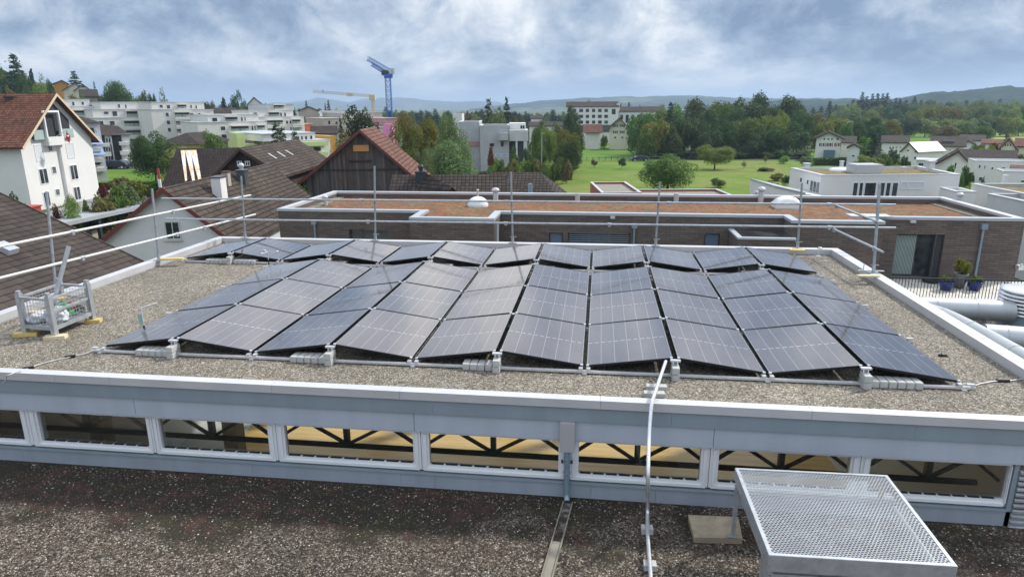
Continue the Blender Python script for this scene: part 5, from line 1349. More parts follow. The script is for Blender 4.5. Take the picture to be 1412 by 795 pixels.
for k, v in enumerate((3.2, 5.6, 8.)):
    u = m+(W-m)*.36; z = hr_-(u-m)*sr+.2; g = G(); g.slab([(u, v-.16, z), (u+.7, v-.16, z-.7*sr), (u+.7, v+.16, z-.7*sr), (u, v+.16, z)], .06); g.build('roof_window', 'coping', bn)
fr = frame(420, 256, 62, 3, -9.4)
uL, zL = fr.uz(418, 258); uA, zA = fr.uz(497, 181); uR, zR = fr.uz(576, 241.5); fr.p = fr.p+fr.u*uL
ba, ro = gable_house(fr, 'timber_barn', 'tall weathered grey timber barn with orange board in its gable and brick-red roof', uR-uL, 9, (zL+zR)/2, zA, 'v', 'barn_wood', 'tile_red', .55, 'red_trim', ridge_at=(uA-uL)/(uR-uL))
a = fr.uz(487, 200); b = fr.uz(509, 208.5); G().box((a[0], -.14, b[1]), (b[0], -.06, a[1])).build('gable_board', 'orange_board', ba)
a = fr.uz(482, 222); b = fr.uz(513, 223); G().box((a[0], -.16, a[1]-.05), (b[0], -.003, a[1]+.08)).build('batten', 'dark_wood', ba)
a = fr.uz(440, 234.5); b = fr.uz(556, 236); G().box((a[0], -.1, a[1]-.05), (b[0], -.003, a[1]+.05)).build('batten', 'dark_wood', ba)
a = fr.uz(484, 224); b = fr.uz(511, 233); G().box((a[0], -.05, b[1]), (b[0], -.002, a[1])).build('hatch', 'barn_wood', ba)
# roofs just behind the brick building
def roof_px(name, label, pts, m, zlow=-9.3, wallm='shade_wall', t=.15, cat='house'):
    """house seen only by its roof: one or more surveyed roof planes (pixel, depth) and walls below them"""
    P0 = atD(pts[0][0][0], pts[0][0][1], pts[0][0][2]); root = thing(name, label, cat, (P0.x, P0.y, zlow)); o = Vector((P0.x, P0.y, zlow))
    for poly in pts:
        V = [atD(*q)-o for q in poly]; G().slab([tuple(v) for v in V], t).build('roof', m, root)
    return root, o
fr = frame(535, 265, 47, 0, -9.3); uL = fr.uz(538, 266)[0]; fr.p = fr.p+fr.u*uL
w_ = fr.uz(690, 266)[0]; zr_ = fr.uz(600, 244, 3.5)[1]
h1, ro = gable_house(fr, 'low_brown_house', 'low house with brown tiled roof, black chimney and wooden dormer behind the brick building', w_, 7, zr_-2.2, zr_, 'u', 'white_wall', 'tile_brown', .4)
chimney(h1, fr, 580.5, 236, 49.5, .75, .75, zr_-1.5, 'steel_dark', 'steel_dark', 'steel_dark')
ud = fr.uz(624, 262)[0]; zd_ = fr.uz(624, 258, .5)[1]
g = G(); g.prism([(ud-1.1, zd_-1.2), (ud, zd_-.1), (ud+1.1, zd_-1.2)], 'y', .3, .5); dm = g.build('dormer', 'orange_board', h1)
G().slab([(ud-1.35, 0., zd_-1.3), (ud, 0., zd_+.06), (ud-2.6, 3.4, zd_+.9), (ud-2.9, 2.4, zd_)], .1).slab([(ud, 0., zd_+.06), (ud+1.35, 0., zd_-1.3), (ud+1.4, .6, zd_-1.2), (ud-2.6, 3.4, zd_+.9)], .1).build('dormer_roof', 'tile_brown', dm)
fr = frame(650, 270, 50, -6, -9.3); uL = fr.uz(655, 266)[0]; fr.p = fr.p+fr.u*uL
w_ = fr.uz(795, 268)[0]; zr_ = fr.uz(700, 237.5, 6.)[1]
h2, ro = hip_house(fr, 'large_tiled_house', 'large dark hip-roofed house with roof window behind the middle of the brick building', w_, 12, zr_-3.4, zr_, 'white_wall', 'tile_brown', .4, inset=.4, inset2=w_*.4)
u = fr.uz(661, 258, 1.)[0]; z = zr_-3.4+(2+.4)*3.4/6.4
g = G(); s_ = 3.4/6.4; g.slab([(u-.4, 1.6, z-.4*s_+.1), (u+.4, 1.6, z-.4*s_+.1), (u+.4, 2.8, z+.8*s_+.1), (u-.4, 2.8, z+.8*s_+.1)], .08); g.build('roof_window', 'blue_glass', h2)
v2 = 2.2
for px, r_, h_ in ((731, .18, 1.5), (696, .07, .7)):
    u, zz = fr.uz(px, 255, v2); zz = zr_-3.4+(v2+.4)*s_; G().cyl((u, v2, zz-.1), (u, v2, zz+h_), r_, 10).build('vent_pipe', 'zinc', h2)
# terracotta-walled low building in the meadow edge
tb = thing('terracotta_building', 'low flat building with terracotta walls and grey roof behind the bushy tree', 'building')
fr = frame(832, 268, 74, 0, -9.4); tb.location = fr.p; tb.rotation_euler = (0, 0, fr.th)
M['terracotta'] = plain('terracotta_render', (.36, .12, .07), .8, 0, .1, .7)
u0 = fr.uz(830, 262)[0]; u1 = fr.uz(885, 262)[0]; zt1 = fr.uz(850, 266)[1]
flat_block(tb, u0, 0, -1, u1, 11, zt1, 'terracotta', 'coping_white', roofm='concrete_dark'); flat_block(tb, fr.uz(858, 262)[0], -1.6, -1, fr.uz(1015, 262)[0], 7, zt1-.5, 'terracotta', 'coping_white', roofm='concrete_dark')

# ------------------------------------------------------------------ white flat building at the right
wf_ = thing('white_flat_house', 'white flat-roofed house with sedum roof, dome and large window groups at the right', 'house')
fr = frame(1130, 270, 60, 0, -9.4); uL = fr.uz(1130, 268)[0]; fr.p = fr.p+fr.u*uL; wf_.location = fr.p; wf_.rotation_euler = (0, 0, fr.th)
w_ = fr.uz(1321, 262)[0]; zt = fr.uz(1225, 241.5)[1]; vb = fr.top(1200, 230, zt)[1]
P = [(0, 0), (w_, 0), (w_+1.2, vb), (-3.6, vb)]
u_, v_ = fr.top(1090, 232, zt); P[3] = (u_, v_); 
g = G(); g.prism(P, 'z', -1, zt-.35); g.build('wall', 'white_wall', wf_)
def ringpoly(P, w, z0, z1, m, name, root, grow=0.):
    c = Vector((sum(p[0] for p in P)/len(P), sum(p[1] for p in P)/len(P))); g = G(); n = len(P)
    def off(p, k): q = Vector(p)-c; return c+q*(1+k/q.length)
    O = [off(p, grow) for p in P]; I = [off(p, -w) for p in P]
    for i in range(n):
        j = (i+1) % n; g.add([(O[i].x, O[i].y, z0), (O[j].x, O[j].y, z0), (I[j].x, I[j].y, z0), (I[i].x, I[i].y, z0), (O[i].x, O[i].y, z1), (O[j].x, O[j].y, z1), (I[j].x, I[j].y, z1), (I[i].x, I[i].y, z1)],
              [[0, 1, 5, 4], [1, 2, 6, 5], [2, 3, 7, 6], [3, 0, 4, 7], [4, 5, 6, 7], [3, 2, 1, 0]])
    return g.build(name, m, root)
ringpoly(P, .45, zt-.349, zt, 'white_wall', 'parapet', wf_); ringpoly(P, .5, zt+.001, zt+.06, 'coping_white', 'coping', wf_, .05)
G().prism([(Vector(p)+(Vector((w_/2, vb/2))-Vector(p)).normalized()*.4)[:] for p in P], 'z', zt-.348, zt-.2).build('roof', 'sedum_y', wf_)
for x0, x1, k in ((1175, 1183, 0), (1183.5, 1190, 0), (1191, 1208, 1), (1212, 1220, 0), (1220.5, 1228, 0), (1229, 1238, 0), (1242, 1251, 0), (1252, 1274, 1)):
    win_px(wf_, fr, x0, 251 if x0 < 1240 else 250.5, x1, 272 if x0 < 1240 else 261, bars=0, frm='window_frame', pane='glass' if x0 < 1242 else 'blind')
# left wall windows: plane between P[3] and P[0]
lwv = Vector((P[0][0]-P[3][0], P[0][1]-P[3][1])); Ll = lwv.length; ang = math.atan2(lwv.y, lwv.x)
sub = Fr(fr.p+fr.u*P[3][0]+fr.v*P[3][1], fr.th+ang, fr.p.z)
for x0, y0, x1, y1, b_ in ((1103, 244, 1107, 252, 0), (1112.5, 247, 1116, 255, 0), (1117, 249, 1131, 266, 2)):
    pr = bpy.data.objects.new('window_bay', None); 
    a = sub.uz(x0, (y0+y1)/2); b = sub.uz(x1, (y0+y1)/2); m = (x0+x1)/2; o = window(wf_, 'f', a[0], sub.uz(m, y1)[1], b[0], sub.uz(m, y0)[1], 0, bars=b_, pane='glass_grey'); bpy.data.objects.remove(pr)
    if o: o.location = (P[3][0], P[3][1], 0); o.rotation_euler = (0, 0, ang)
u_, v_ = fr.top(1190, 235, zt); G().box((u_-1.15, v_-1., zt-.2), (u_+1.35, v_+1., zt+.62)).build('roof_housing', 'coping_white', wf_)
u_, v_ = fr.top(1158, 235.5, zt-.2); G().lathe([(1., 0), (1., .12), (.9, .22), (.6, .34), (0, .38)], 22, (u_, v_, zt-.22)).build('dome_skylight', 'dome', wf_)
for px, py, h_, w2 in ((1112, 233, .5, .5), (1282, 236, .9, .55), (1160, 231, .6, .3), (1246, 236, .3, .3)):
    u_, v_ = fr.top(px, py, zt-.2); G().box((u_-w2/2, v_-w2/2, zt-.22), (u_+w2/2, v_+w2/2, zt-.2+h_)).box((u_-w2*.65, v_-w2*.65, zt-.199+h_), (u_+w2*.65, v_+w2*.65, zt-.1+h_)).build('roof_vent', 'shade_wall', wf_)
w2 = thing('garden_wing', 'low white wing with stepped wall left of the white flat-roofed house', 'building'); fr2 = frame(1068, 268, 58, 0, -9.4); w2.location = fr2.p; w2.rotation_euler = (0, 0, fr2.th)
u0, z0 = fr2.uz(1068, 257); u1, z1 = fr2.uz(1110, 267); G().prism([(u0, -1), (u0, z0), (u1, z1), (u1+2, z1-.3), (u1+2, -1)], 'y', 0, 6).build('wall', 'white_wall', w2); G().prism([(u0-.1, z0+.002), (u0-.1, z0+.1), (u1, z1+.1), (u1, z1+.002)], 'y', -.1, 6).build('coping', 'coping', w2)

# grey plastered buildings at the lower right
def blockbldg(name, label, px0, px1, pytop, D, depth, wallm, az=0, cap='coping_white', roofm=None, cat='building', zb=-9.4, pyr=None):
    fr = frame(px0, pytop, D, az, zb); r = thing(name, label, cat, fr.p, fr.th); u0, z0 = fr.uz(px0, pytop); u1, z1 = fr.uz(px1, pytop if pyr is None else pyr)
    flat_block(r, u0, 0, -1, u1, depth, z0, wallm, cap, roofm=roofm); return r, fr, u0, u1, z0
r, fr, u0, u1, z0 = blockbldg('grey_plaster_building', 'light grey plastered flat building with thin sedum strip at the right edge', 1340, 1480, 253.5, 60, 9, 'grey_wall', -95, 'coping_white', 'sedum_y')
for px in (1372,): 
    u_, v_ = fr.top(px, 252, z0); G().cyl((u_, v_+.8, z0-.2), (u_, v_+.8, z0+.7), .22, 12).build('roof_vent', 'shade_wall', r)
r, fr, u0, u1, z0 = blockbldg('grey_annexe', 'lower grey plastered annexe with dark roof in front at the right edge', 1362, 1490, 267.5, 54, 7, 'grey_wall', -95, 'coping_white', 'concrete_dark')
G().box((u0+6., 2., z0-.2), (u0+9., 4.6, z0+.6)).build('roof_box', 'fascia_dark', r)
r, fr, u0, u1, z0 = blockbldg('low_white_wall', 'low white wall running right of the white flat-roofed house', 1318, 1346, 264.5, 56, 3, 'white_wall', -10, 'coping_white')

# white buildings further right
r, fr, u0, u1, z0 = blockbldg('white_block_house', 'two-storey white flat-roofed block with four windows at the right', 1345, 1430, 222, 92, 5, 'white_wall', -24, 'coping')
for x0, y0, x1, y1 in ((1349, 227, 1352.5, 232), (1357, 228, 1359, 233), (1366.5, 230, 1370, 234), (1380.5, 230, 1387, 235), (1349, 243.5, 1355, 250)): win_px(r, fr, x0, y0, x1, y1, bars=0)
r, fr, u0, u1, z0 = blockbldg('white_front_block', 'plain white flat block in front at the right edge with one grey window', 1383.5, 1440, 236.5, 80, 4, 'white_wall', -24, 'coping')
win_px(r, fr, 1407, 248, 1413, 252, bars=0, pane='glass_grey')

def gh_px(name, label, L_, A_, R__, D, depth, wallm, roofm, wins=(), az=None, over=.4, ridge='v', pane='glass', frm='window_frame', group=None, trim='brown_trim', cat='house', bars=0, lift=0):
    """gable house surveyed by eave-left, apex and eave-right pixels of its front"""
    fr = frame(L_[0], L_[1], D, az); uL, zL = fr.uz(*L_); fr.p = fr.p+fr.u*uL
    uR, zR = fr.uz(*R__)
    if ridge == 'v': uA, zA = fr.uz(*A_); ra = uA/uR
    else: uA, zA = fr.uz(A_[0], A_[1], depth/2); ra = .5
    r, ro = gable_house(fr, name, label, uR, depth, (zL+zR)/2, zA, ridge, wallm, roofm, over, trim, ridge_at=ra, cat=cat, group=group)
    for w in wins: win_px(r, fr, *w[:4], bars=bars, pane=w[4] if len(w) > 4 else pane, frm=w[5] if len(w) > 5 else frm)
    return r, fr, uR, (zL+zR)/2, zA
r, fr, *_ = gh_px('white_chalet', 'white gabled house with two rows of red-shuttered windows beside the tree clump', (1126, 190), (1143.5, 182.5), (1160, 190), 160, 10, 'white_wall', 'tile_dark',
      [(1135, 190.2, 1138.5, 193.3), (1140.5, 190.2, 1144, 193.3), (1145.5, 190.2, 1149, 193.3), (1153, 190.2, 1157, 193.3)], over=.7)
for x0, x1 in ((1129, 1132), (1134, 1137), (1139, 1142), (1143.5, 1147), (1150, 1153), (1155, 1158)):
    a = fr.uz(x0, 199.5); b = fr.uz(x1, 199.5); f = window(r, 'f', a[0], a[1]-.45, b[0], a[1]+.45, 0, bars=0)
    G().box((b[0]+.03, -.06, a[1]-.45), (b[0]+.22, -.02, a[1]+.45)).build('shutter', 'red_paint', f) if f else None
a = fr.uz(1136, 206.5); b = fr.uz(1151, 211); G().box((a[0], -1.5, -.5), (b[0], -.003, a[1])).build('conservatory', 'blue_glass', r)
gh_px('brown_roof_house', 'low house with brown roof just right of the white chalet', (1160, 196.5), (1170, 188.5), (1179, 196.5), 172, 9, 'offwhite_wall', 'tile_brown', (), ridge='u')
gh_px('white_shed', 'small white gabled shed below the chalet', (1169.5, 203.5), (1178, 199), (1186, 203.5), 142, 5, 'shade_wall', 'tile_brown', [(1174, 213.5, 1179, 216.5)], over=.3)
gh_px('broad_brown_house', 'house with broad brown roof and pale wall left of the solar-roofed house', (1216.5, 196.5), (1235, 187.8), (1252, 196.5), 160, 9, 'white_wall', 'tile_brown', [(1226, 202, 1229, 206), (1230, 202, 1233, 206), (1235, 202, 1238, 204), (1240, 202, 1243, 204)], ridge='u')
r, fr, w_, he_, hr_ = gh_px('white_corner_house', 'white house with bright solar roof and balcony among the right-hand houses', (1244, 210), (1255, 197.5), (1266, 206.5), 122, 7, 'white_wall', 'solar_white', [(1250, 206, 1254, 209), (1261, 207, 1264.5, 211), (1260, 215.5, 1264, 220)], over=.3, az=-66)
u0 = fr.side(1266, 205, w_); 
r, fr, w_, he_, hr_ = gh_px('dormer_house', 'white house with wide dark brown roof and dormer windows behind the solar-roofed house', (1284, 201.5), (1310, 189), (1330, 201.5), 150, 11, 'white_wall', 'tile_brown', [(1299, 205.5, 1303, 208), (1309, 205.5, 1311, 208)], ridge='u')
a = fr.uz(1299, 199, 2); b = fr.uz(1316, 194, 2); G().box((a[0], 1.5, a[1]-.6), (b[0], 4, b[1])).build('dormer', 'grey_frame', r)
gh_px('grey_brown_house', 'house with pale brown roof in the second row at the right', (1324, 193.5), (1338, 186.5), (1357, 193.5), 185, 9, 'offwhite_wall', 'tile_brown', (), ridge='u')
gh_px('white_gable_cottage', 'little white gabled cottage in front of the pale brown roof', (1329, 198), (1336, 194.3), (1343, 198), 165, 6, 'white_wall', 'tile_brown', ())
gh_px('red_roof_house', 'house with reddish roof left of the cream house', (1355, 198), (1368, 192.5), (1384, 198), 172, 8, 'offwhite_wall', 'tile_red', (), ridge='u')
gh_px('cream_house', 'cream house with orange tiled roof at the right edge', (1381, 202.5), (1391.5, 192), (1400, 202.5), 122, 9, 'cream_wall', 'tile_orange', [(1385, 198, 1387.5, 202), (1388.5, 198, 1391, 202), (1392, 198, 1394.5, 202), (1396, 208, 1399, 213)], over=.4)
gh_px('cream_house_wing', 'cream wing with orange roof at the very right edge', (1400, 202.5), (1408, 191.5), (1440, 202.5), 124, 9, 'cream_wall', 'tile_orange', [(1402, 206, 1405, 211)], ridge='u', over=.3)
r, fr, w_, he_, hr_ = gh_px('dark_roofed_farmhouse', 'white house under a huge dark roof reaching low, at the right', (1325, 221), (1345, 207.5), (1398, 221), 104, 11, 'white_wall', 'tile_dark', (), ridge='u', over=.5)
r, fr, w_, he_, hr_ = gh_px('steep_roofed_house', 'white house with steep dark roof and two roof windows, left of the dark farmhouse', (1293.5, 229), (1322, 209), (1338, 221), 100, 7, 'white_wall', 'tile_dark', [(1316, 224, 1319, 233)], over=.5)
sl = (hr_-he_)/(w_*.64)
for k in range(2):
    u = w_*(.28+.12*k); z = he_+u*sl+.25; g = G(); g.slab([(u, 2, z), (u+.7, 2, z+.7*sl), (u+.7, 3.2, z+.7*sl), (u, 3.2, z)], .06); g.build('roof_window', 'coping_white', r)
r, fr, *_ = gh_px('garage', 'pale grey garage under the bright-roofed house', (1264, 222), (1280, 221), (1296, 222), 112, 5, 'shade_wall', 'coping', [(1266, 224, 1274, 229)], ridge='u', over=.1)
gh_px('shed_roof_house', 'small house with sloping reddish roof beside the white block', (1397, 233.5), (1405, 229.5), (1420, 233.5), 84, 4, 'shade_wall', 'tile_red', (), ridge='u')

# ------------------------------------------------------------------ school, farmhouse, shed
def eavehouse(name, label, x0, x1, yr, ye, D, depth, wallm, roofm, over=.3, az=None, cat='building'):
    return gh_px(name, label, (x0, ye), ((x0+x1)/2, yr), (x1, ye), D, depth, wallm, roofm, ridge='u', over=over, az=az, cat=cat)
r, fr, *_ = eavehouse('school_building', 'four-storey white school block with brown roof and square dark windows', 781.5, 853, 140.8, 147.3, 250, 14, 'white_wall', 'tile_brown')
for y0, y1 in ((150, 155), (158, 163), (166, 171)):
    for x0, x1 in ((782.5, 787), (790, 795), (798.4, 804.3), (807.4, 812.6), (816, 821), (824.2, 830), (833, 838.5)): win_px(r, fr, x0, y0, x1, y1, bars=0)
win_px(r, fr, 843.3, 150, 849.2, 158, bars=0)
a = fr.uz(781.5, 172.5); b = fr.uz(853, 182); G().box((a[0], -.25, b[1]), (b[0], -.003, a[1])).build('ground_floor_band', 'grey_frame', r)
r, fr, *_ = eavehouse('school_wing', 'lower white school wing with brown roof and a pink blind', 854.5, 914, 147.5, 153.8, 250, 13, 'shade_wall', 'tile_brown')
for w in ((855, 158, 859.5, 165), (862.3, 158, 867.2, 169.5), (870, 158, 874.6, 171), (878, 158, 886, 163), (889.5, 158, 898, 163), (877.5, 166, 886, 171), (889.8, 166, 896, 171), (901, 158, 909, 163)): win_px(r, fr, *w, bars=0)
win_px(r, fr, 877.4, 174, 885.4, 179, bars=0, pane='pink_panel')
a = fr.uz(854, 141); G().box((-1.2, 0.3, -1), (-.05, 13, fr.uz(854, 142.5)[1])).build('gable_wall', 'white_wall', r)
r, fr, *_ = gh_px('farmhouse', 'cream gabled farmhouse with shuttered windows at the top of the green slope', (840.5, 175.5), (855, 163), (865.5, 175.5), 212, 9, 'cream_wall', 'tile_dark', over=1.1, trim='red_trim')
for y0, y1, xx in ((171.4, 175.5, ((847.5, 850.5), (856.3, 859.3))), (180.2, 184.2, ((847, 850), (856.3, 859.3))), (188, 191.5, ((846.5, 850), (856.5, 860)))):
    for x0, x1 in xx:
        a = fr.uz(x0, (y0+y1)/2); b = fr.uz(x1, (y0+y1)/2); zt0 = fr.uz(x0, y0)[1]; zb0 = fr.uz(x0, y1)[1]; f = window(r, 'f', a[0], zb0, b[0], zt0, 0, bars=1)
        if f and y0 < 186:
            for s in (-1, 1): 
                e = a[0]-.42 if s < 0 else b[0]+.06; G().box((e, -.06, zb0), (e+.36, -.02, zt0)).build('shutter', 'grey_frame', f)
gh_px('orange_roofed_shed', 'white shed with orange-red tiled roof left of the cream farmhouse', (808, 181.5), (817, 172.3), (827, 181.5), 214, 9, 'offwhite_wall', 'tile_orange', (), ridge='u', over=.9)

# ------------------------------------------------------------------ modern grey building
r, fr, u0, u1, z0 = blockbldg('concrete_house', 'modern pale concrete house with projecting box and red-framed windows', 661.5, 701.5, 173.5, 122, 12, 'concrete', 0, 'shade_wall')
win_px(r, fr, 675, 197.5, 681.5, 202, bars=0, frm='red_paint'); win_px(r, fr, 690.5, 195, 694.5, 202, bars=0, frm='red_paint'); 
for x0, x1 in ((683, 690.5), (692, 700)): win_px(r, fr, x0, 212, x1, 215.5, bars=0, pane='awning_blue')
a = fr.uz(687.5, 193); b = fr.uz(700.8, 183); G().box((a[0], -1.3, a[1]), (b[0], -.003, b[1])).build('bay_box', 'concrete', r)
a = fr.uz(702, 194.5); b = fr.uz(728.5, 179.5); G().box((a[0]+.05, -.2, a[1]), (b[0], 9, b[1])).build('projecting_box', 'grey_wall', r)
a = fr.uz(702, 216); b = fr.uz(727, 194.6); G().box((a[0]+.05, 2.5, -1), (b[0], 9, b[1]-.01)).build('recessed_floor', 'grey_frame', r); x = fr.uz(711, 200)[0]; G().box((x, -.1, -1), (x+.35, .3, b[1]-.01)).build('column', 'shade_wall', r); x = fr.uz(722, 200)[0]; G().box((x, -.1, -1), (b[0]-.02, .3, b[1]-.01)).build('column', 'shade_wall', r)
a = fr.uz(702, 179.4); b = fr.uz(725.5, 170.3); G().box((a[0]+.05, 3, a[1]), (b[0], 9, b[1])).build('upper_storey', 'white_wall', r)
o = window(r, 'f', fr.uz(717, 175, 3)[0], fr.uz(717, 178, 3)[1], fr.uz(724, 175, 3)[0], fr.uz(717, 172.5, 3)[1], 0, bars=1); o.location.y = 3
r, fr, u0, u1, z0 = blockbldg('concrete_wing', 'long blank concrete wing left of the concrete house', 632, 661, 168.3, 126, 12, 'concrete', 0, 'shade_wall')
a = fr.uz(640, 202); b = fr.uz(661, 195); G().box((a[0], -.1, a[1]), (b[0]-.1, -.003, b[1])).build('red_window_band', 'rose_wall', r)
blockbldg('white_tower', 'small white tower block behind the birch tree', 624, 637, 157, 170, 8, 'white_wall', 0, 'white_wall')
eavehouse('low_brown_roof_house', 'house with low brown roof left of the school among the trees', 730, 775, 168.5, 174, 190, 9, 'offwhite_wall', 'tile_brown'); eavehouse('pale_bungalow', 'pale bungalow with thin grey roof left of the school', 732, 748, 159.8, 163.5, 230, 9, 'offwhite_wall', 'tile_brown')
def car(p, rz, body, label, L__=4.3, group='parked cars'):
    t = thing('parked_car', label, 'car', p, rz, group); W = 1.75
    prof = [(-2.1, .35), (-2.12, .75), (-1.95, .95), (-1.2, 1.02), (-.55, 1.42), (1.1, 1.46), (1.85, 1.05), (2.1, .9), (2.12, .35)]
    g = G(); g.prism(prof, 'y', -W/2, W/2); o = g.build('body', body, t); bv = o.modifiers.new('bevel', 'BEVEL'); bv.width = .09; bv.segments = 3
    for s in (-1, 1): G().prism([(-1.0, 1.02), (-.5, 1.34), (1.0, 1.38), (1.55, 1.06)], 'y', s*(W/2+.005), s*(W/2-.02)).build('side_window', 'glass', t)
    G().slab([(-1.22, -.72, 1.04), (-.6, -.66, 1.42), (-.6, .66, 1.42), (-1.22, .72, 1.04)], -.015).build('windscreen', 'glass', t); G().slab([(1.82, -.72, 1.1), (1.16, -.66, 1.46), (1.16, .66, 1.46), (1.82, .72, 1.1)], -.015).build('rear_window', 'glass', t)
    for x in (-1.35, 1.35):
        for s in (-1, 1):
            w = G().cyl((x, s*.68, .32), (x, s*.9, .32), .32, 18).build('wheel', 'rubber', t); G().cyl((x, s*.9, .32), (x, s*.91, .32), .19, 12).build('rim', 'alu', w)
    for s in (-1, 1): G().box((-2.13, s*.62-.15, .68), (-2.1, s*.62+.15, .82)).build('headlight', 'window_frame', t); G().box((2.1, s*.62-.15, .75), (2.135, s*.62+.15, .9)).build('tail_light', 'red_paint', t)
    return t
for k, (px, py, m, lab) in enumerate(((663, 232, 'car_white', 'white car, nearest the viewer in the row beside the birch'), (664.5, 226, 'car_white', 'white car behind the nearest one beside the birch'), (666, 221.5, 'car_blue', 'dark car farthest back beside the hedge'))):
    car(onground(px, py), CAMAZ+.08, m, lab)
car(onground(1264, 232), .3, 'car_white', 'white car in front of the garage among the right-hand houses')
car(onground(146, 232.5), .1, 'car_blue', 'dark blue car at the end of the lawn below the balcony block, left one'); car(onground(162, 232.8), .1, 'car_blue', 'dark blue car at the end of the lawn, right one beside the tree')
car(onground(882, 222.5), .15, 'car_blue', 'dark car half hidden at the foot of the tree clump')
# ------------------------------------------------------------------ terraced flats on the left
def flats(name, label, D, blocks, wins, loggias=(), wallm='offwhite_wall', az=40, cat='apartment block', depth=14):
    """blocks: (px0, px1, pytop, pybottom, set-back, extra material); wins / loggias: pixel rectangles with their set-back"""
    b0 = blocks[0]; fr = frame(b0[0], b0[2], D, az); r = thing(name, label, cat, fr.p, fr.th)
    for i, (x0, x1, yt, yb_, v, *mm) in enumerate(blocks):
        m = mm[0] if mm else wallm; a = fr.uz(x0, yt, v); b = fr.uz(x1, yt, v); zt = (a[1]+b[1])/2; zb_ = fr.uz((x0+x1)/2, yb_, v)[1] if yb_ else -3
        G().box((a[0], v+.01*i, zb_), (b[0], depth+v-.01*i, zt-.001*i)).build('storey', m, r); G().box((a[0]-.12, v-.12, zt-.001*i), (b[0]+.12, depth+v+.1, zt+.14)).build('roof_edge', 'coping' if m == 'grey_wall' else 'coping_white', r)
    for w in wins:
        v = w[4] if len(w) > 4 else 0; win_px(r, fr, *w[:4], v=v, bars=0, pane='glass')
    for w in loggias:
        v = w[4] if len(w) > 4 else 0; x0, y0, x1, y1 = w[:4]; a = fr.uz(x0, (y0+y1)/2, v); b = fr.uz(x1, (y0+y1)/2, v); z1 = fr.uz((x0+x1)/2, y0, v)[1]; z0 = fr.uz((x0+x1)/2, y1, v)[1]
        g = G(); g.box((a[0], v-.02, z0), (b[0], v+.05, z1)); lo = g.build('loggia', 'dark', r)  # flat dark sheet paints the shade of the balcony recess
        n = max(1, int((b[0]-a[0])/1.6)); g = G()
        for k in range(n): u0 = a[0]+(b[0]-a[0])*k/n; g.box((u0+.06, v-.06, z0+.02), (a[0]+(b[0]-a[0])*(k+1)/n-.06, v-.021, z0+(z1-z0)*.55))
        g.build('balcony_glass', 'teal_glass', lo)
        G().box((a[0]-.25, v-1.1, z0-1.), (b[0]+.25, v-.003, z0-.02)).build('balcony_front', wallm, r)
        G().box((a[0]-.25, v-1.1, z1+.02), (b[0]+.25, v-.003, z1+.25)).build('balcony_slab', wallm, r)
    return r, fr
flats('terraced_flats', 'pale terraced flats at the far left behind the orange-roofed house', 172, [(80, 140, 147.5, None, 0), (78, 123, 137.5, 147.6, 2.5), (137, 150, 153, None, 4)],
      [(81, 140.5, 86.5, 146, 2.5), (99, 140, 103, 146, 2.5), (112, 140, 116, 145, 2.5), (120, 154, 124, 160)], [(101, 152.5, 117, 159)])
flats('terraced_flats', 'long pale terraced flats in the middle of the row, behind the broad tree', 165, [(126, 224, 162.5, None, 0), (127, 218, 151.3, 162.6, 1.8), (138, 222, 141.2, 151.4, 4.5)],
      [(142.5, 153.5, 150, 158, 1.8), (154.5, 153, 162, 160.5, 1.8), (194, 153.5, 197.5, 160, 1.8), (201, 153.5, 204.5, 160, 1.8), (190, 144, 193, 150, 4.5), (196, 144.5, 199, 150, 4.5), (162, 143.5, 166, 149, 4.5), (172, 144, 175, 149.5, 4.5), (122, 144, 128, 147, 4.5),
       (136, 166.5, 143, 172.5), (151, 166.5, 158.5, 173), (208, 167, 212, 173), (199, 167, 203.5, 173), (210, 179, 214, 185), (218, 178.5, 221.5, 184)],
      [(175, 153.5, 189.5, 161, 1.8), (171.5, 166.5, 198, 174), (173.5, 179.5, 196, 186), (175, 191.5, 196, 198), (201, 144, 207, 149.5, 4.5)])
flats('terraced_flats', 'pale terraced flats at the right end of the first row above the yellow house', 160, [(208, 280, 151.4, None, 0), (208, 281, 141.2, 151.5, 1.8), (280, 294, 151.5, 160, .6)],
      [(219.5, 144.3, 225, 149, 1.8), (229.5, 144.5, 235, 150, 1.8), (262, 144.5, 265, 149.5, 1.8), (269, 145, 272, 150, 1.8), (228, 155, 233, 161), (262, 155.5, 267, 161), (273, 155.5, 277, 161), (229.5, 166, 235, 172), (264, 166.5, 269, 172), (274.5, 166.5, 278, 172), (231, 176, 236, 182), (275, 176.5, 279, 182)],
      [(245, 144.5, 257, 149.5, 1.8), (241.5, 155.2, 261, 161), (243, 166.2, 262.5, 172), (244.5, 177, 264.5, 183)])
flats('terraced_flats', 'pale terraced flats in front of the brown barn roof, with a lime green panel', 150, [(272, 368, 168.5, None, 0), (286, 356, 158.5, 168.6, 2.)],
      [(292, 162, 300, 168, 2.), (332, 161, 335, 167.5, 2.), (337, 161, 339, 167, 2.), (304, 174, 311, 180), (346.5, 173, 349.5, 180), (350.5, 173, 352.5, 179.5), (305, 185, 313, 191.5), (307, 197, 314, 202.5)],
      [(311, 161.5, 327.5, 168, 2.), (319, 174, 343, 181), (355, 173, 365, 178.5), (320, 185, 329, 192), (321.5, 197, 330, 203)])
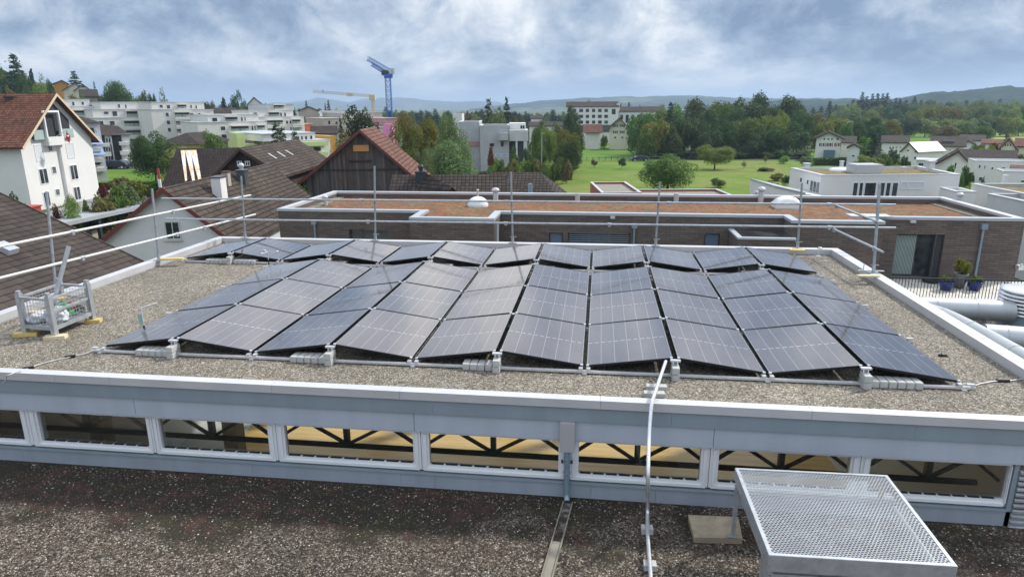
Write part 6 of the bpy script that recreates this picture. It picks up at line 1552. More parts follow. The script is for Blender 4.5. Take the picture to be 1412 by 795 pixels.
r, fr = flats('terraced_flats', 'pale terraced flats with glazed rooftop storey below the steep brown roof', 172, [(344, 419, 161.5, None, 0), (344, 404, 152.3, 161.6, 2.), (369, 405, 143.8, 152.4, 4.5, 'grey_wall')],
      [(349, 155, 355, 158.5, 2.), (386, 155, 389, 161, 2.), (391.5, 155, 394.5, 161, 2.), (394, 166, 397.5, 171), (399, 166, 402, 171), (400, 175, 402.5, 180)],
      [(371, 155, 385, 161, 2.), (378, 145, 391, 150, 4.5), (368, 166, 390, 171.5), (403, 165, 414, 170.5), (369, 175.5, 390, 181), (404, 174.5, 416, 180)])
flats('shell_building', 'half-finished grey and white flats behind the crane area', 235, [(424, 474, 161, None, 0, 'grey_wall'), (428, 482, 153, 161.1, 3., 'white_wall')],
      [(431, 156, 434, 160, 3.), (437, 156.5, 441, 160, 3.), (430, 164.5, 434, 168), (436, 164.5, 440, 168), (450, 167, 454, 173), (442, 179, 446, 183)])
flats('shell_building', 'unfinished beige building with scaffolding below the blue crane', 210, [(446, 510, 163, None, 0, 'beige_wall'), (470, 527, 155.5, 163.1, 4, 'beige_wall'), (512, 534, 168, None, -3, 'beige_wall')],
      [(452, 166, 456, 172), (462, 167, 466, 172), (488, 166, 492, 172), (516, 173, 524, 179, -3)])
o = flats('orange_wrapped_shed', 'small structure covered with orange tarpaulin left of the unfinished building', 190, [(421, 431, 171, None, 0, 'orange_cloth')], [], cat='shed')
eavehouse('construction_hut', 'flat brown hut roof beside the orange tarpaulin', 430, 465, 174.5, 184, 165, 6, 'beige_wall', 'tile_brown')
# lime green building
r, fr = flats('lime_green_flats', 'flats with lime green balcony bands and white panels beside the barn', 112, [(398, 455, 194, None, 0, 'white_wall'), (362, 434, 184.5, 194.1, 1.2, 'white_wall'), (349, 405, 184, None, 8., 'grey_wall')],
      [(408, 187.5, 413, 194, 1.2), (414.5, 187, 418, 193.5, 1.2), (420, 187, 424, 193, 1.2), (427, 186.5, 431, 192.5, 1.2)], cat='apartment block')
for (y0, y1) in ((194.2, 202), (208.5, 217), (222, 230), (235, 242)):
    a = fr.uz(405, y1); b = fr.uz(448, y0); G().box((a[0], -1.3, a[1]), (b[0], -.01, b[1])).build('balcony_band', 'lime_wall', r)
for (y0, y1) in ((202.5, 208.2), (217.3, 221.8), (230.3, 234.8)):
    for x0, x1, m in ((410, 414.5, 'glass'), (424, 430, 'white_wall'), (432, 441, 'glass')):
        a = fr.uz(x0+.6, y1); b = fr.uz(x1+.6, y0); G().box((a[0], -.12, a[1]), (b[0], -.004, b[1])).build('balcony_window', m, r)
a = fr.uz(452.5, 240); b = fr.uz(461.5, 187.5); G().box((a[0]+1., .5, a[1]-2), (b[0]+.4, 9, b[1])).build('ochre_end_wall', 'ochre_wall', r)
a = fr.uz(328, 204, 4); b = fr.uz(337, 183.5, 4)
o = thing('garden_wall', 'lime green upright wall panel in front of the pale flats', 'wall', fr.p, fr.th); G().box((a[0], 4, -1), (b[0], 8, b[1])).box((b[0]+.01, 5, -1), (fr.uz(354, 200, 5)[0], 8, fr.uz(345, 199, 5)[1])).build('wall_panel', 'lime_wall', o)
# balcony blocks near the left house
r, fr = flats('balcony_block', 'white flats with stepped balconies and brown hip roof behind the lawn', 118, [(128, 178, 186, None, 0, 'shade_wall')], [], cat='apartment block', depth=9, az=34)
G().add([(fr.uz(126, 186)[0], -.8, fr.uz(126, 186.5)[1]), (fr.uz(180, 186)[0], -.8, fr.uz(180, 186)[1]), (fr.uz(180, 186)[0], 12, fr.uz(180, 186)[1]), (fr.uz(126, 186)[0], 12, fr.uz(126, 186.5)[1]), (fr.uz(126, 170, 5.5)[0], 5.5, fr.uz(126, 170, 5.5)[1]), (fr.uz(162, 173, 5.5)[0], 5.5, fr.uz(162, 173.5, 5.5)[1])], [[0, 1, 5, 4], [1, 2, 5], [2, 3, 4, 5], [3, 0, 4], [3, 2, 1, 0]]).build('roof', 'tile_brown', r)
for k, (y0, y1) in enumerate(((197, 202), (209.5, 215), (221.5, 227))):
    for x0, x1 in ((139+k*2, 150+k*2.3), (164+k*1.5, 176+k*1.)):
        a = fr.uz(x0, y1-(2 if x0 > 160 else 0)); b = fr.uz(x1, y0-(2 if x0 > 160 else 0)); G().box((a[0], -1.6, a[1]), (b[0], -.003, b[1])).build('balcony_front', 'white_wall', r)
    a = fr.uz(133, y1-.5); b = fr.uz(144, y0-9); G().box((a[0], -.1, a[1]), (b[0], -.002, b[1]+.2)).build('loggia', 'dark', r)  # dark sheets on the wall stand for shaded recesses
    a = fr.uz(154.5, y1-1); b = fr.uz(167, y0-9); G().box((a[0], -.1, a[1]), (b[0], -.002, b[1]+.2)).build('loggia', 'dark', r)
    win_px(r, fr, 145.5, y0-6.5, 149, y0-.5, bars=0); win_px(r, fr, 149.5, y0-6.5, 152.5, y0-.5, bars=0)
a = fr.uz(153.6, 200); b = fr.uz(156, 200); G().box((a[0], -.5, -1), (b[0]-.1, -.01, fr.uz(154, 187)[1])).build('pier', 'shade_wall', r)
r, fr = flats('awning_block', 'narrow white flats with blue awnings just right of the orange-roofed house', 92, [(106, 137, 170.5, None, 0, 'shade_wall')], [], cat='apartment block', depth=4, az=34)
G().add([(fr.uz(100, 170)[0], -.7, fr.uz(100, 169.5)[1]), (fr.uz(138, 170)[0], -.7, fr.uz(138, 168.5)[1]), (fr.uz(138, 170)[0], 12, fr.uz(138, 168.5)[1]), (fr.uz(100, 170)[0], 12, fr.uz(100, 169.5)[1]), (fr.uz(90, 157, 5)[0], 5, fr.uz(90, 157, 5)[1]), (fr.uz(114, 160, 5)[0], 5, fr.uz(114, 161, 5)[1])], [[0, 1, 5, 4], [1, 2, 5], [2, 3, 4, 5], [3, 0, 4], [3, 2, 1, 0]]).build('roof', 'tile_brown', r)
for k, (x, y) in enumerate(((121, 181), (123.5, 196), (126, 210.5), (129, 223))):
    a = fr.uz(x, y+12); b = fr.uz(x+14, y+5); G().box((a[0]-.4, -1.2, a[1]-.1), (b[0], -.003, b[1]-.2)).build('balcony_front', 'white_wall', r)
    a = fr.uz(x+1, y+4.5); b = fr.uz(x+8, y-4.5); G().box((a[0], -.12, a[1]), (b[0], -.002, b[1])).build('loggia', 'dark', r)  # recess shade drawn as a thin near-black box
    a = fr.uz(x+2, y-2.5); b = fr.uz(x+14, y-6); z1 = b[1]+.3; g = G(); g.slab([(a[0], -.02, z1), (b[0], -.02, z1), (b[0]+.3, -1.5, z1-1.1), (a[0]-.1, -1.5, z1-1.1)], .05)
    if k in (1, 2): g.build('awning', 'awning_blue', r)
    win_px(r, fr, x+7.5, y-3, x+13, y+4, bars=1, pane='awning_blue')
# yellow house with hip roof
fr = frame(213, 200, 108, 0); uL = fr.uz(221, 199)[0]; fr.p = fr.p+fr.u*uL; w_ = fr.uz(272, 199)[0]; he = fr.uz(240, 199)[1]; hr = fr.uz(240, 182.5, 6)[1]
yh, ro = hip_house(fr, 'yellow_house', 'pale yellow house with dark hip roof behind the broad tree', w_, 12, he, hr, 'yellow_wall', 'tile_brown', .8)
win_px(yh, fr, 224, 202, 231, 208, bars=0); win_px(yh, fr, 251, 201, 257, 207, bars=0, pane='blind')
# houses on the hill
def hillhouse(name, label, L_, A_, R__, D, wallm, roofm, wins=(), az=None, depth=9, ridge='v', over=.5):
    fr = frame(L_[0], L_[1], D, az); uL, zL = fr.uz(*L_); fr.p = fr.p+fr.u*uL; uR, zR = fr.uz(*R__)
    uA, zA = fr.uz(A_[0], A_[1], 0 if ridge == 'v' else depth/2); he = (zL+zR)/2
    if zA < he+.4: zA = he+.8
    r, ro = gable_house(fr, name, label, uR, depth, he, zA, ridge, wallm, roofm, over, ridge_at=min(.8, max(.2, uA/uR)) if ridge == 'v' else .5, base=-12)
    for w in wins: win_px(r, fr, *w, bars=0)
hillhouse('orange_gable_house', 'small orange-yellow gabled house high on the left hill', (74, 116), (85, 111), (94, 115), 265, 'ochre_wall', 'tile_red')
hillhouse('pale_hill_house', 'pale house lower left of the orange gable on the hill', (66, 119), (75, 114.5), (84, 119), 285, 'white_wall', 'coping', ())
hillhouse('white_hill_house', 'cream house with dark steep roof and round window on the left hill', (103, 124.5), (114, 116.5), (125, 124.5), 240, 'cream_wall', 'tile_dark', [(112, 118.5, 117, 121), (108, 125, 111, 128)])
hillhouse('dark_steep_house', 'house with long dark steep roof just left of the cream one on the hill', (88, 127), (104, 114.5), (112, 121), 250, 'cream_wall', 'tile_dark')
hillhouse('brown_hill_house', 'brown roofed house in front of the big dark tree on the left hill', (113, 133), (126, 124), (134, 133), 205, 'beige_wall', 'tile_brown', (), ridge='u')
hillhouse('yellow_hill_house', 'fragment of a yellow house at the extreme left among the trees', (-14, 100), (-4, 95), (5, 100), 230, 'ochre_wall', 'tile_brown')
hillhouse('far_left_bungalow', 'pale bungalow at the extreme left below the yellow house', (-12, 114), (0, 110), (6, 114), 225, 'white_wall', 'tile_brown', (), ridge='u')
# brown roofs between the flats
for i, (x0, x1, yr, ye, D, lab) in enumerate(((294, 326, 149.5, 157.5, 205, 'house with brown roof and pale dormers behind the terraced flats'), (325, 340, 151, 157.5, 205, 'brown roofed house with white gable next to the dormered one'), )):
    eavehouse('brown_roofed_cottage', lab, x0, x1, yr, ye, D, 8, 'offwhite_wall', 'tile_brown')
hip_r = gh_px('pyramid_roof_house', 'house with steep brown pyramid roof above the terraced flats', (342, 143.3), (350, 134.5), (361, 143.3), 215, 8, 'offwhite_wall', 'tile_red', [(352, 145, 356, 147)])
gh_px('dark_pyramid_house', 'house with dark pointed roof left of the half-finished flats', (412, 152.5), (425, 147), (439, 153), 225, 9, 'beige_wall', 'tile_dark', ())
# rose building and pink scaffold net under the blue crane
r, fr = flats('rose_building', 'rose coloured shell building right of the blue crane', 195, [(531, 548, 163, None, 0, 'rose_wall'), (505, 531, 176, None, -2, 'beige_wall')], [(508, 180, 516, 184, -2), (518, 180, 526, 184, -2), (508, 188, 516, 192, -2)])
p = atD(536, 171, 185); t = thing('scaffold_net', 'pink protective netting round the foot of the blue crane', 'net', (p.x, p.y, ground_z(p.x, p.y))); h_ = p.z-ground_z(p.x, p.y)
g = G(); g.box((-1.2, -1.2, 0), (1.2, 1.2, h_)); g.build('netting', 'pink_net', t)
# blue crane
D = 205; B = atD(538, 205, D); T = atD(534.5, 104, D); zb_ = ground_z(B.x, B.y); H = T.z-zb_
t = thing('tower_crane', 'blue lattice tower crane with its jib pointing up to the left', 'crane', (T.x, T.y, zb_), CAMAZ-math.pi/2)
def lattice(g, a, b, w, n, th, tri=False):
    a = Vector(a); b = Vector(b); d = (b-a).normalized(); s = d.orthogonal().normalized() if abs(d.z) < .9 else Vector((1, 0, 0)); s = Vector((0, 1, 0)) if abs(d.z) < .95 else Vector((1, 0, 0)); q = d.cross(s).normalized()
    C = [s*w/2+q*w/2, -s*w/2+q*w/2, -s*w/2-q*w/2, s*w/2-q*w/2]
    if tri: C = [s*w/2-q*w/2, -s*w/2-q*w/2, q*w*.6]
    for c in C: g.bar(a+c, b+c, th)
    m = len(C)
    for i in range(n):
        p0 = a.lerp(b, i/n); p1 = a.lerp(b, (i+1)/n)
        for k in range(m):
            g.bar(p0+C[k], p0+C[(k+1) % m], th*.7); g.bar(p0+C[k], p1+C[(k+1) % m], th*.7)
g = G(); lattice(g, (0, 0, 0), (0, 0, H), 1.5, 16, .15); g.build('mast', 'crane_blue', t)
def cl(px, py, y=0): q = atD(px, py, D)-Vector((T.x, T.y, zb_)); c, s = math.cos(-(CAMAZ-math.pi/2)), math.sin(-(CAMAZ-math.pi/2)); return Vector((q.x*c-q.y*s, q.x*s+q.y*c+y, q.z))
g = G(); a = cl(540, 100); b = cl(506.5, 80.5); lattice(g, a, b, 1.3, 14, .1); g.build('jib', 'crane_blue', t)
g = G(); a2 = cl(540, 101.5); b2 = cl(512, 86); lattice(g, a2+Vector((0, 0, -.9)), b2+Vector((0, 0, -.5)), 1., 10, .13); g.build('folded_jib', 'crane_blue', t)
a = cl(527, 104.5); b = cl(541.5, 97.5); G().box((a.x, -1.2, a.z+.1), (a.x+1.8, 1.2, a.z+1.5)).build('operator_cab', 'steel_dark', t); G().box((-.9, -1.3, H-.8), (1.3, 1.3, H+.2)).build('slewing_ring', 'crane_blue', t)
c_ = cl(541, 97.5); G().box((c_.x-.6, -1., c_.z-1.), (c_.x+.7, 1., c_.z+.6)).build('counterweight', 'galv', t)
a = cl(532, 120); G().cyl((a.x, -.9, a.z-6), (a.x, -.9, a.z+3), .12, 6).build('ladder_cable', 'galv', t)
# yellow crane
D = 330; B = atD(514, 170, D); T = atD(514, 134, D); zb_ = ground_z(B.x, B.y); H = T.z-zb_
t = thing('tower_crane', 'pale yellow tower crane with long level jib left of the blue crane', 'crane', (T.x, T.y, zb_), CAMAZ-math.pi/2)
g = G(); lattice(g, (0, 0, 0), (0, 0, H), 1.2, 16, .18); g.build('mast', 'crane_yellow', t)
g = G(); a = cl(517, 132.5); b = cl(431, 126); lattice(g, a, b, 1.1, 30, .12, True); g.build('jib', 'crane_yellow', t)
a = cl(483, 130.5); G().box((a.x-1.5, -.8, a.z-.8), (a.x+1.5, .8, a.z+.8)).build('trolley', 'crane_yellow', t); G().box((-1.6, -1, H-1.5), (1.2, 1, H+1.)).build('operator_cab', 'crane_yellow', t)
a = cl(446, 126.5); G().cyl((a.x, 0, a.z-1), (a.x, 0, a.z+1.2), .3, 6).build('jib_lamp', 'galv', t)
t = thing('tower_crane', 'small blue crane mast standing among the unfinished buildings', 'crane', (lambda p: (p.x, p.y, ground_z(p.x, p.y)))(atD(512, 168, 220))); hh = atD(512, 166, 220).z-ground_z(*atD(512, 168, 220).xy)
g = G(); lattice(g, (0, 0, 0), (0, 0, hh), 1.4, 8, .25); g.build('mast', 'crane_blue', t)

# ------------------------------------------------------------------ lawns, fields, hedges, fences
sheet('meadow', [(560, 285), (1500, 290), (1330, 221.5), (745, 221.5)], 'meadow', .05, 'cut yellow-green meadow behind the brick building')
sheet('grass_slope', [(792, 222.5), (930, 222.5), (905, 192.5), (808, 192.5)], 'slope', .12, 'bright green grass rising to the farmhouse')
sheet('lawn', [(118, 252), (240, 252), (232, 233.5), (132, 233.5)], 'slope', .05, 'bright lawn behind the white apartment house')
sheet('grass_strip', [(1110, 235), (1190, 235), (1183, 206), (1120, 206)], 'slope', .1, 'lawn in front of the white chalet')
sheet('field', [(1190, 199), (1320, 199), (1290, 178.3), (1248, 178.3)], 'slope', .08, 'bright green field patch right of the dark trees')
sheet('field', [(1330, 200), (1480, 200), (1440, 182.5), (1352, 182.5)], 'field', .08, 'pale green field patch at the right edge')
sheet('lawn', [(1322, 274), (1348, 272), (1342, 244), (1322, 244)], 'slope', .06, 'small bright lawn right of the white flat-roofed house')
sheet('street', [(655, 245), (678, 245), (670, 214), (658, 214)], 'asphalt', .06, 'small street with parked cars beside the birch')
sheet('garden_path', [(20, 300), (130, 290), (125, 272), (40, 276)], 'slope', .04, 'lawn at the foot of the white apartment house')
def hedge(px0, px1, py, D, h, w, label, leaf='leaf_dark', py1=None):
    a = atD(px0, py, D); b = atD(px1, py if py1 is None else py1, D); L__ = (b-a).length; th = math.atan2(b.y-a.y, b.x-a.x); r = random.Random(int(px0*7))
    z = ground_z(a.x, a.y); t = thing('hedge', label, 'hedge', (a.x, a.y, z), th)
    vs, fs = [], []
    for i in range(int(L__*h*55)):
        f = r.random(); p = Vector((r.uniform(0, L__), 0, 0))
        if f < .45: p.y = -w/2; p.z = r.uniform(0, h)
        elif f < .6: p.y = w/2; p.z = r.uniform(0, h)
        else: p.y = r.uniform(-w/2, w/2); p.z = h
        p += Vector((0, r.gauss(0, .06), r.gauss(0, .06))); n = Vector((r.uniform(-1, 1), r.uniform(-1, 1), r.uniform(-.5, 1))).normalized(); u = n.orthogonal().normalized(); v = n.cross(u); s = .17
        k = len(vs); vs += [p-u*s, p-v*s*.7, p+u*s, p+v*s*.7]; fs.append([k, k+1, k+2, k+3])
    g = G(); g.add(vs, fs); g.build('leaves', leaf, t); G().box((0, -w/2+.1, 0), (L__, w/2-.1, h-.12)).build('stems', leaf, t)
hedge(652, 789, 216.5, 118, 1.5, 1.2, 'clipped dark green hedge in front of the concrete house'); hedge(1123, 1181, 216, 146, 1.6, 1.2, 'clipped dark hedge below the white chalet', py1=216)
g = G(); t = thing('meadow_fence', 'thin post and wire fence between the meadow and the green slope', 'fence', onground(792, 222)); o_ = t.location.copy()
ps = [onground(792+k*8.5, 222.2) for k in range(17)]
for q in ps: g.box(tuple(q-o_-Vector((.05, .05, 0))), tuple(q-o_+Vector((.05, .05, 1.1))))
g.build('fence_posts', 'brown_trim', t)
g = G()
for a, b in zip(ps[:-1], ps[1:]):
    for z in (.5, 1.): g.bar(a-o_+Vector((0, 0, z)), b-o_+Vector((0, 0, z)), .03)
g.build('wires', 'galv', t)
g = G(); A = onground(185, 235.5); t = thing('lawn_fence', 'low thin grey mesh fence at the edge of the lawn by the broad tree', 'fence', A); B = onground(212, 236) 
n = 12
for k in range(n+1): q = (B-A)*(k/n); g.box(tuple(q-Vector((.03, .03, 0))), tuple(q+Vector((.03, .03, 1.2))))
g.bar(Vector((0, 0, 1.2)), B-A+Vector((0, 0, 1.2)), .05); g.build('bars', 'galv', t)
for k, (px, py, h) in enumerate(((747, 184, 6.), )):
    p = atD(px, 216, 120); t = thing('lamp_post', 'tall pale lamp post in front of the shrubs right of the concrete house', 'lamp post', (p.x, p.y, ground_z(p.x, p.y))); hh = atD(px, py, 120).z-ground_z(p.x, p.y)
    G().cyl((0, 0, 0), (0, 0, hh), .1, 8, .06).build('mast', 'galv', t); G().box((-.1, -.15, hh), (.5, .15, hh+.12)).build('lamp_head', 'galv', t)
for k, (px, pyt, pyb, D, lab) in enumerate(((1251.3, 166, 178.5, 300, 'tall twin-headed floodlight mast left on the sports field'), (1287.5, 168.5, 178.5, 320, 'tall twin-headed floodlight mast right on the sports field'), (1168.5, 168.5, 188, 210, 'floodlight mast with one head right of the yellow trees'))):
    p = atD(px, pyt, D); z0 = ground_z(p.x, p.y); t = thing('floodlight_mast', lab, 'floodlight', (p.x, p.y, z0), CAMAZ-math.pi/2); hh = p.z-z0
    G().cyl((0, 0, 0), (0, 0, hh), .2, 8, .12).build('mast', 'galv', t)
    for s in ((-1, 1) if k < 2 else (1,)): G().box((s*1.-.55, -.3, hh-.1), (s*1.+.55, .3, hh+.35)).build('lamp_head', 'coping_white', t)
    G().bar((-1.3, 0, hh), (1.3, 0, hh), .12).build('cross_bar', 'galv', t)
# flag by the banners and white arches
p = onground(219, 262); t = thing('flag', 'slack red and white flag on a pole, garden left of the dark roof', 'flag', (lambda q: (q.x, q.y, ground_z(q.x, q.y)))(atD(219, 245, 64))); zt_ = atD(218, 232, 64).z-t.location.z
G().cyl((0, 0, 0), (0, 0, zt_), .04, 6).build('pole', 'alu', t)
for k, (z0, z1, m) in enumerate(((.62, .75, 'red_paint'), (.75, .86, 'white_cloth'), (.86, 1., 'red_paint'), (.45, .62, 'red_paint'))): G().box((-.16+.05*k, -.06, zt_*z0), (.14, .06, zt_*z1)).build('cloth_band', m, t)

# ------------------------------------------------------------------ trees
T_ = plant_px
# solitary trees in the meadow
T_('fine', 882, 962, 210.5, None, 'leaf', 'big bushy tree turning yellow at its edges, behind the brick building', ybase=266, dw=1., low=0.)
T_('fine', 961, 1012, 197.5, None, 'leaf_light', 'free-standing round apple tree with short trunk on the meadow', ybase=234.5, low=.12)
T_('small', 852, 863, 217.5, None, 'leaf_dark', 'small round dark tree standing alone on the meadow', ybase=233.5, low=.25); T_('small', 815, 824, 219, None, 'leaf_brown', 'small thin brownish tree left of the round dark one on the meadow', ybase=232, low=.2)
T_('bush', 982, 1000, 244.5, None, 'leaf', 'sparse green bush on the meadow right of the big yellowing tree', ybase=259); T_('bush', 1046, 1068, 230.5, None, 'leaf_brown', 'flat dark bush on the meadow', ybase=236.5)
T_('small', 1073, 1088, 213.5, None, 'leaf_light', 'young light green tree in front of the clump edge', ybase=226.5); T_('small', 1104, 1122, 213, None, 'leaf_grey', 'grey-green young tree above the corner of the white flat house', ybase=232); T_('loose', 1052, 1060, 213, None, 'leaf_brown', 'nearly bare thin tree in front of the clump', ybase=226); T_('loose', 1022, 1030, 221, None, 'leaf', 'tiny sapling right of the apple tree', ybase=233)
T_('bush', 1062, 1082, 238, None, 'leaf_yellow', 'straw-coloured ornamental grass by the white garden wing', ybase=250); T_('bush', 1048, 1082, 249, None, 'leaf_dark', 'dark shrub left of the white garden wing', ybase=268); T_('bush', 1078, 1090, 240, None, 'leaf_dark', 'dark shrub on the bank behind the white garden wing', ybase=256)
# clump of dark trees
cl_ = [(886, 152, 150, 42), (905, 149, 162, 40), (925, 141, 175, 34), (905, 160, 140, 40), (940, 152, 150, 38), (963, 132, 185, 42), (980, 145, 170, 34), (995, 136, 185, 36), (1015, 146, 165, 36), (1032, 131, 190, 44), (1052, 123.5, 195, 38), (1070, 150, 155, 44), (1086, 128, 185, 40), (1104, 149, 170, 30), (1098, 165, 150, 36),
       (960, 160, 145, 40), (1030, 160, 146, 42), (1000, 165, 143, 34), (1060, 170, 143, 40), (922, 170, 140, 36), (892, 180, 138, 26), (980, 178, 140, 30), (1080, 180, 142, 30), (1040, 182, 141, 34)]
nm = ['left edge of the clump', 'rising behind the left edge', 'slender and dark by the school wing', 'front left with yellowish top', 'front, left of the middle', 'tall and rounded, left of the middle', 'in the middle gap', 'middle, with flat top', 'front middle', 'broad, right of the middle', 'the tallest crown', 'front right with lighter green top', 'tall rounded crown at the right', 'dark right flank', 'front right corner', 'low front, left part', 'low front, right of middle', 'low front, middle', 'low front beneath the light crown', 'low front left beside the slope', 'lowest at the left foot', 'low shade edge under the apple tree', 'low shade edge right', 'low shade edge right of middle']
for (x, y, D, w), n_ in zip(cl_, nm):
    D = 168+(D-138)*.75
    leaf = 'leaf_yellow' if 'yellowish' in n_ else 'leaf_light' if 'lighter' in n_ else random.choice(['leaf_dark', 'leaf_dark', 'leaf'])
    w *= 1.22 if y < 150 else 1.05
    T_('broad', x-w/2, x+w/2, y, D, leaf, 'tree of the dark meadow-edge clump: '+n_, group='trees of the dark clump', low=.0 if D < 182 else .06)
for k in range(11):
    x = 893+k*21; T_('bush', x-15, x+15, 206+random.uniform(-3, 4), 170+random.uniform(-2, 2), 'leaf_dark', 'dark undergrowth bush at the foot of the tree clump', group='undergrowth of the clump', name='bush', cat='bush')
# centre: birch, maple, conifers
T_('fine', 538, 606, 148.5, 92, 'leaf_yellow', 'large round maple with rusty yellow leaves behind the timber barn', low=.1, dw=1.); T_('droop', 594, 650, 152, 80, 'leaf_grey', 'big drooping grey-green birch right of the maple', low=.0, dw=.9); T_('droop', 570, 658, 186, 77, 'leaf_grey', 'low spreading side of the birch above the tiled roofs', low=.0)
T_('droop', 566, 606, 198, 74, 'leaf_grey', 'low grey-green shrub tree between barn and birch', low=0.)
T_('conifer', 661, 686, 136.5, 150, 'needle_g', 'dark rounded conifer behind the concrete wing'); T_('conifer', 690, 707, 134, 152, 'needle', 'pointed spruce behind the concrete house'); T_('loose', 672, 700, 146, 146, 'leaf_grey', 'loose pale tree between the two conifers'); T_('small', 704, 716, 160, 150, 'leaf_brown', 'small reddish tree right of the spruce', low=.1)
T_('pine', 472, 520, 144, 95, 'needle', 'ragged dark pine with bare lower stem above the barn roof', low=.35); T_('conifer', 462, 476, 163, 100, 'needle', 'slim dark conifer left of the ragged pine'); T_('loose', 460, 500, 178, 92, 'leaf_brown', 'thin brownish half-bare tree left of the barn ridge', low=.0); T_('loose', 452, 484, 186, 88, 'leaf_brown', 'thin bare shrub tree between ochre wall and barn', low=.0)
T_('conifer', 364, 396, 170, 84, 'needle_g', 'green conifer behind the brown timber house, left one', low=0.); T_('conifer', 388, 424, 181, 78, 'needle_g', 'green conifer with broad foot behind the timber house roof', low=0.); T_('conifer', 378, 400, 176, 90, 'needle_g', 'conifer half hidden between the two larger ones')
T_('broad', 366, 420, 240, 60, 'leaf_light', 'light green bush between the white gable house and the barn', low=0.); T_('broad', 396, 436, 250, 59, 'leaf', 'green bush at the foot of the timber barn', low=0.)
T_('column', 672, 681, 200.5, 112, 'leaf_red', 'narrow dark red-brown cypress in front of the concrete house', low=.02)
# shrubs right of concrete house
for k, (x0, x1, y, D, lf, lab) in enumerate(((702, 715, 200, 115, 'leaf', 'clipped ball tree left in front of the recessed floor'), (721, 735, 202.5, 115, 'leaf_dark', 'clipped ball tree right of its twin by the recessed floor'), (736, 755, 193, 122, 'leaf', 'round green bush left of the lamp post'), (745, 772, 172, 134, 'leaf_light', 'light green broad tree behind the lamp post'), (765, 800, 175, 128, 'leaf_yellow', 'olive tree left of the shed'), (762, 801, 188, 120, 'leaf_dark', 'big dark round bush at the end of the hedge'), (728, 748, 172, 140, 'leaf', 'green tree behind the ball trees'),
    (785, 806, 168, 150, 'leaf_dark', 'dark tree left of the orange-roofed shed'), (735, 758, 163, 170, 'leaf_dark', 'dark pine-like tree in front of the bungalow'), (753, 780, 166, 165, 'leaf', 'green tree below the left end of the school'))):
    T_('broad' if x1-x0 > 18 else 'small', x0, x1, y, D, lf, lab, low=.0)
T_('pine', 778, 799, 144, 160, 'needle_g', 'open pine standing before the left end of the school', low=.3); T_('small', 828, 838, 184, 208, 'leaf', 'small green bush between shed and farmhouse', name='bush', cat='bush'); T_('small', 865, 875, 183, 210, 'leaf', 'green bush right of the farmhouse', name='bush', cat='bush'); T_('small', 871, 879, 186, 212, 'leaf_red', 'dark red bush right of the farmhouse', name='bush', cat='bush')
for k in range(9):
    x = 681+k*12.5; T_('bush', x-9, x+9, 217+random.uniform(-2, 3), 112, ['leaf_light', 'leaf', 'leaf_brown'][k % 3], 'loose garden shrub in front of the clipped hedge, number %s from the left' % ordn[k], group='shrubs before the hedge', low=0., name='shrub', cat='shrub')
T_('broad', 800, 826, 136, 290, 'leaf_brown', 'olive crown rising behind the school roof'); T_('broad', 822, 832, 138, 295, 'leaf_light', 'paler crown rising behind the school roof, right of the olive one'); T_('conifer', 862, 873, 141, 300, 'needle', 'dark conifer behind the school wing, left'); T_('conifer', 851, 861, 143, 305, 'needle', 'dark conifer in the gap between school and wing'); T_('small', 876, 884, 144, 300, 'needle', 'small dark crown behind the school wing'); T_('broad', 905, 921, 141.5, 262, 'leaf_light', 'bright yellow-green crown behind the right end of the school wing')
T_('conifer', 917, 934, 140.5, 180, 'needle_g', 'dark open conifer at the right end of the school wing', low=.05)
# left middle: broad tree etc.
T_('fine', 176, 234, 178, 92, 'leaf_dark', 'big dense dark green tree in front of the yellow house', low=0., dw=1.); T_('small', 222, 246, 208, 90, 'leaf', 'small tree squeezed between the dense tree and the dark roof', low=0.)
T_('broad', 271, 308, 177, 96, 'leaf', 'green round tree behind the ridge of the dark roof', low=0.)
# gardens by the white apartment house
T_('egg', 82, 109, 264.5, 62, 'leaf_light', 'egg-shaped clipped yellow-green shrub beside the white apartment house', low=0., name='topiary', cat='shrub')
for x0, x1, y, D, lf, lab in ((13, 34, 262, 58, 'leaf_dark', 'dark upright shrub at the corner of the white apartment house'), (34, 48, 281, 58, 'leaf', 'low green shrub right of the dark upright one'), (108, 121, 272, 66, 'leaf', 'small round bush right of the clipped egg shrub'), (119, 150, 262, 66, 'leaf_brown', 'olive-brown spreading bush over the carport roof'), (143, 172, 254, 68, 'leaf', 'round green bush behind the carport'), (160, 186, 248, 70, 'leaf_grey', 'blue-green round bush in the garden row'), (133, 148, 252, 74, 'leaf_red', 'red flowering bush in the garden row'), (178, 205, 247, 74, 'leaf_yellow', 'yellowish tall bush in the garden row'), (195, 218, 248, 76, 'leaf', 'green bush left of the slack flag'), (214, 234, 254, 66, 'leaf_brown', 'low olive bush between flag and dark roof'), (65, 82, 278, 62, 'leaf_red', 'low red flowering shrub at the white wall'), (146, 175, 244, 82, 'leaf_brown', 'brownish bush behind the round ones'), (190, 212, 268, 58, 'leaf_grey', 'white-flowering bush at the end of the carport roof'), (75, 108, 312, 44, 'leaf_brown', 'brown-green shrub in front of the carport posts')):
    T_('bush', x0, x1, y, D, lf, lab, low=-.02, name='shrub', cat='shrub')
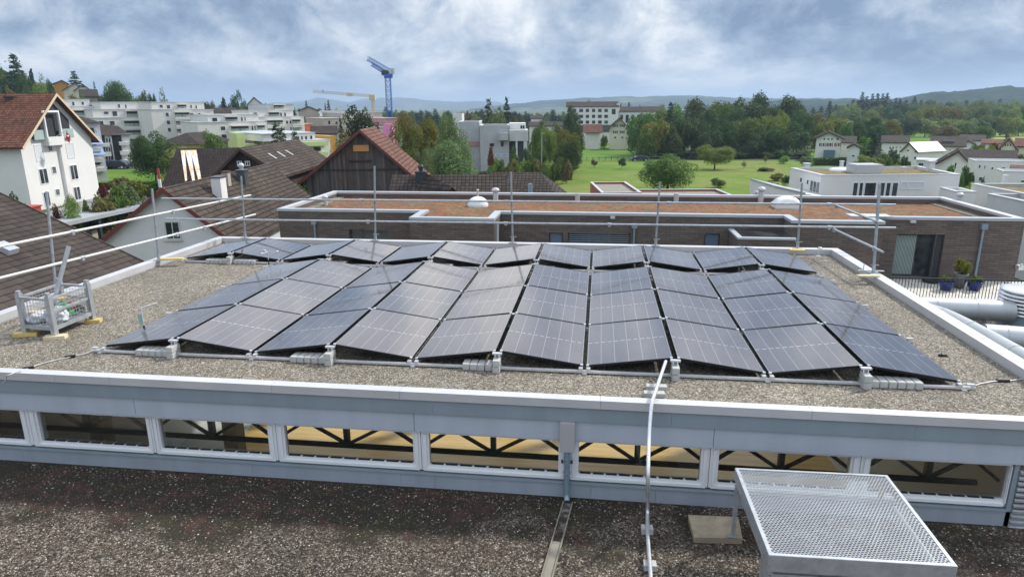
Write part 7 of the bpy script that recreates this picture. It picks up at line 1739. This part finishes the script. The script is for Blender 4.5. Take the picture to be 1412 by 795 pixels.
# behind the flats and on the left hill
for x0, x1, y, D, lf, kd, lab in ((1, 34, 73.5, 215, 'needle', 'conifer', 'tall ragged conifer at the far left of the hill'), (-8, 20, 88, 225, 'leaf_dark', 'broad', 'dark crown at the left picture edge on the hill'), (18, 40, 92, 210, 'leaf_dark', 'broad', 'dark dense crown right of the tall conifer'), (36, 46, 93.5, 225, 'needle', 'column', 'thin columnar conifer on the hill'), (26, 42, 98, 235, 'leaf_yellow', 'broad', 'yellow-green crown on the hill behind the thin conifer'), (46, 60, 98, 240, 'leaf_grey', 'loose', 'pale open tree on the hill'), (38, 62, 109, 200, 'leaf_light', 'broad', 'light green round crown above the orange roof'), (2, 22, 115, 190, 'leaf_brown', 'broad', 'olive round crown just above the orange roof at left'), (56, 78, 112, 195, 'leaf_dark', 'broad', 'dark crown right of the light green one'), (22, 44, 112, 188, 'leaf_dark', 'broad', 'dark crown above the middle of the orange roof'), (90, 112, 98, 262, 'needle', 'conifer', 'broad dark conifer behind the hill houses'), (126, 132, 112, 262, 'needle', 'conifer', 'small pointed conifer right of the cream hill house'), (60, 72, 107, 265, 'leaf_dark', 'broad', 'small crown left of the orange gable'), (88, 112, 128, 198, 'leaf_brown', 'broad', 'yellowish shrubbery below the hill houses'), (106, 124, 128, 192, 'leaf', 'broad', 'green shrubbery below the cream hill house'),
    (132, 178, 109.5, 205, 'leaf_dark', 'fine', 'very big dark round crown behind the terraced flats'), (170, 196, 123, 210, 'leaf', 'broad', 'green crown right of the big dark one'), (188, 208, 121.5, 212, 'leaf_dark', 'broad', 'dark crown behind the flats, right part'), (203, 216, 125, 215, 'leaf_dark', 'broad', 'last dark crown of the group behind the flats'), (216, 232, 117.5, 212, 'leaf_grey', 'loose', 'pale thin tree standing against the sky'), (118, 140, 122, 215, 'leaf_dark', 'broad', 'dark crown left of the very big one'),
    (286, 300, 137, 235, 'leaf_brown', 'broad', 'brownish crown at the end of the first row of flats'), (268, 290, 138, 260, 'leaf_dark', 'broad', 'dark crown on the skyline behind the flats'), (303, 312, 133, 225, 'needle', 'column', 'dark columnar conifer behind the brown cottages'), (314, 331, 123, 222, 'needle_g', 'pine', 'tall dark open pine behind the flats'), (325, 345, 142, 215, 'leaf', 'broad', 'green crown left of the pyramid roof'), (310, 325, 142, 218, 'leaf_dark', 'broad', 'dark crown under the tall pine'), (330, 352, 135.5, 270, 'leaf_dark', 'broad', 'dark skyline crown behind the pyramid roof'), (360, 376, 141, 240, 'leaf_dark', 'broad', 'dark crown right of the pyramid roof'), (401, 409, 145, 205, 'leaf_dark', 'small', 'small dark crown at the end of the glazed rooftop'),
    (418, 426, 138.5, 260, 'needle', 'conifer', 'small conifer above the dark pointed roof'), (414, 424, 160, 200, 'needle', 'conifer', 'dark conifer between flats and orange tarpaulin'), (445, 451, 142, 290, 'needle', 'conifer', 'small conifer on the skyline, left of its taller twin'), (448, 457, 138, 290, 'needle', 'conifer', 'taller conifer on the skyline left of the yellow crane'), (456, 468, 147, 280, 'leaf_light', 'broad', 'light green crown on the skyline'), (346, 376, 194, 104, 'leaf', 'bush', 'rooftop plants by the lime green panel'), (538, 552, 150, 230, 'leaf_brown', 'loose', 'bare brownish tree right of the blue crane'), (526, 536, 153, 240, 'leaf_light', 'small', 'small green crown left of the crane mast')):
    T_(kd, x0, x1, y, D, lf, lab, low=.02)
for k in range(46):
    x = 240+k*12.5+random.uniform(-4, 4)
    if 505 < x < 530: continue
    y = 150.5+random.uniform(-3.5, 2.5)+(3 if x > 560 else 0)-(4 if x < 330 else 0)
    T_(random.choice(['broad', 'broad', 'conifer']), x-8, x+8, y, 400+random.uniform(-30, 60), random.choice(['leaf_dark', 'leaf_dark', 'leaf', 'needle']), 'distant dark tree on the skyline behind the town', group='distant skyline trees', low=.0)
for k in range(30):
    x = 600+k*9.5+random.uniform(-3, 3); y = 155+random.uniform(-5, 3)+(3 if x < 640 else 0)
    T_('conifer' if k % 2 else 'broad', x-6, x+6, y, 430+random.uniform(-40, 40), random.choice(['needle', 'needle', 'leaf_dark']), 'distant dark spruce behind the concrete house and school', group='distant spruces behind the school', low=0.)
for x0, x1, y, D, lf, lab in ((630, 664, 152, 240, 'leaf_brown', 'olive tree behind the white tower'), (640, 672, 155, 230, 'leaf_grey', 'dull green tree behind the concrete wing'), (603, 628, 154, 250, 'leaf_dark', 'dark tree behind the birch'), (708, 734, 160, 210, 'leaf_dark', 'dark green tree right of the spruce'), (744, 762, 158, 220, 'leaf_grey', 'grey-green tree near the bungalow')):
    T_('broad', x0, x1, y, D, lf, lab, low=0.)
# right: yellow trees, forest, garden trees
for x0, x1, y, D, lf, lab in ((1093, 1122, 155, 205, 'leaf_yellow', 'yellowish crown at the right end of the clump'), (1112, 1140, 153, 215, 'leaf_yellow', 'yellow-green crown behind the white chalet, left'), (1135, 1175, 155.5, 212, 'leaf_yellow', 'bright yellow crown behind the chalet'), (1120, 1150, 165, 195, 'leaf_yellow', 'yellow-green bushy tree touching the chalet roof'), (1155, 1178, 166, 200, 'leaf', 'green tree right of the bright yellow crown'),
    (1168, 1198, 165, 205, 'leaf_dark', 'dark round tree in the row before the sports field, first'), (1190, 1218, 158.5, 210, 'leaf_dark', 'dark round tree in the row before the sports field, tallest'), (1212, 1246, 163, 208, 'leaf_yellow', 'dark tree with lighter top at the edge of the bright field'), (1198, 1226, 168, 198, 'leaf_dark', 'low dark tree in the same row above the broad brown roof'),
    (1288, 1322, 169, 225, 'leaf_brown', 'olive-brown spreading tree between the two fields'), (1310, 1348, 163, 235, 'leaf_grey', 'grey-green rounded tree between the two fields'), (1345, 1373, 172, 230, 'leaf', 'green round tree at the left end of the pale field'),
    (1178, 1196, 187, 150, 'leaf', 'green garden tree right of the small shed'), (1188, 1202, 189, 152, 'leaf_light', 'light green shrub next to the dark conifer'), (1176, 1212, 212, 118, 'leaf_light', 'light green low shrubs behind the white flat house'), (1195, 1222, 214, 120, 'leaf', 'low green shrubs right of the lighter ones'), (1226, 1244, 205, 132, 'leaf_dark', 'dark shrub at the left wall of the corner house'), (1244, 1258, 214, 112, 'leaf_dark', 'dark round bush before the corner house'), (1216, 1232, 210, 128, 'leaf', 'green shrub below the broad brown house'), (1212, 1250, 225, 106, 'leaf_yellow', 'yellow-green hedge shrubs beside the garage drive'),
    (1336, 1362, 196, 135, 'leaf', 'green tree in front of the little cottage'), (1350, 1376, 198, 128, 'leaf_light', 'light green tree behind the dark farmhouse roof'), (1366, 1386, 195.5, 132, 'leaf_red', 'dark red-brown tree left of the cream house'), (1402, 1425, 206, 108, 'leaf_dark', 'dark tree at the right picture edge'), (1330, 1346, 227, 90, 'leaf_dark', 'dark clipped round tree before the dark farmhouse'), (1320, 1332, 233, 88, 'leaf', 'small shrub left of the clipped round tree'), (1355, 1362, 242, 82, 'leaf_dark', 'little dark bush at the white block'), (1300, 1318, 226, 92, 'leaf', 'low bush below the steep dark roof'), (1313, 1345, 250, 70, 'leaf_light', 'yellow-green bush on the small lawn')):
    T_('broad' if x1-x0 > 22 else 'small', x0, x1, y, D, lf, lab, low=0.)
T_('conifer', 1197, 1218, 184, 140, 'needle', 'dark conifer in the middle of the right-hand gardens', low=0.); T_('conifer', 1384, 1397, 184, 160, 'needle_g', 'small conifer behind the cream house', low=0.)
fr_ = random.Random(5)
for row, (D, y0, n, w) in enumerate(((300, 158, 13, 34), (345, 150, 15, 30), (400, 145, 17, 26), (460, 141.5, 18, 24))):
    for k in range(n):
        x = 1150+(1445-1150)*(k+.5)/n+fr_.uniform(-6, 6)
        if row == 0 and x < 1180: continue
        y = y0+fr_.uniform(-3.5, 3.5)-(x-1150)*(.02 if row else -.0)
        if row == 0: y = y0+4+fr_.uniform(-4, 4)-max(0, (x-1330))*.06
        lf = fr_.choice(['leaf', 'leaf_light', 'leaf_yellow', 'leaf_dark', 'leaf_grey'] if row < 2 else ['leaf', 'leaf_dark', 'leaf_grey', 'leaf_light'])
        T_('broad', x-w/2, x+w/2, y, D+fr_.uniform(-8, 8), lf, 'forest tree with rounded crown beyond the fields at the right', group='broad forest trees at the right', low=0.)
for x, y, D in ((1190, 127, 430), (1196, 133, 430), (1204, 129, 435), (1211, 128.5, 430), (1218, 129, 440), (1224, 128, 432), (1242, 136, 440), (1229, 139, 440), (1177, 137, 440), (1145, 139, 420), (1133, 146, 400), (1122, 148, 400), (1262, 133, 470), (1271, 138, 470), (1279, 139, 470), (1289, 139, 475), (1153, 144, 430), (1162, 146, 430), (1333, 138, 500), (1380, 136, 500), (1110, 150, 410), (1170, 143, 430), (1236, 135, 450), (1184, 138, 435), (1250, 138, 450)):
    T_('conifer', x-7, x+7, y, D, 'needle', 'tall forest spruce standing above the broad crowns at the right', group='forest spruces at the right', low=0.)

# ------------------------------------------------------------------ hills
def hill(name, prof, D, depth, m, label, seed, rough=3.):
    """a ridge at a real distance; prof = skyline (pixel x, pixel y)"""
    from mathutils import noise as mn
    F2 = Vector((CF.x, CF.y, 0)).normalized(); R2 = Vector((F2.y, -F2.x, 0)); cols_, rows = 160, 14; vs = []
    x0, x1 = prof[0][0], prof[-1][0]
    for i in range(cols_+1):
        px = x0+(x1-x0)*i/cols_
        for (a, b) in zip(prof[:-1], prof[1:]):
            if a[0] <= px <= b[0]: py = a[1]+(b[1]-a[1])*(px-a[0])/(b[0]-a[0]); break
        p = atD(px, py, D); H = p.z+11
        base = Vector((p.x, p.y, -11)); dirv = Vector((p.x-CAM.x, p.y-CAM.y, 0)).normalized()
        for j in range(rows+1):
            t = j/rows*2-1; h = max(0., (1-t*t))**.8; h = H*h*(1+.0*t); q = base+dirv*(t*depth)
            n = mn.noise(Vector((q.x, q.y, seed))*.9/D*30)*rough*h/H*2 + mn.noise(Vector((q.x, q.y, seed))*.9/D*120)*rough*.5*h/H if H > 1 else 0
            vs.append((q.x, q.y, -11.5+max(0, h+n)))
    fs = [[i*(rows+1)+j, (i+1)*(rows+1)+j, (i+1)*(rows+1)+j+1, i*(rows+1)+j+1] for i in range(cols_) for j in range(rows)]
    g = G(); g.add(vs, fs, True); o = g.build(name, m); tag(o, label, kind='structure')
hill('hills', [(960, 150), (1090, 147), (1180, 142), (1235, 138), (1262, 132.5), (1300, 127.5), (1350, 124.5), (1412, 119.5), (1520, 113)], 1500, 420, 'hill_near', 'wooded hill at the right', 3, 6)
hill('hills', [(1000, 146), (1100, 138), (1150, 139), (1200, 137), (1260, 139), (1330, 146)], 1800, 400, 'hill_near', 'low blue-green hill behind the forest', 9, 6)
hill('hills', [(560, 156), (640, 152), (700, 145), (760, 138), (820, 135), (900, 133.5), (960, 133.5), (1040, 136), (1120, 136.5), (1200, 138), (1260, 140), (1400, 146)], 3600, 900, 'hill_far', 'long blue ridge behind the school', 5, 7)
hill('hills', [(220, 150), (330, 147), (400, 143), (440, 136), (480, 141), (520, 137), (560, 134.5), (620, 142), (660, 140), (700, 144), (800, 141), (880, 142), (960, 146)], 6500, 1200, 'hill_far', 'faint mountain chain on the left horizon', 12, 14)
hill('hills', [(-200, 88), (-60, 84), (0, 96), (30, 110), (60, 120), (110, 133), (150, 140), (200, 150)], 330, 60, 'hill_near', 'wooded shoulder of the left hill', 20, 1.5)

# ------------------------------------------------------------------ sky, sun, air
SUN_EL, SUN_AZ = R_(43), R_(36)     # azimuth measured from +X, where the light comes from
SX, SY, SZ = math.cos(SUN_EL)*math.cos(SUN_AZ), math.cos(SUN_EL)*math.sin(SUN_AZ), math.sin(SUN_EL)
sd = bpy.data.lights.new('sun', 'SUN'); so_ = bpy.data.objects.new('sun', sd); col.objects.link(so_)
sd.energy = 3.7; sd.angle = R_(4.); sd.color = (1., .95, .88)
so_.rotation_euler = Vector((SX, SY, SZ)).to_track_quat('Z', 'Y').to_euler()
w = bpy.data.worlds.new('World'); scn.world = w; w.use_nodes = True; nt = w.node_tree; bg = nt.nodes['Background']
sky = nt.nodes.new('ShaderNodeTexSky'); sky.sky_type = 'NISHITA'; sky.sun_disc = False; sky.sun_elevation = SUN_EL; sky.sun_rotation = math.atan2(SX, SY); sky.altitude = 450
tc = nt.nodes.new('ShaderNodeTexCoord'); sp = nt.nodes.new('ShaderNodeSeparateXYZ'); L(nt, tc.outputs['Generated'], sp.inputs[0])
zc = math_(nt, 'MAXIMUM', sp.outputs[2], 0.)
lg = math_(nt, 'MULTIPLY', math_(nt, 'LOGARITHM', math_(nt, 'ADD', zc, .05), 2.71828), .62)
cb = nt.nodes.new('ShaderNodeCombineXYZ'); L(nt, math_(nt, 'MULTIPLY', sp.outputs[0], 3.), cb.inputs[0]); L(nt, math_(nt, 'MULTIPLY', sp.outputs[1], 3.), cb.inputs[1]); L(nt, lg, cb.inputs[2])
mp = N(nt, 'ShaderNodeMapping'); mp.inputs['Location'].default_value = (4.3, 1.7, 2.2); mp.inputs['Rotation'].default_value = (0, R_(7), 0); L(nt, cb.outputs[0], mp.inputs[0])
n1 = noise(nt, mp.outputs[0], 1.25, 10, .55, .3); n2 = noise(nt, mp.outputs[0], 4.2, 10, .62, .3)
k = math_(nt, 'ADD', math_(nt, 'MULTIPLY', n1, .64), math_(nt, 'MULTIPLY', n2, .36))
S = 10.
cloud = ramp(nt, k, [(.37, (.20, .29, .44)), (.43, (.32, .42, .57)), (.475, (.47, .56, .69)), (.515, (.63, .70, .80)), (.56, (.84, .88, .93)), (.61, (1., 1., 1.))])
cloud = mixc(nt, 1., cloud, (S, S, S), 'MULTIPLY')
hz = mixc(nt, ramp(nt, zc, [(0., .9), (.02, .7), (.05, .28), (.1, 0.)]), cloud, (.36*S, .48*S, .66*S))
up = ramp(nt, zc, [(.14, .5), (.5, .85)])
hz = mixc(nt, 1., hz, mixc(nt, 1., up, (2., 2., 2.), 'MULTIPLY'), 'MULTIPLY')
# thin gaps let the blue sky through
gapm = ramp(nt, noise(nt, mp.outputs[0], .8, 5, .5), [(.28, .35), (.4, 0.)])
fin = mixc(nt, gapm, hz, sky.outputs[0])
L(nt, fin, bg.inputs['Color']); bg.inputs['Strength'].default_value = .1
hb = G().box((-8600, -60, -13.5), (8600, 8900, 112)).build('haze', 'dark'); hm = bpy.data.materials.new('haze'); hm.use_nodes = True; hn = hm.node_tree
hn.nodes.remove(hn.nodes['Principled BSDF']); pv = hn.nodes.new('ShaderNodeVolumePrincipled'); pv.inputs['Color'].default_value = (.60, .78, 1., 1); pv.inputs['Density'].default_value = .0002; pv.inputs['Anisotropy'].default_value = .2
hn.links.new(pv.outputs[0], hn.nodes['Material Output'].inputs['Volume']); hb.data.materials.clear(); hb.data.materials.append(hm); tag(hb, 'thin bluish haze over the distant hills', kind='stuff')
scn.view_settings.view_transform = 'Standard'; scn.view_settings.look = 'None'; scn.view_settings.exposure = .08; scn.view_settings.gamma = 1.
try:
    scn.cycles.max_bounces = 8; scn.cycles.transparent_max_bounces = 8; scn.cycles.volume_bounces = 0; scn.cycles.caustics_reflective = False; scn.cycles.caustics_refractive = False
except Exception: pass
